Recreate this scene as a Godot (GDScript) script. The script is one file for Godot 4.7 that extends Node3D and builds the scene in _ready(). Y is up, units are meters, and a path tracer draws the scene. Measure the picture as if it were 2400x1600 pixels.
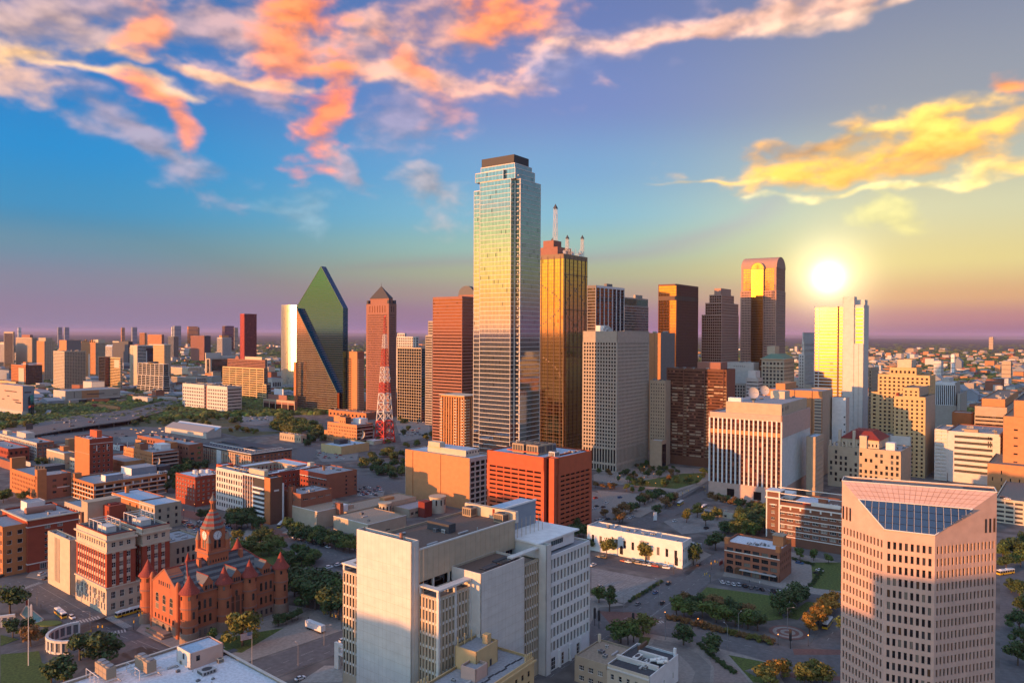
extends Node3D
# Dusk view over a downtown from a high deck. Metres, y up, the camera looks along -z.

var M := {}
var taken := {}
var rng := RandomNumberGenerator.new()
var meshes := {}
var b: Bd
var w := 0.0
var d := 0.0
var h := 0.0

const CAM_HEIGHT := 140.0

class Mb:
	var v := PackedVector3Array()
	var n := PackedVector3Array()
	var c := PackedColorArray()
	var ix := PackedInt32Array()
	var col := Color(1, 1, 1)
	var cut := PackedInt32Array()
	func piece() -> void: cut.append(ix.size())
	func quad(a: Vector3, b: Vector3, e: Vector3, d: Vector3) -> void:
		var nn := (e - a).cross(b - a).normalized()
		var k := v.size()
		v.append(a); v.append(b); v.append(e); v.append(d)
		n.append(nn); n.append(nn); n.append(nn); n.append(nn)
		c.append(col); c.append(col); c.append(col); c.append(col)
		ix.append(k); ix.append(k + 1); ix.append(k + 2); ix.append(k); ix.append(k + 2); ix.append(k + 3)
	func tri(a: Vector3, b: Vector3, e: Vector3) -> void:
		var nn := (e - a).cross(b - a).normalized()
		var k := v.size()
		v.append(a); v.append(b); v.append(e)
		n.append(nn); n.append(nn); n.append(nn)
		c.append(col); c.append(col); c.append(col)
		ix.append(k); ix.append(k + 1); ix.append(k + 2)
	func vert(p: Vector3, nn: Vector3) -> int:
		v.append(p); n.append(nn); c.append(col)
		return v.size() - 1
	func ob(o: Vector3, u: Vector3, s0: float, s1: float, y0: float, y1: float, t0: float, t1: float, back := false) -> void:
		piece()
		var w := Vector3(-u.z, 0, u.x)
		var up := Vector3.UP
		var a := o + u * s0 + up * y0 + w * t1
		var b := o + u * s0 + up * y1 + w * t1
		var e := o + u * s1 + up * y1 + w * t1
		var d := o + u * s1 + up * y0 + w * t1
		var k := w * (t0 - t1)
		quad(a, b, e, d)
		quad(a + k, b + k, b, a)
		quad(d, e, e + k, d + k)
		quad(b, b + k, e + k, e)
		quad(a + k, a, d, d + k)
		if back: quad(d + k, e + k, b + k, a + k)
	func lf(d: float, s0: float, s1: float, y0: float, y1: float, t0: float, t1: float, back := false) -> void:
		ob(Vector3(0, 0, -d), Vector3.BACK, s0, s1, y0, y1, t0, t1, back)
	func rt(s0: float, s1: float, y0: float, y1: float, t0: float, t1: float, back := false) -> void:
		ob(Vector3.ZERO, Vector3.RIGHT, s0, s1, y0, y1, t0, t1, back)
	func box(x0: float, x1: float, y0: float, y1: float, z0: float, z1: float) -> void:
		ob(Vector3(x0, 0, z1), Vector3.RIGHT, 0, x1 - x0, y0, y1, z0 - z1, 0, true)
	func prism(p: PackedVector2Array, y0: float, y1: float, bottom := false) -> void:
		piece()
		var m := p.size()
		for i in m:
			var a := p[i]; var b := p[(i + 1) % m]
			quad(Vector3(a.x, y0, a.y), Vector3(a.x, y1, a.y), Vector3(b.x, y1, b.y), Vector3(b.x, y0, b.y))
		sheet(p, y1)
		if bottom: sheet(p, y0, true)
	func sheet(p: PackedVector2Array, y: float, down := false) -> void:
		var t := Geometry2D.triangulate_polygon(p)
		var k := v.size()
		for q in p: vert(Vector3(q.x, y, q.y), Vector3.DOWN if down else Vector3.UP)
		for i in range(0, t.size(), 3):
			var a := p[t[i]]; var b := p[t[i + 1]]; var e := p[t[i + 2]]
			var turn := (b - a).cross(e - a) > 0
			if turn == down:
				ix.append(k + t[i]); ix.append(k + t[i + 2]); ix.append(k + t[i + 1])
			else:
				ix.append(k + t[i]); ix.append(k + t[i + 1]); ix.append(k + t[i + 2])
	func slab(p: PackedVector2Array, x0: float, x1: float) -> void:
		var m := p.size()
		for i in m:
			var a := p[i]; var b := p[(i + 1) % m]
			quad(Vector3(x0, a.y, a.x), Vector3(x0, b.y, b.x), Vector3(x1, b.y, b.x), Vector3(x1, a.y, a.x))
		var t := Geometry2D.triangulate_polygon(p)
		for i in range(0, t.size(), 3):
			var a := p[t[i]]; var b := p[t[i + 1]]; var e := p[t[i + 2]]
			if (b - a).cross(e - a) < 0:
				var q := b; b = e; e = q
			tri(Vector3(x0, a.y, a.x), Vector3(x0, e.y, e.x), Vector3(x0, b.y, b.x))
			tri(Vector3(x1, a.y, a.x), Vector3(x1, b.y, b.x), Vector3(x1, e.y, e.x))
	func tube(a: Vector3, b: Vector3, r0: float, r1: float, sides := 8, caps := true) -> void:
		piece()
		var d := (b - a).normalized()
		var x := d.cross(Vector3.RIGHT if absf(d.x) < 0.8 else Vector3.UP).normalized()
		var y := d.cross(x)
		var k := v.size()
		for i in sides + 1:
			var f := TAU * i / sides
			var w := x * cos(f) + y * sin(f)
			vert(a + w * r0, w); vert(b + w * r1, w)
		for i in sides:
			var q := k + i * 2
			ix.append(q); ix.append(q + 1); ix.append(q + 3); ix.append(q); ix.append(q + 3); ix.append(q + 2)
		if caps:
			for e in 2:
				var o := b if e else a
				var r := r1 if e else r0
				if r < 0.001: continue
				for i in sides:
					var f := TAU * i / sides; var g := TAU * (i + 1) / sides
					tri(o, o + (x * cos(f) + y * sin(f)) * r, o + (x * cos(g) + y * sin(g)) * r)
	func lathe(o: Vector3, p: PackedVector2Array, sides := 16, turn := 0.0) -> void:
		if cut.is_empty() or p[0].y < 0.01: piece()
		for j in p.size() - 1:
			for i in sides:
				var f := TAU * i / sides + turn; var g := TAU * (i + 1) / sides + turn
				var a := Vector3(cos(f), 0, sin(f)); var b := Vector3(cos(g), 0, sin(g))
				var p0 := o + a * p[j].x + Vector3.UP * p[j].y; var p1 := o + a * p[j + 1].x + Vector3.UP * p[j + 1].y
				var p2 := o + b * p[j + 1].x + Vector3.UP * p[j + 1].y; var p3 := o + b * p[j].x + Vector3.UP * p[j].y
				if p[j].x < 0.001: tri(p0, p2, p1)
				elif p[j + 1].x < 0.001: tri(p3, p1, p0)
				else: quad(p3, p2, p1, p0)
	func slice(from: int, to: int) -> ArrayMesh:
		var lo := 1 << 30; var hi := 0
		for i in range(from, to):
			lo = mini(lo, ix[i]); hi = maxi(hi, ix[i])
		var a := []
		a.resize(Mesh.ARRAY_MAX)
		a[Mesh.ARRAY_VERTEX] = v.slice(lo, hi + 1); a[Mesh.ARRAY_NORMAL] = n.slice(lo, hi + 1); a[Mesh.ARRAY_COLOR] = c.slice(lo, hi + 1)
		var q := PackedInt32Array()
		for i in range(from, to): q.append(ix[i] - lo)
		a[Mesh.ARRAY_INDEX] = q
		var m := ArrayMesh.new()
		m.add_surface_from_arrays(Mesh.PRIMITIVE_TRIANGLES, a)
		return m
	func mesh() -> ArrayMesh:
		var a := []
		a.resize(Mesh.ARRAY_MAX)
		a[Mesh.ARRAY_VERTEX] = v; a[Mesh.ARRAY_NORMAL] = n; a[Mesh.ARRAY_COLOR] = c; a[Mesh.ARRAY_INDEX] = ix
		var m := ArrayMesh.new()
		if ix.size(): m.add_surface_from_arrays(Mesh.PRIMITIVE_TRIANGLES, a)
		return m

class Bd:
	var root: Node3D
	var parts := {}
	var order := []
	var single := 0
	func p(called: String, mat: String) -> Mb:
		var k := called + "|" + mat
		if not parts.has(k):
			parts[k] = Mb.new(); order.append(k)
		return parts[k]

func numbered(called: String) -> String:
	var k: int = taken.get(called, 0)
	taken[called] = k + 1
	return called if k == 0 else "%s_%03d" % [called, k]

func tag(o: Node, label: String, category: String, group := "", kind := "") -> void:
	if label: o.set_meta("label", label)
	if category: o.set_meta("category", category)
	if group: o.set_meta("group", group)
	if kind: o.set_meta("kind", kind)

func thing(called: String, label: String, category: String, x: float, z: float, turn := 0.0, group := "") -> Node3D:
	var o := Node3D.new()
	o.name = numbered(called)
	add_child(o)
	o.position = Vector3(x, 0, z)
	o.rotation.y = turn
	tag(o, label, category, group)
	return o

func put(called: String, mesh: Mesh, mat: String, parent: Node = self) -> MeshInstance3D:
	var o := MeshInstance3D.new()
	o.name = numbered(called) if parent == self else called
	o.mesh = mesh
	if mat: o.material_override = M[mat]
	parent.add_child(o, true)
	return o

# a building: x, z of its near corner on the ground, turned so that its right face runs along local x and its left face along -z
func bld(called: String, label: String, x: float, z: float, turn: float, category := "building", ww := 0.0, dd := 0.0, hh := 0.0) -> void:
	bld2(called, label, x, z, turn, category, "", ww, dd, hh)

func bld2(called: String, label: String, x: float, z: float, turn: float, category: String, group: String, ww := 0.0, dd := 0.0, hh := 0.0) -> void:
	finish()
	w = ww; d = dd; h = hh
	b = Bd.new()
	b.root = thing(called, label, category, x, z, turn, group)

const JOINED := ["wall", "inner_wall", "roof", "window_panes", "spandrel", "mullion", "stone_joint", "floor_line", "red_section", "white_section", "spire_frame", "hour_mark", "arch"]

func finish() -> void:
	if b == null: return
	var far := b.root.position.z < -1000.0
	for k in b.order:
		var q: PackedStringArray = k.split("|")
		var mb: Mb = b.parts[k]
		if mb.ix.is_empty(): continue
		var n := mb.cut.size()
		if n > 1 and n <= 70 and not far and not q[0] in JOINED and mb.cut[0] == 0:
			for i in n: put(q[0], mb.slice(mb.cut[i], mb.cut[i + 1] if i + 1 < n else mb.ix.size()), q[1], b.root)
			continue
		var o := put(q[0], mb.mesh(), q[1], b.root)
		if q[0] == "window_panes" or n > 1 and not q[0] in ["wall", "inner_wall", "roof"]: o.set_meta("kind", "stuff")
	b = null

func P(called: String, mat_name: String) -> Mb: return b.p(called, mat_name)
func V3(x: float, y: float, z: float) -> Vector3: return Vector3(x, y, z)
func V2(x: float, y: float) -> Vector2: return Vector2(x, y)
func PV(a := []) -> PackedVector2Array: return PackedVector2Array(a)
func whole(right: Dictionary, left := {}, roof := "roof_grey", par := 0.9) -> void: tier(0, w, -d, 0, 0, h, right, left, roof, par)

# style: plain, grid (piers and bands flush), ribbon (bands of glass), fin (uprights in front), open (parking decks), curtain (glass with thin bars)
func fs(wall: String, style := "plain", bay := 3.0, fl := 3.6, ww := 0.5, wh := 0.5, more := {}) -> Dictionary:
	var d := {"wall": wall, "style": style, "bay": bay, "fl": fl, "ww": ww, "wh": wh, "dep": 0.35, "base": 0.0, "top": 1.6, "edge": 0.6, "own": 0, "glass": "pane", "sill": 0.5, "band": wall, "frame": "white_trim", "mx": 1, "my": 1, "skip": 0.0}
	d.merge(more, true)
	return d

func pl(wall: String, dep := 0.35) -> Dictionary:
	return fs(wall, "plain", 3, 3.6, 0.5, 0.5, {"dep": dep})

func window_mesh(w: float, h: float, frame: String, mx: int, my: int, arch := false) -> ArrayMesh:
	var key := "%.2f %.2f %s %d %d %s" % [w, h, frame, mx, my, arch]
	if meshes.has(key): return meshes[key]
	var g := Mb.new(); var f := Mb.new()
	var o := Vector3(-w / 2, 0, 0)
	var b := clampf(minf(w, h) * 0.08, 0.05, 0.14)
	if arch:
		var p := PackedVector2Array()
		var r := w / 2
		for i in 11: p.append(Vector2(-cos(PI * i / 10.0) * r, h / 2 - r + sin(PI * i / 10.0) * r))
		var lo := -h / 2
		for i in 10:
			g.quad(Vector3(p[i].x, lo, 0.01), Vector3(p[i].x, p[i].y, 0.01), Vector3(p[i + 1].x, p[i + 1].y, 0.01), Vector3(p[i + 1].x, lo, 0.01))
			var q0 := p[i] * 1.0; var q1 := p[i + 1] * 1.0
			var c := Vector2(0, h / 2 - r)
			var i0 := c + (q0 - c) * (1.0 - b / r); var i1 := c + (q1 - c) * (1.0 - b / r)
			f.quad(Vector3(i0.x, i0.y, 0.06), Vector3(q0.x, q0.y, 0.06), Vector3(q1.x, q1.y, 0.06), Vector3(i1.x, i1.y, 0.06))
		f.ob(o, Vector3.RIGHT, 0, b, -h / 2, h / 2 - r, 0, 0.06)
		f.ob(o, Vector3.RIGHT, w - b, w, -h / 2, h / 2 - r, 0, 0.06)
		f.ob(o, Vector3.RIGHT, 0, w, -h / 2, -h / 2 + b, 0, 0.08)
		f.ob(o, Vector3.RIGHT, w / 2 - b / 2, w / 2 + b / 2, -h / 2, h / 2 - b, 0, 0.05)
		f.ob(o, Vector3.RIGHT, b, w - b, 0.0, b, 0, 0.05)
	else:
		g.quad(Vector3(-w / 2, -h / 2, 0.01), Vector3(-w / 2, h / 2, 0.01), Vector3(w / 2, h / 2, 0.01), Vector3(w / 2, -h / 2, 0.01))
		f.ob(o, Vector3.RIGHT, 0, b, -h / 2, h / 2, 0, 0.06)
		f.ob(o, Vector3.RIGHT, w - b, w, -h / 2, h / 2, 0, 0.06)
		f.ob(o, Vector3.RIGHT, b, w - b, h / 2 - b, h / 2, 0, 0.06)
		f.ob(o, Vector3.RIGHT, -b * 0.4, w + b * 0.4, -h / 2, -h / 2 + b, 0, 0.12)
		for i in range(1, mx): f.ob(o, Vector3.RIGHT, w * i / mx - b * 0.4, w * i / mx + b * 0.4, -h / 2 + b, h / 2 - b, 0, 0.05)
		for i in range(1, my): f.ob(o, Vector3.RIGHT, b, w - b, -h / 2 + h * i / my - b * 0.4, -h / 2 + h * i / my + b * 0.4, 0, 0.045)
	var m := g.mesh()
	var a := []
	a.resize(Mesh.ARRAY_MAX)
	a[Mesh.ARRAY_VERTEX] = f.v; a[Mesh.ARRAY_NORMAL] = f.n; a[Mesh.ARRAY_COLOR] = f.c; a[Mesh.ARRAY_INDEX] = f.ix
	m.add_surface_from_arrays(Mesh.PRIMITIVE_TRIANGLES, a)
	m.surface_set_material(1, M[frame])
	meshes[key] = m
	return m

func window(centre: Vector3, u: Vector3, w: float, h: float, frame := "white_trim", mx := 1, my := 1, arch := false) -> void:
	var o := MeshInstance3D.new()
	o.name = "window"
	o.mesh = window_mesh(w, h, frame, mx, my, arch)
	var q := rng.randf()
	o.set_surface_override_material(0, M["pane_dark" if q < 0.55 else "pane_mid" if q < 0.8 else "pane_blind" if q < 0.95 else "pane_warm"])
	o.transform = Transform3D(Basis(u, Vector3.UP, Vector3(-u.z, 0, u.x)), centre)
	b.root.add_child(o, true)
	b.single += 1

func pane_tone(tint: Color) -> Color:
	var q := rng.randf()
	var k := rng.randf_range(0.5, 1.3)
	if q > 0.93: k = rng.randf_range(2.5, 5.0)
	elif q > 0.82: k = rng.randf_range(1.4, 2.4)
	return Color(tint.r * k, tint.g * k, tint.b * k)

func facade(o: Vector3, u: Vector3, length: float, y0: float, y1: float, s: Dictionary) -> void:
	var wl := P("wall", s.wall)
	var dp: float = s.dep
	var style: String = s.style
	if style == "plain" or length < 1.0:
		wl.ob(o, u, 0, length, y0, y1, -dp, 0)
		return
	var bd := wl if s.band == s.wall else P("spandrel", s.band)
	var w := Vector3(-u.z, 0, u.x)
	var e: float = s.edge
	var lo: float = y0 + s.base
	var hi: float = y1 - s.top
	var nb := maxi(1, roundi((length - 2 * e) / s.bay))
	var nf := maxi(1, roundi((hi - lo) / s.fl))
	var cw := (length - 2 * e) / nb
	var ch := (hi - lo) / nf
	var pw: float = cw * (1.0 - s.ww)
	var bh: float = ch * (1.0 - s.wh)
	var low: float = bh * s.sill
	var piers: bool = style in ["grid", "fin"]
	var bt := -0.03 if style != "fin" else -dp + 0.12
	if s.base > 0.01: wl.ob(o, u, 0, length, y0, lo, -dp, 0.0)
	wl.ob(o, u, 0, length, hi, y1, -dp, 0.0)
	var out := 0.003
	if e > 0.01:
		wl.ob(o, u, 0, e, lo, hi, -dp, out)
		wl.ob(o, u, length - e, length, lo, hi, -dp, out)
	if piers:
		for i in nb + 1:
			var c := e + cw * i
			wl.ob(o, u, maxf(e, c - pw / 2), minf(length - e, c + pw / 2), lo, hi, -dp, 0.0)
	for j in nf + 1:
		var c := lo + ch * j
		var a0 := maxf(lo, c - (bh - low)); var a1 := minf(hi, c + low)
		if a1 - a0 > 0.01: bd.ob(o, u, e, length - e, a0, a1, -dp, bt)
	if style == "open":
		var cols := P("column", s.wall)
		for i in range(1, nb): cols.ob(o, u, e + cw * i - pw / 2, e + cw * i + pw / 2, lo, hi, -dp, -0.05)
		return
	var bars: float = s.get("bar", 0.0)
	if bars > 0.0:
		var mb := P("mullion", s.frame)
		for i in range(1, nb): mb.ob(o, u, e + cw * i - bars / 2, e + cw * i + bars / 2, lo, hi, -dp, s.get("bar_out", -dp + 0.15))
	if s.glass == "": return
	var pn := P("window_panes", s.glass)
	var tint: Color = s.get("tint", Color(0.02, 0.016, 0.016))
	var mirror: bool = (s.glass as String).begins_with("mirror")
	var ww := cw - pw if piers else cw * 0.995
	for j in nf:
		var c0 := lo + ch * j + low; var c1 := lo + ch * (j + 1) - (bh - low)
		for i in nb:
			var mid := e + cw * (i + 0.5)
			if s.skip > 0.0 and rng.randf() < s.skip:
				wl.ob(o, u, mid - ww / 2, mid + ww / 2, c0, c1, -dp, -0.02)
				continue
			if s.own and b.single < 300:
				window(o + u * mid + Vector3.UP * (c0 + c1) / 2 + w * (-dp + 0.04), u, ww, c1 - c0, s.frame, s.mx, s.my)
				continue
			pn.col = tint * rng.randf_range(0.9, 1.06) * (0.6 if rng.randf() < 0.02 else 1.0) if mirror else pane_tone(tint)
			var p := o + w * (-dp + 0.04)
			var s0 := u * (mid - ww / 2); var s1 := u * (mid + ww / 2)
			pn.quad(p + s0 + Vector3.UP * c0, p + s0 + Vector3.UP * c1, p + s1 + Vector3.UP * c1, p + s1 + Vector3.UP * c0)

func inset(p: PackedVector2Array, r: float) -> PackedVector2Array:
	var q := PackedVector2Array()
	var m := p.size()
	for i in m:
		var a := p[(i + m - 1) % m]; var b := p[i]; var e := p[(i + 1) % m]
		var u := (b - a).normalized(); var w := (e - b).normalized()
		var nu := Vector2(-u.y, u.x); var nw := Vector2(-w.y, w.x)
		var k := nu + nw
		q.append(b - k * (r / maxf(0.2, 1.0 + nu.dot(nw))))
	return q

func block(p: PackedVector2Array, y0: float, y1: float, specs: Array, roof := "roof_grey", par := 0.9, core := "") -> void:
	var m := p.size()
	var dp: float = specs[0].dep
	P("inner_wall", core if core else specs[0].get("core", specs[0].wall)).prism(inset(p, dp - 0.005), y0, y1 - par - 0.05)
	for i in m:
		var a := p[i]; var e := p[(i + 1) % m]
		var s: Dictionary = specs[i] if i < specs.size() else fs(specs[0].wall, "plain")
		if s.dep != dp: s = s.merged({"dep": dp}, true)
		facade(Vector3(a.x, 0, a.y), Vector3(e.x - a.x, 0, e.y - a.y).normalized(), a.distance_to(e), y0, y1, s)
	if roof: P("roof", roof).prism(inset(p, dp - 0.004), y1 - par - 0.04, y1 - par)

func rect(x0: float, x1: float, z0: float, z1: float) -> PackedVector2Array:
	return PackedVector2Array([Vector2(x0, z1), Vector2(x1, z1), Vector2(x1, z0), Vector2(x0, z0)])

func tier(x0: float, x1: float, z0: float, z1: float, y0: float, y1: float, right: Dictionary, left := {}, roof := "roof_grey", par := 0.9) -> void:
	var plain := fs(right.wall, "plain", 3, 3.6, 0.5, 0.5, {"dep": right.dep})
	block(rect(x0, x1, z0, z1), y0, y1, [right, plain, plain, left if left else right], roof, par)

func ac_unit(x: float, y: float, z: float, w: float, h: float, d: float, mat_name := "metal_grey") -> void:
	if not meshes.has("air_handler"):
		var p := Mb.new(); p.box(-0.5, 0.5, 0.06, 0.94, -0.5, 0.5)
		var f := Mb.new()
		f.tube(Vector3(0, 0.94, 0), Vector3(0, 1.0, 0), 0.36, 0.36, 10)
		f.box(-0.44, 0.44, 0, 0.06, -0.44, 0.44)
		for i in 4: f.ob(Vector3(-0.5, 0, 0.5), Vector3.RIGHT, 0.08 + i * 0.22, 0.24 + i * 0.22, 0.2, 0.8, 0, 0.012)
		for i in 4: f.ob(Vector3(-0.5, 0, -0.5), Vector3.BACK, 0.08 + i * 0.22, 0.24 + i * 0.22, 0.2, 0.8, 0, 0.012)
		var m := p.mesh()
		var a := []
		a.resize(Mesh.ARRAY_MAX)
		a[Mesh.ARRAY_VERTEX] = f.v; a[Mesh.ARRAY_NORMAL] = f.n; a[Mesh.ARRAY_COLOR] = f.c; a[Mesh.ARRAY_INDEX] = f.ix
		m.add_surface_from_arrays(Mesh.PRIMITIVE_TRIANGLES, a)
		m.surface_set_material(1, M["dark_metal"])
		meshes["air_handler"] = m
	var o := MeshInstance3D.new()
	o.name = "air_handler"
	o.mesh = meshes["air_handler"]
	o.set_surface_override_material(0, M[mat_name])
	b.root.add_child(o, true)
	o.position = Vector3(x, y, z)
	o.scale = Vector3(w, h, d)

func clutter(x0: float, x1: float, z0: float, z1: float, y: float, many: int, size := 2.0) -> void:
	for i in many:
		var x := rng.randf_range(x0 + 1, x1 - 1); var z := rng.randf_range(z0 + 1, z1 - 1)
		var q := rng.randf()
		if q < 0.55:
			ac_unit(x, y, z, size * rng.randf_range(0.6, 1.4), size * rng.randf_range(0.5, 0.9), size * rng.randf_range(0.6, 1.4), ["metal_grey", "white_trim", "metal_pale"][i % 3])
		elif q < 0.8:
			P("vent_pipe", "metal_pale").tube(Vector3(x, y, z), Vector3(x, y + size * 0.6, z), 0.2, 0.2, 7)
		else:
			P("duct", "metal_pale").box(x - size * 1.5, x + size * 1.5, y + 0.2, y + 0.7, z - 0.4, z + 0.4)

func at(o: Vector3, called: String, mb: Mb, mat: String, label: String, category: String, group := "") -> MeshInstance3D:
	var r := put(called, mb.mesh(), mat)
	r.position = o
	tag(r, label, category, group)
	return r

func lin(r: float, g: float, b: float) -> Color:
	return Color(r, g, b).linear_to_srgb()

func noise_tex(freq: float, lo: float, hi: float, sd: int, octaves := 4) -> NoiseTexture2D:
	var f := FastNoiseLite.new()
	f.noise_type = FastNoiseLite.TYPE_SIMPLEX_SMOOTH
	f.frequency = freq
	f.seed = sd
	f.fractal_octaves = octaves
	var t := NoiseTexture2D.new()
	t.width = 512; t.height = 512; t.seamless = true; t.noise = f
	var g := Gradient.new()
	g.set_color(0, Color(lo, lo, lo)); g.set_color(1, Color(hi, hi, hi))
	t.color_ramp = g
	return t

func mat(called: String, c: Color, rough := 0.85, tex: Texture2D = null, scale := 0.05, metal := 0.0) -> StandardMaterial3D:
	var m := StandardMaterial3D.new()
	m.resource_name = called
	m.albedo_color = c
	m.roughness = rough
	m.metallic = metal
	if tex:
		m.albedo_texture = tex
		m.uv1_triplanar = true
		m.uv1_world_triplanar = true
		m.uv1_scale = Vector3(scale, scale, scale)
	M[called] = m
	return m

func make_materials() -> void:
	var stain := noise_tex(0.02, 0.9, 1.0, 3, 6)
	var grime := noise_tex(0.035, 0.82, 1.0, 8, 6)
	var blotch := noise_tex(0.03, 0.55, 1.0, 12, 5)
	var walls := {
		"white_stone": [0.62, 0.59, 0.54], "white_paint": [0.72, 0.71, 0.69], "cream": [0.56, 0.47, 0.35], "tan": [0.43, 0.34, 0.24], "sand": [0.47, 0.38, 0.27],
		"concrete": [0.4, 0.345, 0.28], "pale_concrete": [0.5, 0.46, 0.41], "dark_concrete": [0.2, 0.18, 0.165], "red_brick": [0.32, 0.062, 0.03], "bright_red": [0.5, 0.105, 0.04],
		"orange_brick": [0.47, 0.18, 0.065], "orange_tan": [0.5, 0.235, 0.1], "brown_brick": [0.17, 0.075, 0.045], "mid_brick": [0.3, 0.115, 0.065], "pink_granite": [0.54, 0.37, 0.3], "rose_granite": [0.3, 0.14, 0.1],
		"tan_granite": [0.44, 0.25, 0.18], "brown_granite": [0.2, 0.085, 0.055], "sandstone": [0.42, 0.13, 0.06], "rough_stone": [0.27, 0.18, 0.13], "yellow_stone": [0.56, 0.4, 0.2], "terracotta": [0.5, 0.1, 0.07],
		"blue_grey": [0.24, 0.27, 0.31], "spandrel_grey": [0.1, 0.1, 0.105], "spandrel_tan": [0.26, 0.18, 0.11], "white_band": [0.68, 0.65, 0.6], "brown_panel": [0.15, 0.065, 0.035],
	}
	for k in walls:
		var q: Array = walls[k]
		mat(k, lin(q[0] * 1.12, q[1] * 1.12, q[2] * 1.12), 0.88, stain, 0.021)
	var roofs := {"roof_grey": [0.3, 0.31, 0.33], "roof_white": [0.6, 0.62, 0.66], "roof_blue": [0.36, 0.47, 0.58], "roof_gravel": [0.21, 0.17, 0.14], "roof_tan": [0.33, 0.26, 0.19], "roof_dark": [0.06, 0.062, 0.07], "roof_brown": [0.15, 0.095, 0.07]}
	for k in roofs:
		var q: Array = roofs[k]
		mat(k, lin(q[0] * 1.2, q[1] * 1.2, q[2] * 1.2), 0.9, grime, 0.037)
	for q in [["asphalt", 0.12, 0.116, 0.118, 0.016], ["dark_asphalt", 0.085, 0.083, 0.088, 0.019], ["lot_paving", 0.22, 0.21, 0.2, 0.014], ["pale_paving", 0.33, 0.3, 0.27, 0.023], ["pavement", 0.26, 0.235, 0.21, 0.027], ["brick_paving", 0.17, 0.085, 0.07, 0.031], ["plaza", 0.24, 0.19, 0.17, 0.029], ["deck_concrete", 0.19, 0.175, 0.16, 0.02]]:
		mat(q[0], lin(q[1] * 1.15, q[2] * 1.15, q[3] * 1.15), 0.92, grime, q[4])
	mat("lawn", lin(0.12, 0.17, 0.03), 0.95, blotch, 0.045)
	mat("dry_grass", lin(0.17, 0.15, 0.06), 0.95, blotch, 0.04)
	mat("soil", lin(0.16, 0.12, 0.085), 0.95, blotch, 0.04)
	mat("terrain", lin(0.075, 0.085, 0.06), 0.97, noise_tex(0.03, 0.45, 1.0, 40, 6), 0.0016)
	mat("city_ground", lin(0.19, 0.175, 0.165), 0.95, noise_tex(0.02, 0.6, 1.0, 44, 6), 0.006)
	mat("paint_white", lin(0.62, 0.62, 0.6), 0.8, blotch, 0.3)
	mat("paint_yellow", lin(0.55, 0.36, 0.06), 0.8, blotch, 0.3)
	mat("white_trim", lin(0.68, 0.66, 0.62), 0.7)
	mat("brown_trim", lin(0.12, 0.07, 0.045), 0.7)
	mat("dark_trim", lin(0.035, 0.035, 0.04), 0.6)
	mat("metal_grey", lin(0.3, 0.3, 0.31), 0.6, grime, 0.2)
	mat("metal_pale", lin(0.52, 0.51, 0.5), 0.55, grime, 0.2)
	mat("metal_tan", lin(0.42, 0.32, 0.22), 0.6, grime, 0.2)
	mat("dark_metal", lin(0.05, 0.05, 0.055), 0.6)
	mat("copper_green", lin(0.14, 0.22, 0.15), 0.8, stain, 0.06)
	mat("tile_red", lin(0.34, 0.045, 0.03), 0.8, blotch, 0.2)
	mat("slate_grey", lin(0.24, 0.24, 0.24), 0.75, blotch, 0.15)
	mat("slate_dark", lin(0.085, 0.085, 0.1), 0.7, blotch, 0.15)
	mat("slate_red", lin(0.42, 0.07, 0.045), 0.8, blotch, 0.15)
	mat("lattice_red", lin(0.5, 0.045, 0.035), 0.6)
	mat("lattice_white", lin(0.66, 0.63, 0.6), 0.6)
	mat("trunk", lin(0.1, 0.07, 0.05), 0.95)
	mat("tyre", lin(0.02, 0.02, 0.02), 0.9)
	mat("car_glass", lin(0.015, 0.018, 0.022), 0.08)
	mat("water", lin(0.12, 0.3, 0.32), 0.06)
	for q in [["pane_dark", 0.012, 0.012, 0.015], ["pane_mid", 0.045, 0.045, 0.05], ["pane_blind", 0.2, 0.18, 0.15], ["pane_warm", 0.12, 0.06, 0.03]]:
		mat(q[0], lin(q[1], q[2], q[3]), 0.07)
	var wave := FastNoiseLite.new()
	wave.seed = 5; wave.frequency = 0.03; wave.fractal_octaves = 3
	var ripple := NoiseTexture2D.new()
	ripple.width = 512; ripple.height = 512; ripple.seamless = true; ripple.noise = wave; ripple.as_normal_map = true; ripple.bump_strength = 6.0
	var p := mat("pane", Color.WHITE, 0.07)
	p.vertex_color_use_as_albedo = true
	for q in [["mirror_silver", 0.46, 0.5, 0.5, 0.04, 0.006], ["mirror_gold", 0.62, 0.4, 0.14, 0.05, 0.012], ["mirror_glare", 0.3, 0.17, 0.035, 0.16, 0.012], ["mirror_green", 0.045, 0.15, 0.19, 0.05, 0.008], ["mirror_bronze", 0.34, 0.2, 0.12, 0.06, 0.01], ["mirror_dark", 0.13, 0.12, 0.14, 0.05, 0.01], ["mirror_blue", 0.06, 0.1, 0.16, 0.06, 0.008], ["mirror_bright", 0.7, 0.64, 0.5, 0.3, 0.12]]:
		var m := mat(q[0], lin(q[1], q[2], q[3]), q[4], null, 0.05, 1.0)
		m.vertex_color_use_as_albedo = true
		m.normal_enabled = true
		m.normal_texture = ripple
		m.normal_scale = q[5]
		m.uv1_triplanar = true
		m.uv1_world_triplanar = true
		m.uv1_scale = Vector3(0.05, 0.05, 0.05)
	for q in [["lamp_glow", 1.0, 0.62, 0.28, 2.5], ["lamp_white", 1.0, 0.9, 0.7, 2.5], ["tail_red", 1.0, 0.1, 0.05, 1.5]]:
		var m := mat(q[0], Color(q[1], q[2], q[3]), 0.5)
		m.emission_enabled = true
		m.emission = Color(q[1], q[2], q[3])
		m.emission_energy_multiplier = q[4]
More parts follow.
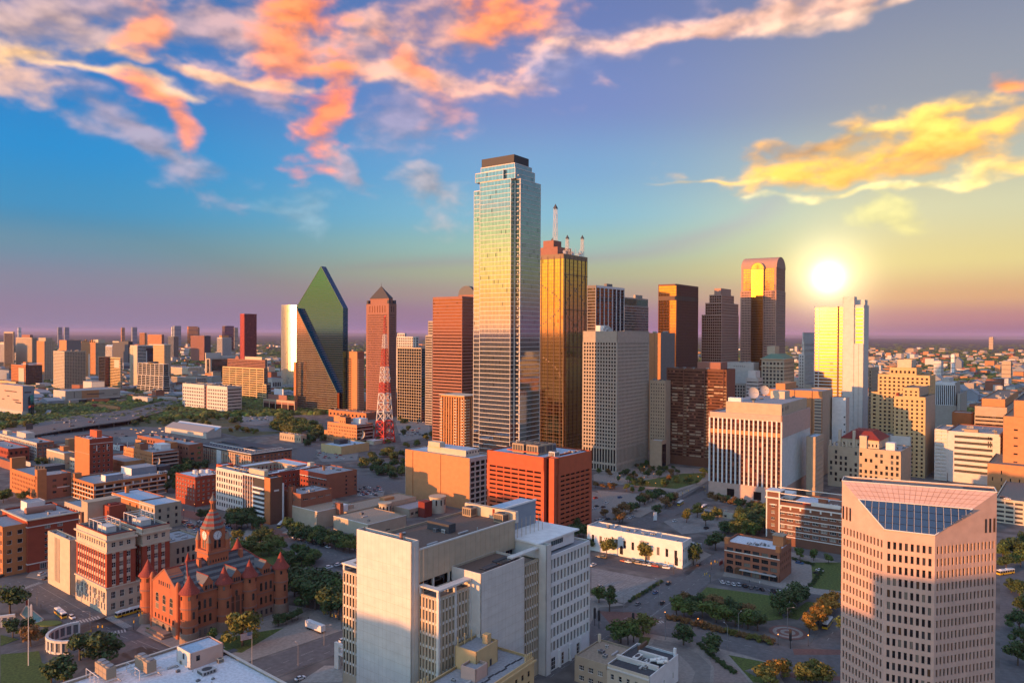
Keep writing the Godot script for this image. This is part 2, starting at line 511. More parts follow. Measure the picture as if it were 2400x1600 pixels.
	for q in [["car_white", 0.7, 0.7, 0.7], ["car_silver", 0.4, 0.41, 0.43], ["car_black", 0.02, 0.02, 0.022], ["car_grey", 0.13, 0.135, 0.145], ["car_red", 0.35, 0.03, 0.03], ["car_blue", 0.05, 0.12, 0.25], ["car_tan", 0.35, 0.28, 0.2], ["bus_yellow", 0.68, 0.42, 0.02]]:
		var m := mat(q[0], lin(q[1], q[2], q[3]), 0.35)
		m.clearcoat_enabled = true
		m.clearcoat = 0.6
		m.clearcoat_roughness = 0.1
	for q in [["leaf_dark", 0.035, 0.055, 0.018], ["leaf_green", 0.06, 0.085, 0.02], ["leaf_olive", 0.1, 0.095, 0.022], ["leaf_gold", 0.24, 0.12, 0.018], ["leaf_rust", 0.14, 0.075, 0.03]]:
		var m := mat(q[0], lin(q[1] * 1.5, q[2] * 1.6, q[3] * 1.4), 0.8)
		m.vertex_color_use_as_albedo = true
		m.backlight_enabled = true
		m.backlight = lin(q[1] * 0.7, q[2] * 0.7, q[3] * 0.4)

func stops(t: Array, x: float) -> Vector3:
	if x <= t[0][0]: return t[0][1]
	for i in range(1, t.size()):
		if x <= t[i][0]:
			var f: float = (x - t[i - 1][0]) / (t[i][0] - t[i - 1][0])
			return (t[i - 1][1] as Vector3).lerp(t[i][1], f * f * (3 - 2 * f) * 0.5 + f * 0.5)
	return t[-1][1]

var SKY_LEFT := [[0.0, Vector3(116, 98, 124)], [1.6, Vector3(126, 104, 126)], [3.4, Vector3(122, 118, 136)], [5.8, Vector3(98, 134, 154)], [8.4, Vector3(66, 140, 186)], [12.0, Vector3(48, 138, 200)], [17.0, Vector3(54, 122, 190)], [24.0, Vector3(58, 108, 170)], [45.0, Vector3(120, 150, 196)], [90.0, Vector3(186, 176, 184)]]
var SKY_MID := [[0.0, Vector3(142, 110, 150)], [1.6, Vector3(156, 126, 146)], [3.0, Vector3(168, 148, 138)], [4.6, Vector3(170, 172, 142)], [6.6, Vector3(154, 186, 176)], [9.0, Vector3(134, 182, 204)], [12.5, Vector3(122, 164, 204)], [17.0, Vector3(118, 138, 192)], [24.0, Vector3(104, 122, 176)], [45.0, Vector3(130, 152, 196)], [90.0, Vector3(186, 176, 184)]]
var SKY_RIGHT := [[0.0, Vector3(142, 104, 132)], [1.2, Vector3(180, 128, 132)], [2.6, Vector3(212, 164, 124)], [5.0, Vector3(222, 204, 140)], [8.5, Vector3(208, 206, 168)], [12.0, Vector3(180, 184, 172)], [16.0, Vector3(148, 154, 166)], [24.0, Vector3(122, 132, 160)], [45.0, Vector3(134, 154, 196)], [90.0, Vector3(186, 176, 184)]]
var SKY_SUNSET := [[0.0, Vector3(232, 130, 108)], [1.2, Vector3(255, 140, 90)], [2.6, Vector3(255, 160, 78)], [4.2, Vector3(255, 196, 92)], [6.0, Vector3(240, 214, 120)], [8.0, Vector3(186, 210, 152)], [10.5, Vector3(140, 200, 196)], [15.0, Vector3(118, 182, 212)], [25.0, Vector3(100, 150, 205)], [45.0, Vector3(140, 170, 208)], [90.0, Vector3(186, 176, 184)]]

func clear_sky(az: float, el: float) -> Vector3:
	var a := stops(SKY_LEFT, el)
	if az > -34.0 and az < 180.0:
		var mid := stops(SKY_MID, el)
		a = a.lerp(mid, smoothstep(-34.0, 4.0, az))
		if az > 4.0: a = mid.lerp(stops(SKY_RIGHT, el), smoothstep(4.0, 30.0, az) * (1.0 - smoothstep(45.0, 80.0, az)))
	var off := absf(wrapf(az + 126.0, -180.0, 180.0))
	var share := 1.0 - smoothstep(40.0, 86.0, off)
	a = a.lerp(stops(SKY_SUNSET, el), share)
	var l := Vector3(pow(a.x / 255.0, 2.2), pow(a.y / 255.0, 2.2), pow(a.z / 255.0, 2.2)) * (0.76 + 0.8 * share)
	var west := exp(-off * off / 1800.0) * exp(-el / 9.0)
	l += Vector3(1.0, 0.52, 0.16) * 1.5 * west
	var r := Vector2((az - 22.9) * 1.0, el - 4.1).length()
	l += Vector3(1.0, 0.95, 0.8) * 1.5 * exp(-r * r / 0.7) + Vector3(0.6, 0.52, 0.3) * exp(-r * r / 5.0) + Vector3(0.18, 0.13, 0.05) * exp(-r / 4.5)
	return l

var noise_a := FastNoiseLite.new()
var noise_b := FastNoiseLite.new()

func cloudy(az: float, el: float, clouds: Array) -> Vector3:
	var c := clear_sky(az, el)
	if el < 3.5 or clouds.is_empty(): return c
	var wx := noise_b.get_noise_2d(az * 2.0, el * 4.0) * 1.1; var wy := noise_b.get_noise_2d(az * 2.0 + 300.0, el * 4.0) * 1.1
	var f := noise_a.get_noise_2d(az * 1.5 + wx * 0.6, el * 3.2 + wy)
	var g := noise_a.get_noise_2d(az * 1.5 - 0.9, el * 3.2 + 1.8)
	var lit := clampf(1.0 + (f - g) * 0.6 + f * 0.2, 0.7, 1.3)
	for k: Array in clouds:
		var dx: float = az + wx - k[0]; var dy: float = el + wy - k[1]
		var u: float = (dx * k[4] + dy * k[5]) / k[2]; var v: float = (dy * k[4] - dx * k[5]) / k[3]
		var d := 1.26 - sqrt(u * u + v * v) + f * 0.95
		if d <= 0.0: continue
		c = c.lerp((k[7] as Vector3) * lit, smoothstep(0.0, 1.1, d) * k[6])
	return c

func make_sky() -> Sky:
	noise_a.seed = 21; noise_a.frequency = 0.11; noise_a.fractal_octaves = 6; noise_a.fractal_gain = 0.55
	noise_b.seed = 4; noise_b.frequency = 0.06; noise_b.fractal_octaves = 3
	var pic := Image.create(512, 256, false, Image.FORMAT_RGBF)
	for pass_no in 2:
		var wide := 512 if pass_no == 0 else 4096
		var step := 360.0 / wide
		var x0 := 0 if pass_no == 0 else -440; var x1 := wide if pass_no == 0 else 440
		var y0 := 0 if pass_no == 0 else 664; var y1 := 129 if pass_no == 0 else 1026
		for y in range(y0, y1):
			var el := maxf(0.0, 90.0 - (y + 0.5) * step)
			var near := CLOUDS.filter(func(k): return absf(el - k[1]) < 2.2 * (k[3] + k[2] * absf(k[5])) + 2.0)
			for x in range(x0, x1):
				var az := wrapf((x + 0.5) * step, -180.0, 180.0)
				var c := cloudy(az, el, near if absf(az) < 75.0 else [])
				pic.set_pixel(posmod(x, wide), y, Color(c.x, c.y, c.z))
		if pass_no == 0:
			pic.fill_rect(Rect2i(0, 129, 512, 127), Color(0.1, 0.085, 0.075))
			pic.resize(4096, 2048, Image.INTERPOLATE_BILINEAR)
	var pano := PanoramaSkyMaterial.new()
	pano.panorama = ImageTexture.create_from_image(pic)
	pano.filter = true
	var s := Sky.new()
	s.sky_material = pano
	return s

func lattice(o: Vector3, w0: float, w1: float, h: float, n: int, m: String, called: String) -> void:
	var p := P(called, m)
	var r := maxf(0.12, w0 * 0.035)
	var q := [Vector3(-1, 0, -1), Vector3(1, 0, -1), Vector3(1, 0, 1), Vector3(-1, 0, 1)]
	for j in n:
		var a := lerpf(w0, w1, float(j) / n) / 2; var e := lerpf(w0, w1, float(j + 1) / n) / 2
		var y0 := h * j / n; var y1 := h * (j + 1) / n
		for i in 4:
			var s: Vector3 = q[i]; var t: Vector3 = q[(i + 1) % 4]
			p.tube(o + s * a + Vector3.UP * y0, o + s * e + Vector3.UP * y1, r * 1.3, r * 1.3, 5, false)
			p.tube(o + s * e + Vector3.UP * y1, o + t * e + Vector3.UP * y1, r, r, 4, false)
			p.tube(o + s * a + Vector3.UP * y0, o + t * e + Vector3.UP * y1, r, r, 4, false)
			p.tube(o + t * a + Vector3.UP * y0, o + s * e + Vector3.UP * y1, r, r, 4, false)

func dish(o: Vector3, r: float) -> void:
	var p := P("dish", "metal_pale")
	p.piece()
	var d := Vector3(-0.75, 0.25, 0.6).normalized()
	var x := d.cross(Vector3.UP).normalized()
	var y := x.cross(d)
	for j in 4:
		for i in 14:
			var f := TAU * i / 14; var g := TAU * (i + 1) / 14
			var r0 := r * j / 4.0; var r1 := r * (j + 1) / 4.0
			var z0 := r0 * r0 / r * 0.35; var z1 := r1 * r1 / r * 0.35
			var a := o + (x * cos(f) + y * sin(f)) * r0 + d * z0; var e := o + (x * cos(f) + y * sin(f)) * r1 + d * z1
			var c := o + (x * cos(g) + y * sin(g)) * r1 + d * z1; var h := o + (x * cos(g) + y * sin(g)) * r0 + d * z0
			if j == 0: p.tri(a, e, c)
			else: p.quad(a, e, c, h)
	P("feed_horn", "dark_metal").tube(o + d * r * 0.3, o + d * r * 0.9, 0.12, 0.2, 5)
	P("dish_mount", "metal_grey").tube(o - Vector3(0, r * 1.15, 0), o - d * 0.05, 0.22, 0.18, 6)

func hip_roof(called: String, m: String, x0: float, x1: float, z0: float, z1: float, y: float, rise: float, run: float) -> void:
	var k := minf(run, minf(x1 - x0, z1 - z0) * 0.48)
	var p := P(called, m)
	var a := Vector3(x0, y, z1); var c := Vector3(x1, y, z1); var e := Vector3(x1, y, z0); var g := Vector3(x0, y, z0)
	var a1 := Vector3(x0 + k, y + rise, z1 - k); var c1 := Vector3(x1 - k, y + rise, z1 - k); var e1 := Vector3(x1 - k, y + rise, z0 + k); var g1 := Vector3(x0 + k, y + rise, z0 + k)
	p.quad(a, a1, c1, c); p.quad(c, c1, e1, e); p.quad(e, e1, g1, g); p.quad(g, g1, a1, a); p.quad(a1, g1, e1, c1)

func roof_strips(a: Vector3, e: Vector3, ta: Vector3, te: Vector3, n: int) -> void:
	for i in n:
		var f := float(i) / n; var g := float(i + 1) / n
		var p := P(["slate_course", "slate_course_pale"][i % 2], ["slate_dark", "slate_grey"][i % 2])
		var lift := Vector3(0, 0.06, 0)
		p.quad(a.lerp(ta, f) + lift, a.lerp(ta, g), e.lerp(te, g), e.lerp(te, f) + lift)

func clock_face(o: Vector3, u: Vector3, n: Vector3, r: float) -> void:
	P("clock_rim", "rose_granite").tube(o - n * 0.1, o + n * 0.16, r + 0.35, r + 0.35, 24)
	P("clock_dial", "white_paint").tube(o, o + n * 0.2, r, r, 24)
	for i in 12:
		var f := TAU * i / 12
		var d := u * sin(f) + Vector3.UP * cos(f)
		P("hour_mark", "dark_trim").tube(o + d * r * 0.72 + n * 0.22, o + d * r * 0.92 + n * 0.22, 0.1, 0.1, 4)
	P("clock_hand", "dark_trim").tube(o + n * 0.24, o + n * 0.24 + (u * 0.35 + Vector3.UP * 0.94) * r * 0.8, 0.1, 0.06, 4)
	P("clock_hand", "dark_trim").tube(o + n * 0.26, o + n * 0.26 + (u * -0.1 - Vector3.UP * 0.99) * r * 0.5, 0.13, 0.09, 4)

var crowns: Array = []
var trunk_mesh: ArrayMesh
var cars := {}

func crown_mesh(sd: int, leaves: int, size: float, narrow := 1.0) -> ArrayMesh:
	var r := RandomNumberGenerator.new()
	r.seed = sd
	var mb := Mb.new()
	var lobes := []
	for i in 12:
		var f := r.randf() * TAU
		var q := sqrt(r.randf()) * 0.33 * narrow
		var y := r.randf_range(0.32, 0.86)
		q *= 1.0 - maxf(0.0, (y - 0.62)) * 1.7
		lobes.append([Vector3(cos(f) * q, y, sin(f) * q), r.randf_range(0.13, 0.22) * (0.7 + 0.3 * narrow), r.randf_range(0.6, 1.5)])
	lobes.append([Vector3(0, 0.6, 0), 0.25 * (0.6 + 0.4 * narrow), 1.0])
	for i in leaves:
		var l: Array = lobes[r.randi() % lobes.size()]
		var d := Vector3(r.randfn(), r.randfn(), r.randfn()).normalized()
		var p: Vector3 = l[0] + d * l[1] * pow(r.randf(), 0.35) * Vector3(1.05, 0.85, 1.05)
		var n := (d + Vector3(r.randfn(), r.randfn() + 0.5, r.randfn()) * 0.55).normalized()
		var u := n.cross(Vector3(r.randfn(), r.randfn(), r.randfn())).normalized()
		var v := n.cross(u)
		var s := size * r.randf_range(0.55, 1.35)
		var k: float = l[2] * r.randf_range(0.65, 1.4)
		mb.col = Color(k * r.randf_range(0.85, 1.2), k, k * r.randf_range(0.7, 1.1))
		var w := s * r.randf_range(0.5, 0.9)
		mb.quad(p - u * s, p + v * w * 0.9 - u * s * 0.1, p + u * s, p - v * w + u * s * 0.15)
	return mb.mesh()

func make_life() -> void:
	for i in 5: crowns.append(crown_mesh(30 + i, 1150, 0.048, 1.0))
	for i in 2: crowns.append(crown_mesh(60 + i, 900, 0.04, 0.5))
	var t := Mb.new()
	t.tube(Vector3.ZERO, Vector3(0.01, 0.36, 0.0), 0.028, 0.017, 8, false)
	for i in 5:
		var f := TAU * i / 5.0 + 0.4
		t.tube(Vector3(0.01, 0.26 + 0.02 * i, 0), Vector3(cos(f) * 0.2, 0.56 + 0.03 * i, sin(f) * 0.2), 0.013, 0.004, 5, false)
	t.tube(Vector3(0.01, 0.35, 0), Vector3(0, 0.78, 0), 0.016, 0.004, 5, false)
	trunk_mesh = t.mesh()
	make_cars()

func tree(label: String, group: String, leaf: String, x: float, z: float, high: float, wide := 1.0, called := "tree", base := 0.0, shape := -1) -> void:
	var o := thing(called, label, "tree" if called == "tree" else "shrub", x, z, rng.randf() * TAU, group)
	o.position.y = base
	o.scale = Vector3(high * wide, high, high * wide)
	if called == "tree": put("trunk", trunk_mesh, "trunk", o)
	var c := put("crown" if called == "tree" else "foliage", crowns[shape if shape >= 0 else rng.randi() % 5], leaf, o)
	if called != "tree":
		c.scale = Vector3(1.1, 1.35, 1.1); c.position.y = -0.35

const TONE := {"d": "dark", "g": "green", "o": "olive", "y": "golden", "r": "rust brown"}
const LEAF := {"d": "leaf_dark", "g": "leaf_green", "o": "leaf_olive", "y": "leaf_gold", "r": "leaf_rust"}

func grove(label: String, group: String, leaves: Array, spots: Array, called := "tree", wide := 1.0, shape := -1) -> void:
	for i in spots.size():
		var s: Array = spots[i]
		var shade: String = leaves[rng.randi() % leaves.size()]
		tree("%s%s %s" % ["tall " if s[2] > 11 else "low " if s[2] < 7 else "", TONE[shade], label], group, LEAF[shade], s[0], s[1], s[2], wide * rng.randf_range(0.9, 1.2), called, 0.0, shape) if spots.size() > 1 else tree(label, group, LEAF[leaves[rng.randi() % leaves.size()]], s[0], s[1], s[2], wide * rng.randf_range(0.9, 1.2), called, 0.0, shape)

func far_grove(leaves: Array, spots: Array) -> void:
	for k in leaves.size():
		var mm := MultiMesh.new()
		mm.transform_format = MultiMesh.TRANSFORM_3D
		mm.mesh = crowns[k % 5]
		var mine := spots.filter(func(s): return int(absf(s[0] * 7 + s[1])) % leaves.size() == k)
		mm.instance_count = mine.size()
		for i in mine.size():
			var s: Array = mine[i]
			mm.set_instance_transform(i, Transform3D(Basis(Vector3.UP, rng.randf() * TAU).scaled(Vector3(s[2] * 1.25, s[2], s[2] * 1.25)), Vector3(s[0], -0.2 * s[2], s[1])))
		if mine.is_empty(): continue
		var o := MultiMeshInstance3D.new()
		o.name = numbered("far_grove")
		o.multimesh = mm
		o.material_override = M[LEAF[leaves[k]]]
		add_child(o)
		tag(o, "", "", "", "stuff")

func loft(mb: Mb, rows: Array) -> void:
	for i in rows.size() - 1:
		var a: Array = rows[i]; var e: Array = rows[i + 1]
		for s in [-1.0, 1.0]:
			var q0 := Vector3(a[0], a[2], a[1] * s); var q1 := Vector3(a[0], a[3], a[4] * s); var q2 := Vector3(e[0], e[3], e[4] * s); var q3 := Vector3(e[0], e[2], e[1] * s)
			if s > 0: mb.quad(q0, q1, q2, q3)
			else: mb.quad(q3, q2, q1, q0)
		mb.quad(Vector3(a[0], a[3], a[4]), Vector3(a[0], a[3], -a[4]), Vector3(e[0], e[3], -e[4]), Vector3(e[0], e[3], e[4]))
	for k in [0, rows.size() - 1]:
		var a: Array = rows[k]
		mb.quad(Vector3(a[0], a[2], -a[1]), Vector3(a[0], a[3], -a[4]), Vector3(a[0], a[3], a[4]), Vector3(a[0], a[2], a[1]))

func make_cars() -> void:
	for kind in 3:
		var body := Mb.new(); var glass := Mb.new(); var roof := Mb.new()
		if kind == 0:
			loft(body, [[-2.25, 0.7, 0.35, 0.72, 0.68], [-2.1, 0.86, 0.25, 0.86, 0.8], [-1.0, 0.9, 0.22, 0.95, 0.84], [0.9, 0.9, 0.22, 0.95, 0.84], [2.0, 0.86, 0.25, 0.8, 0.78], [2.25, 0.7, 0.35, 0.66, 0.66]])
			loft(glass, [[-1.75, 0.8, 0.9, 0.93, 0.78], [-1.05, 0.82, 0.92, 1.38, 0.62], [0.25, 0.82, 0.92, 1.4, 0.62], [1.1, 0.8, 0.9, 0.95, 0.78]])
			loft(roof, [[-1.0, 0.64, 1.38, 1.43, 0.58], [0.2, 0.64, 1.4, 1.45, 0.58]])
		elif kind == 1:
			loft(body, [[-2.35, 0.85, 0.35, 1.0, 0.84], [-2.2, 0.94, 0.3, 1.08, 0.9], [0.9, 0.95, 0.28, 1.1, 0.9], [2.1, 0.92, 0.3, 1.0, 0.86], [2.35, 0.8, 0.4, 0.85, 0.76]])
			loft(glass, [[-2.2, 0.88, 1.05, 1.1, 0.86], [-1.95, 0.88, 1.06, 1.66, 0.7], [0.3, 0.88, 1.06, 1.68, 0.7], [1.05, 0.86, 1.04, 1.1, 0.84]])
			loft(roof, [[-1.95, 0.72, 1.66, 1.74, 0.66], [0.3, 0.72, 1.68, 1.75, 0.66]])
		else:
			loft(body, [[-2.7, 0.92, 0.45, 1.05, 0.92], [-0.6, 0.95, 0.35, 1.05, 0.92], [1.6, 0.95, 0.35, 1.08, 0.9], [2.6, 0.9, 0.4, 0.98, 0.82]])
			loft(glass, [[-0.7, 0.88, 1.03, 1.1, 0.86], [-0.55, 0.88, 1.04, 1.66, 0.7], [0.7, 0.88, 1.04, 1.68, 0.7], [1.4, 0.86, 1.02, 1.1, 0.84]])
			loft(roof, [[-0.5, 0.72, 1.66, 1.74, 0.66], [0.7, 0.72, 1.68, 1.75, 0.66]])
			body.box(-2.6, -0.8, 1.0, 1.3, 0.84, 0.92); body.box(-2.6, -0.8, 1.0, 1.3, -0.92, -0.84)
		var wheel := Mb.new()
		wheel.tube(Vector3(0, 0, -0.11), Vector3(0, 0, 0.11), 0.33, 0.33, 12)
		var lamp := Mb.new(); lamp.box(-0.04, 0.04, -0.08, 0.08, -0.18, 0.18)
		cars[kind] = [body.mesh(), glass.mesh(), roof.mesh(), wheel.mesh(), lamp.mesh()]

func car(label: String, group: String, paint: String, kind: int, x: float, z: float, heading: float, y := 0.0, full := true) -> void:
	var o := thing(["car", "suv", "pickup_truck"][kind], label, ["car", "suv", "pickup truck"][kind], x, z, heading, group)
	o.position.y = y
	var m: Array = cars[kind]
	put("body", m[0], paint, o); put("glasshouse", m[1], "car_glass", o); put("roof", m[2], paint, o)
	var q := [[1.4, 0.8], [1.4, -0.8], [-1.4, 0.8], [-1.4, -0.8]]
	if full:
		for s in q: put("wheel", m[3], "tyre", o).position = Vector3(s[0], 0.33, s[1])
		for s in [0.6, -0.6]:
			put("headlight", m[4], "white_trim", o).position = Vector3(2.2, 0.62, s)
			put("tail_light", m[4], "tile_red", o).position = Vector3(-2.26 - 0.1 * kind, 0.7, s)
	else:
		var wm := Mb.new()
		for s in q: wm.tube(Vector3(s[0], 0.33, s[1] - 0.11), Vector3(s[0], 0.33, s[1] + 0.11), 0.33, 0.33, 8)
		var wn := put("wheels", meshes.get("wheels", wm.mesh()), "tyre", o)
		meshes["wheels"] = wn.mesh

const PAINT := {"w": "white", "s": "silver", "k": "black", "g": "grey", "r": "red", "b": "blue", "t": "tan"}

func traffic(where: String, group: String, heading: float, y: float, full: bool, rows: Array) -> void:
	for r: Array in rows:
		var hue: String = PAINT[r[0]]
		car("%s %s %s" % [hue, ["car", "sport utility car", "pickup truck"][r[1]], where], group, "car_" + hue, r[1], r[2], r[3], heading + rng.randf_range(-0.03, 0.03), r[4] if r.size() > 4 else y, full)

func bus(label: String, x: float, z: float, heading: float) -> void:
	var o := thing("city_bus", label, "bus", x, z, heading, "city buses on the streets")
	if not meshes.has("bus"):
		var a := Mb.new(); loft(a, [[-6.0, 1.2, 0.35, 1.3, 1.25], [6.0, 1.2, 0.35, 1.3, 1.25]])
		var g := Mb.new(); loft(g, [[-6.0, 1.22, 1.3, 2.5, 1.2], [6.02, 1.22, 1.3, 2.5, 1.2]])
		var r := Mb.new(); loft(r, [[-6.0, 1.22, 2.5, 2.95, 1.05], [6.0, 1.22, 2.5, 2.95, 1.05]])
		r.box(-4.5, -1.5, 2.95, 3.25, -0.8, 0.8); r.box(0.5, 3.0, 2.95, 3.2, -0.8, 0.8)
		var p := Mb.new()
		for i in 7:
			for s in [-1.24, 1.2]: p.box(-5.8 + i * 1.9, -5.65 + i * 1.9, 1.3, 2.5, s, s + 0.04)
		meshes["bus"] = [a.mesh(), g.mesh(), r.mesh(), p.mesh()]
	var m: Array = meshes["bus"]
	put("lower_body", m[0], "bus_yellow", o); put("window_band", m[1], "car_glass", o); put("roof", m[2], "car_white", o); put("pillars", m[3], "car_white", o)
	for s in [[4.0, 1.1], [4.0, -1.1], [-3.4, 1.1], [-3.4, -1.1]]:
		var w := put("wheel", cars[0][3], "tyre", o)
		w.position = Vector3(s[0], 0.48, s[1]); w.scale = Vector3(1.45, 1.45, 1.4)
	for s in [0.85, -0.85]: put("headlight", cars[0][4], "white_trim", o).position = Vector3(6.02, 0.8, s)

func street_lamp(label: String, group: String, x: float, z: float, high: float, lit := true, base := 0.0) -> void:
	var o := thing("street_lamp", label, "street lamp", x, z, 0, group)
	o.position.y = base
	var key := "lamp %.1f" % high
	if not meshes.has(key):
		var p := Mb.new()
		p.lathe(Vector3.ZERO, PackedVector2Array([Vector2(0.22, 0), Vector2(0.2, 0.5), Vector2(0.09, 0.7), Vector2(0.07, high - 0.5), Vector2(0.16, high - 0.45), Vector2(0.16, high - 0.35), Vector2(0.0, high - 0.34)]), 8)
		var g := Mb.new()
		g.lathe(Vector3(0, high - 0.34, 0), PackedVector2Array([Vector2(0, 0), Vector2(0.15, 0.04), Vector2(0.22, 0.2), Vector2(0.15, 0.36), Vector2(0, 0.42)]), 10)
		meshes[key] = [p.mesh(), g.mesh()]
	put("post", meshes[key][0], "dark_metal", o)
	put("lamp_globe", meshes[key][1], "lamp_glow" if lit else "white_trim", o)
	if lit:
		var l := OmniLight3D.new()
		l.name = "lamp_light"
		l.light_color = Color(1.0, 0.66, 0.34)
		l.light_energy = 5.0
		l.light_size = 0.2
		l.omni_range = 60.0
		l.omni_attenuation = 2.0
		l.shadow_enabled = true
		o.add_child(l)
		l.position = Vector3(0, high - 0.14, 0)

func arm_lamp(label: String, group: String, x: float, z: float, high: float, turn: float) -> void:
	var o := thing("mast_lamp", label, "street lamp", x, z, turn, group)
	var key := "arm %.1f" % high
	if not meshes.has(key):
		var p := Mb.new()
		p.tube(Vector3.ZERO, Vector3(0, high, 0), 0.14, 0.08, 7)
		p.tube(Vector3(0, high - 0.1, 0), Vector3(2.6, high + 0.3, 0), 0.06, 0.05, 5)
		var h := Mb.new(); h.box(2.4, 3.3, high + 0.2, high + 0.36, -0.16, 0.16)
		meshes[key] = [p.mesh(), h.mesh()]
	put("post", meshes[key][0], "metal_grey", o); put("lamp_head", meshes[key][1], "metal_pale", o)

func traffic_signal(label: String, x: float, z: float, turn: float) -> void:
	var o := thing("traffic_signal", label, "traffic signal", x, z, turn, "traffic signals at the crossings")
	if not meshes.has("signal"):
		var p := Mb.new()
		p.tube(Vector3.ZERO, Vector3(0, 6.2, 0), 0.13, 0.1, 7); p.tube(Vector3(0, 5.8, 0), Vector3(5.5, 6.2, 0), 0.08, 0.06, 6)
		var h := Mb.new(); h.box(-0.2, 0.2, 3.4, 4.5, 0.12, 0.4); h.box(3.0, 3.4, 5.4, 6.5, 0.1, 0.4); h.box(5.0, 5.4, 5.5, 6.6, 0.1, 0.4)
		meshes["signal"] = [p.mesh(), h.mesh()]
	put("post", meshes["signal"][0], "dark_metal", o); put("signal_head", meshes["signal"][1], "bus_yellow", o)

func person(label: String, x: float, z: float, turn: float, shirt: String) -> void:
	var o := thing("person", label, "person", x, z, turn)
	var b := Mb.new()
	b.lathe(Vector3(0, 0, 0), PackedVector2Array([Vector2(0, 0.92), Vector2(0.17, 0.94), Vector2(0.15, 1.1), Vector2(0.2, 1.38), Vector2(0.1, 1.47), Vector2(0.06, 1.5), Vector2(0.06, 1.54), Vector2(0.1, 1.6), Vector2(0.105, 1.68), Vector2(0.07, 1.76), Vector2(0, 1.78)]), 10)
	for s in [-1.0, 1.0]:
		b.tube(Vector3(0.2 * s, 1.4, 0), Vector3(0.27 * s, 0.85, 0.08 * s), 0.055, 0.04, 6)
		b.tube(Vector3(0.09 * s, 0.95, 0), Vector3(0.1 * s, 0.05, 0.16 * s), 0.085, 0.05, 6)
	put("body", b.mesh(), shirt, o)

func strip(called: String, m: String, corners: Array, y: float, kind := "structure") -> MeshInstance3D:
	var p := poly(corners)
	var b := Mb.new()
	if y > 0.09: b.prism(p, 0.0, y)
	else: b.sheet(p, y)
	var o := put(called, b.mesh(), m)
	tag(o, "", "", "", kind)
	return o

func poly(a: Array) -> PackedVector2Array:
	var p := PackedVector2Array()
	for i in range(0, a.size(), 2): p.append(Vector2(a[i], a[i + 1]))
	var s := 0.0
	for i in p.size(): s += p[i].cross(p[(i + 1) % p.size()])
	if s > 0: p.reverse()
	return p

func dash(mb: Mb, x0: float, z0: float, x1: float, z1: float, width: float, y: float, on: float, off: float) -> void:
	var a := Vector3(x0, y, z0); var e := Vector3(x1, y, z1)
	var d := (e - a).normalized(); var n := Vector3(-d.z, 0, d.x) * width / 2
	var l := a.distance_to(e)
	var s := 0.0
	while s < l:
		var t := minf(s + on, l)
		var p := a + d * s; var q := a + d * t
		mb.quad(p - n, q - n, q + n, p + n)
		s += on + off

func stalls(mb: Mb, n: int, ax: float, az: float, bx: float, bz: float, cx: float, cz: float, ex: float, ez: float) -> void:
	for i in n + 1:
		var t := float(i) / n
		dash(mb, lerpf(ax, bx, t), lerpf(az, bz, t), lerpf(cx, ex, t), lerpf(cz, ez, t), 0.14, 0.0225, 60, 1)

func zebra(mb: Mb, x0: float, z0: float, x1: float, z1: float, across: float, y: float) -> void:
	var a := Vector3(x0, y, z0); var e := Vector3(x1, y, z1)
	var d := (e - a).normalized(); var n := Vector3(-d.z, 0, d.x) * across / 2
	var k := int(a.distance_to(e) / 1.3)
	for i in k:
		var p := a + d * (i * 1.3); var q := p + d * 0.65
		mb.quad(p - n, q - n, q + n, p + n)

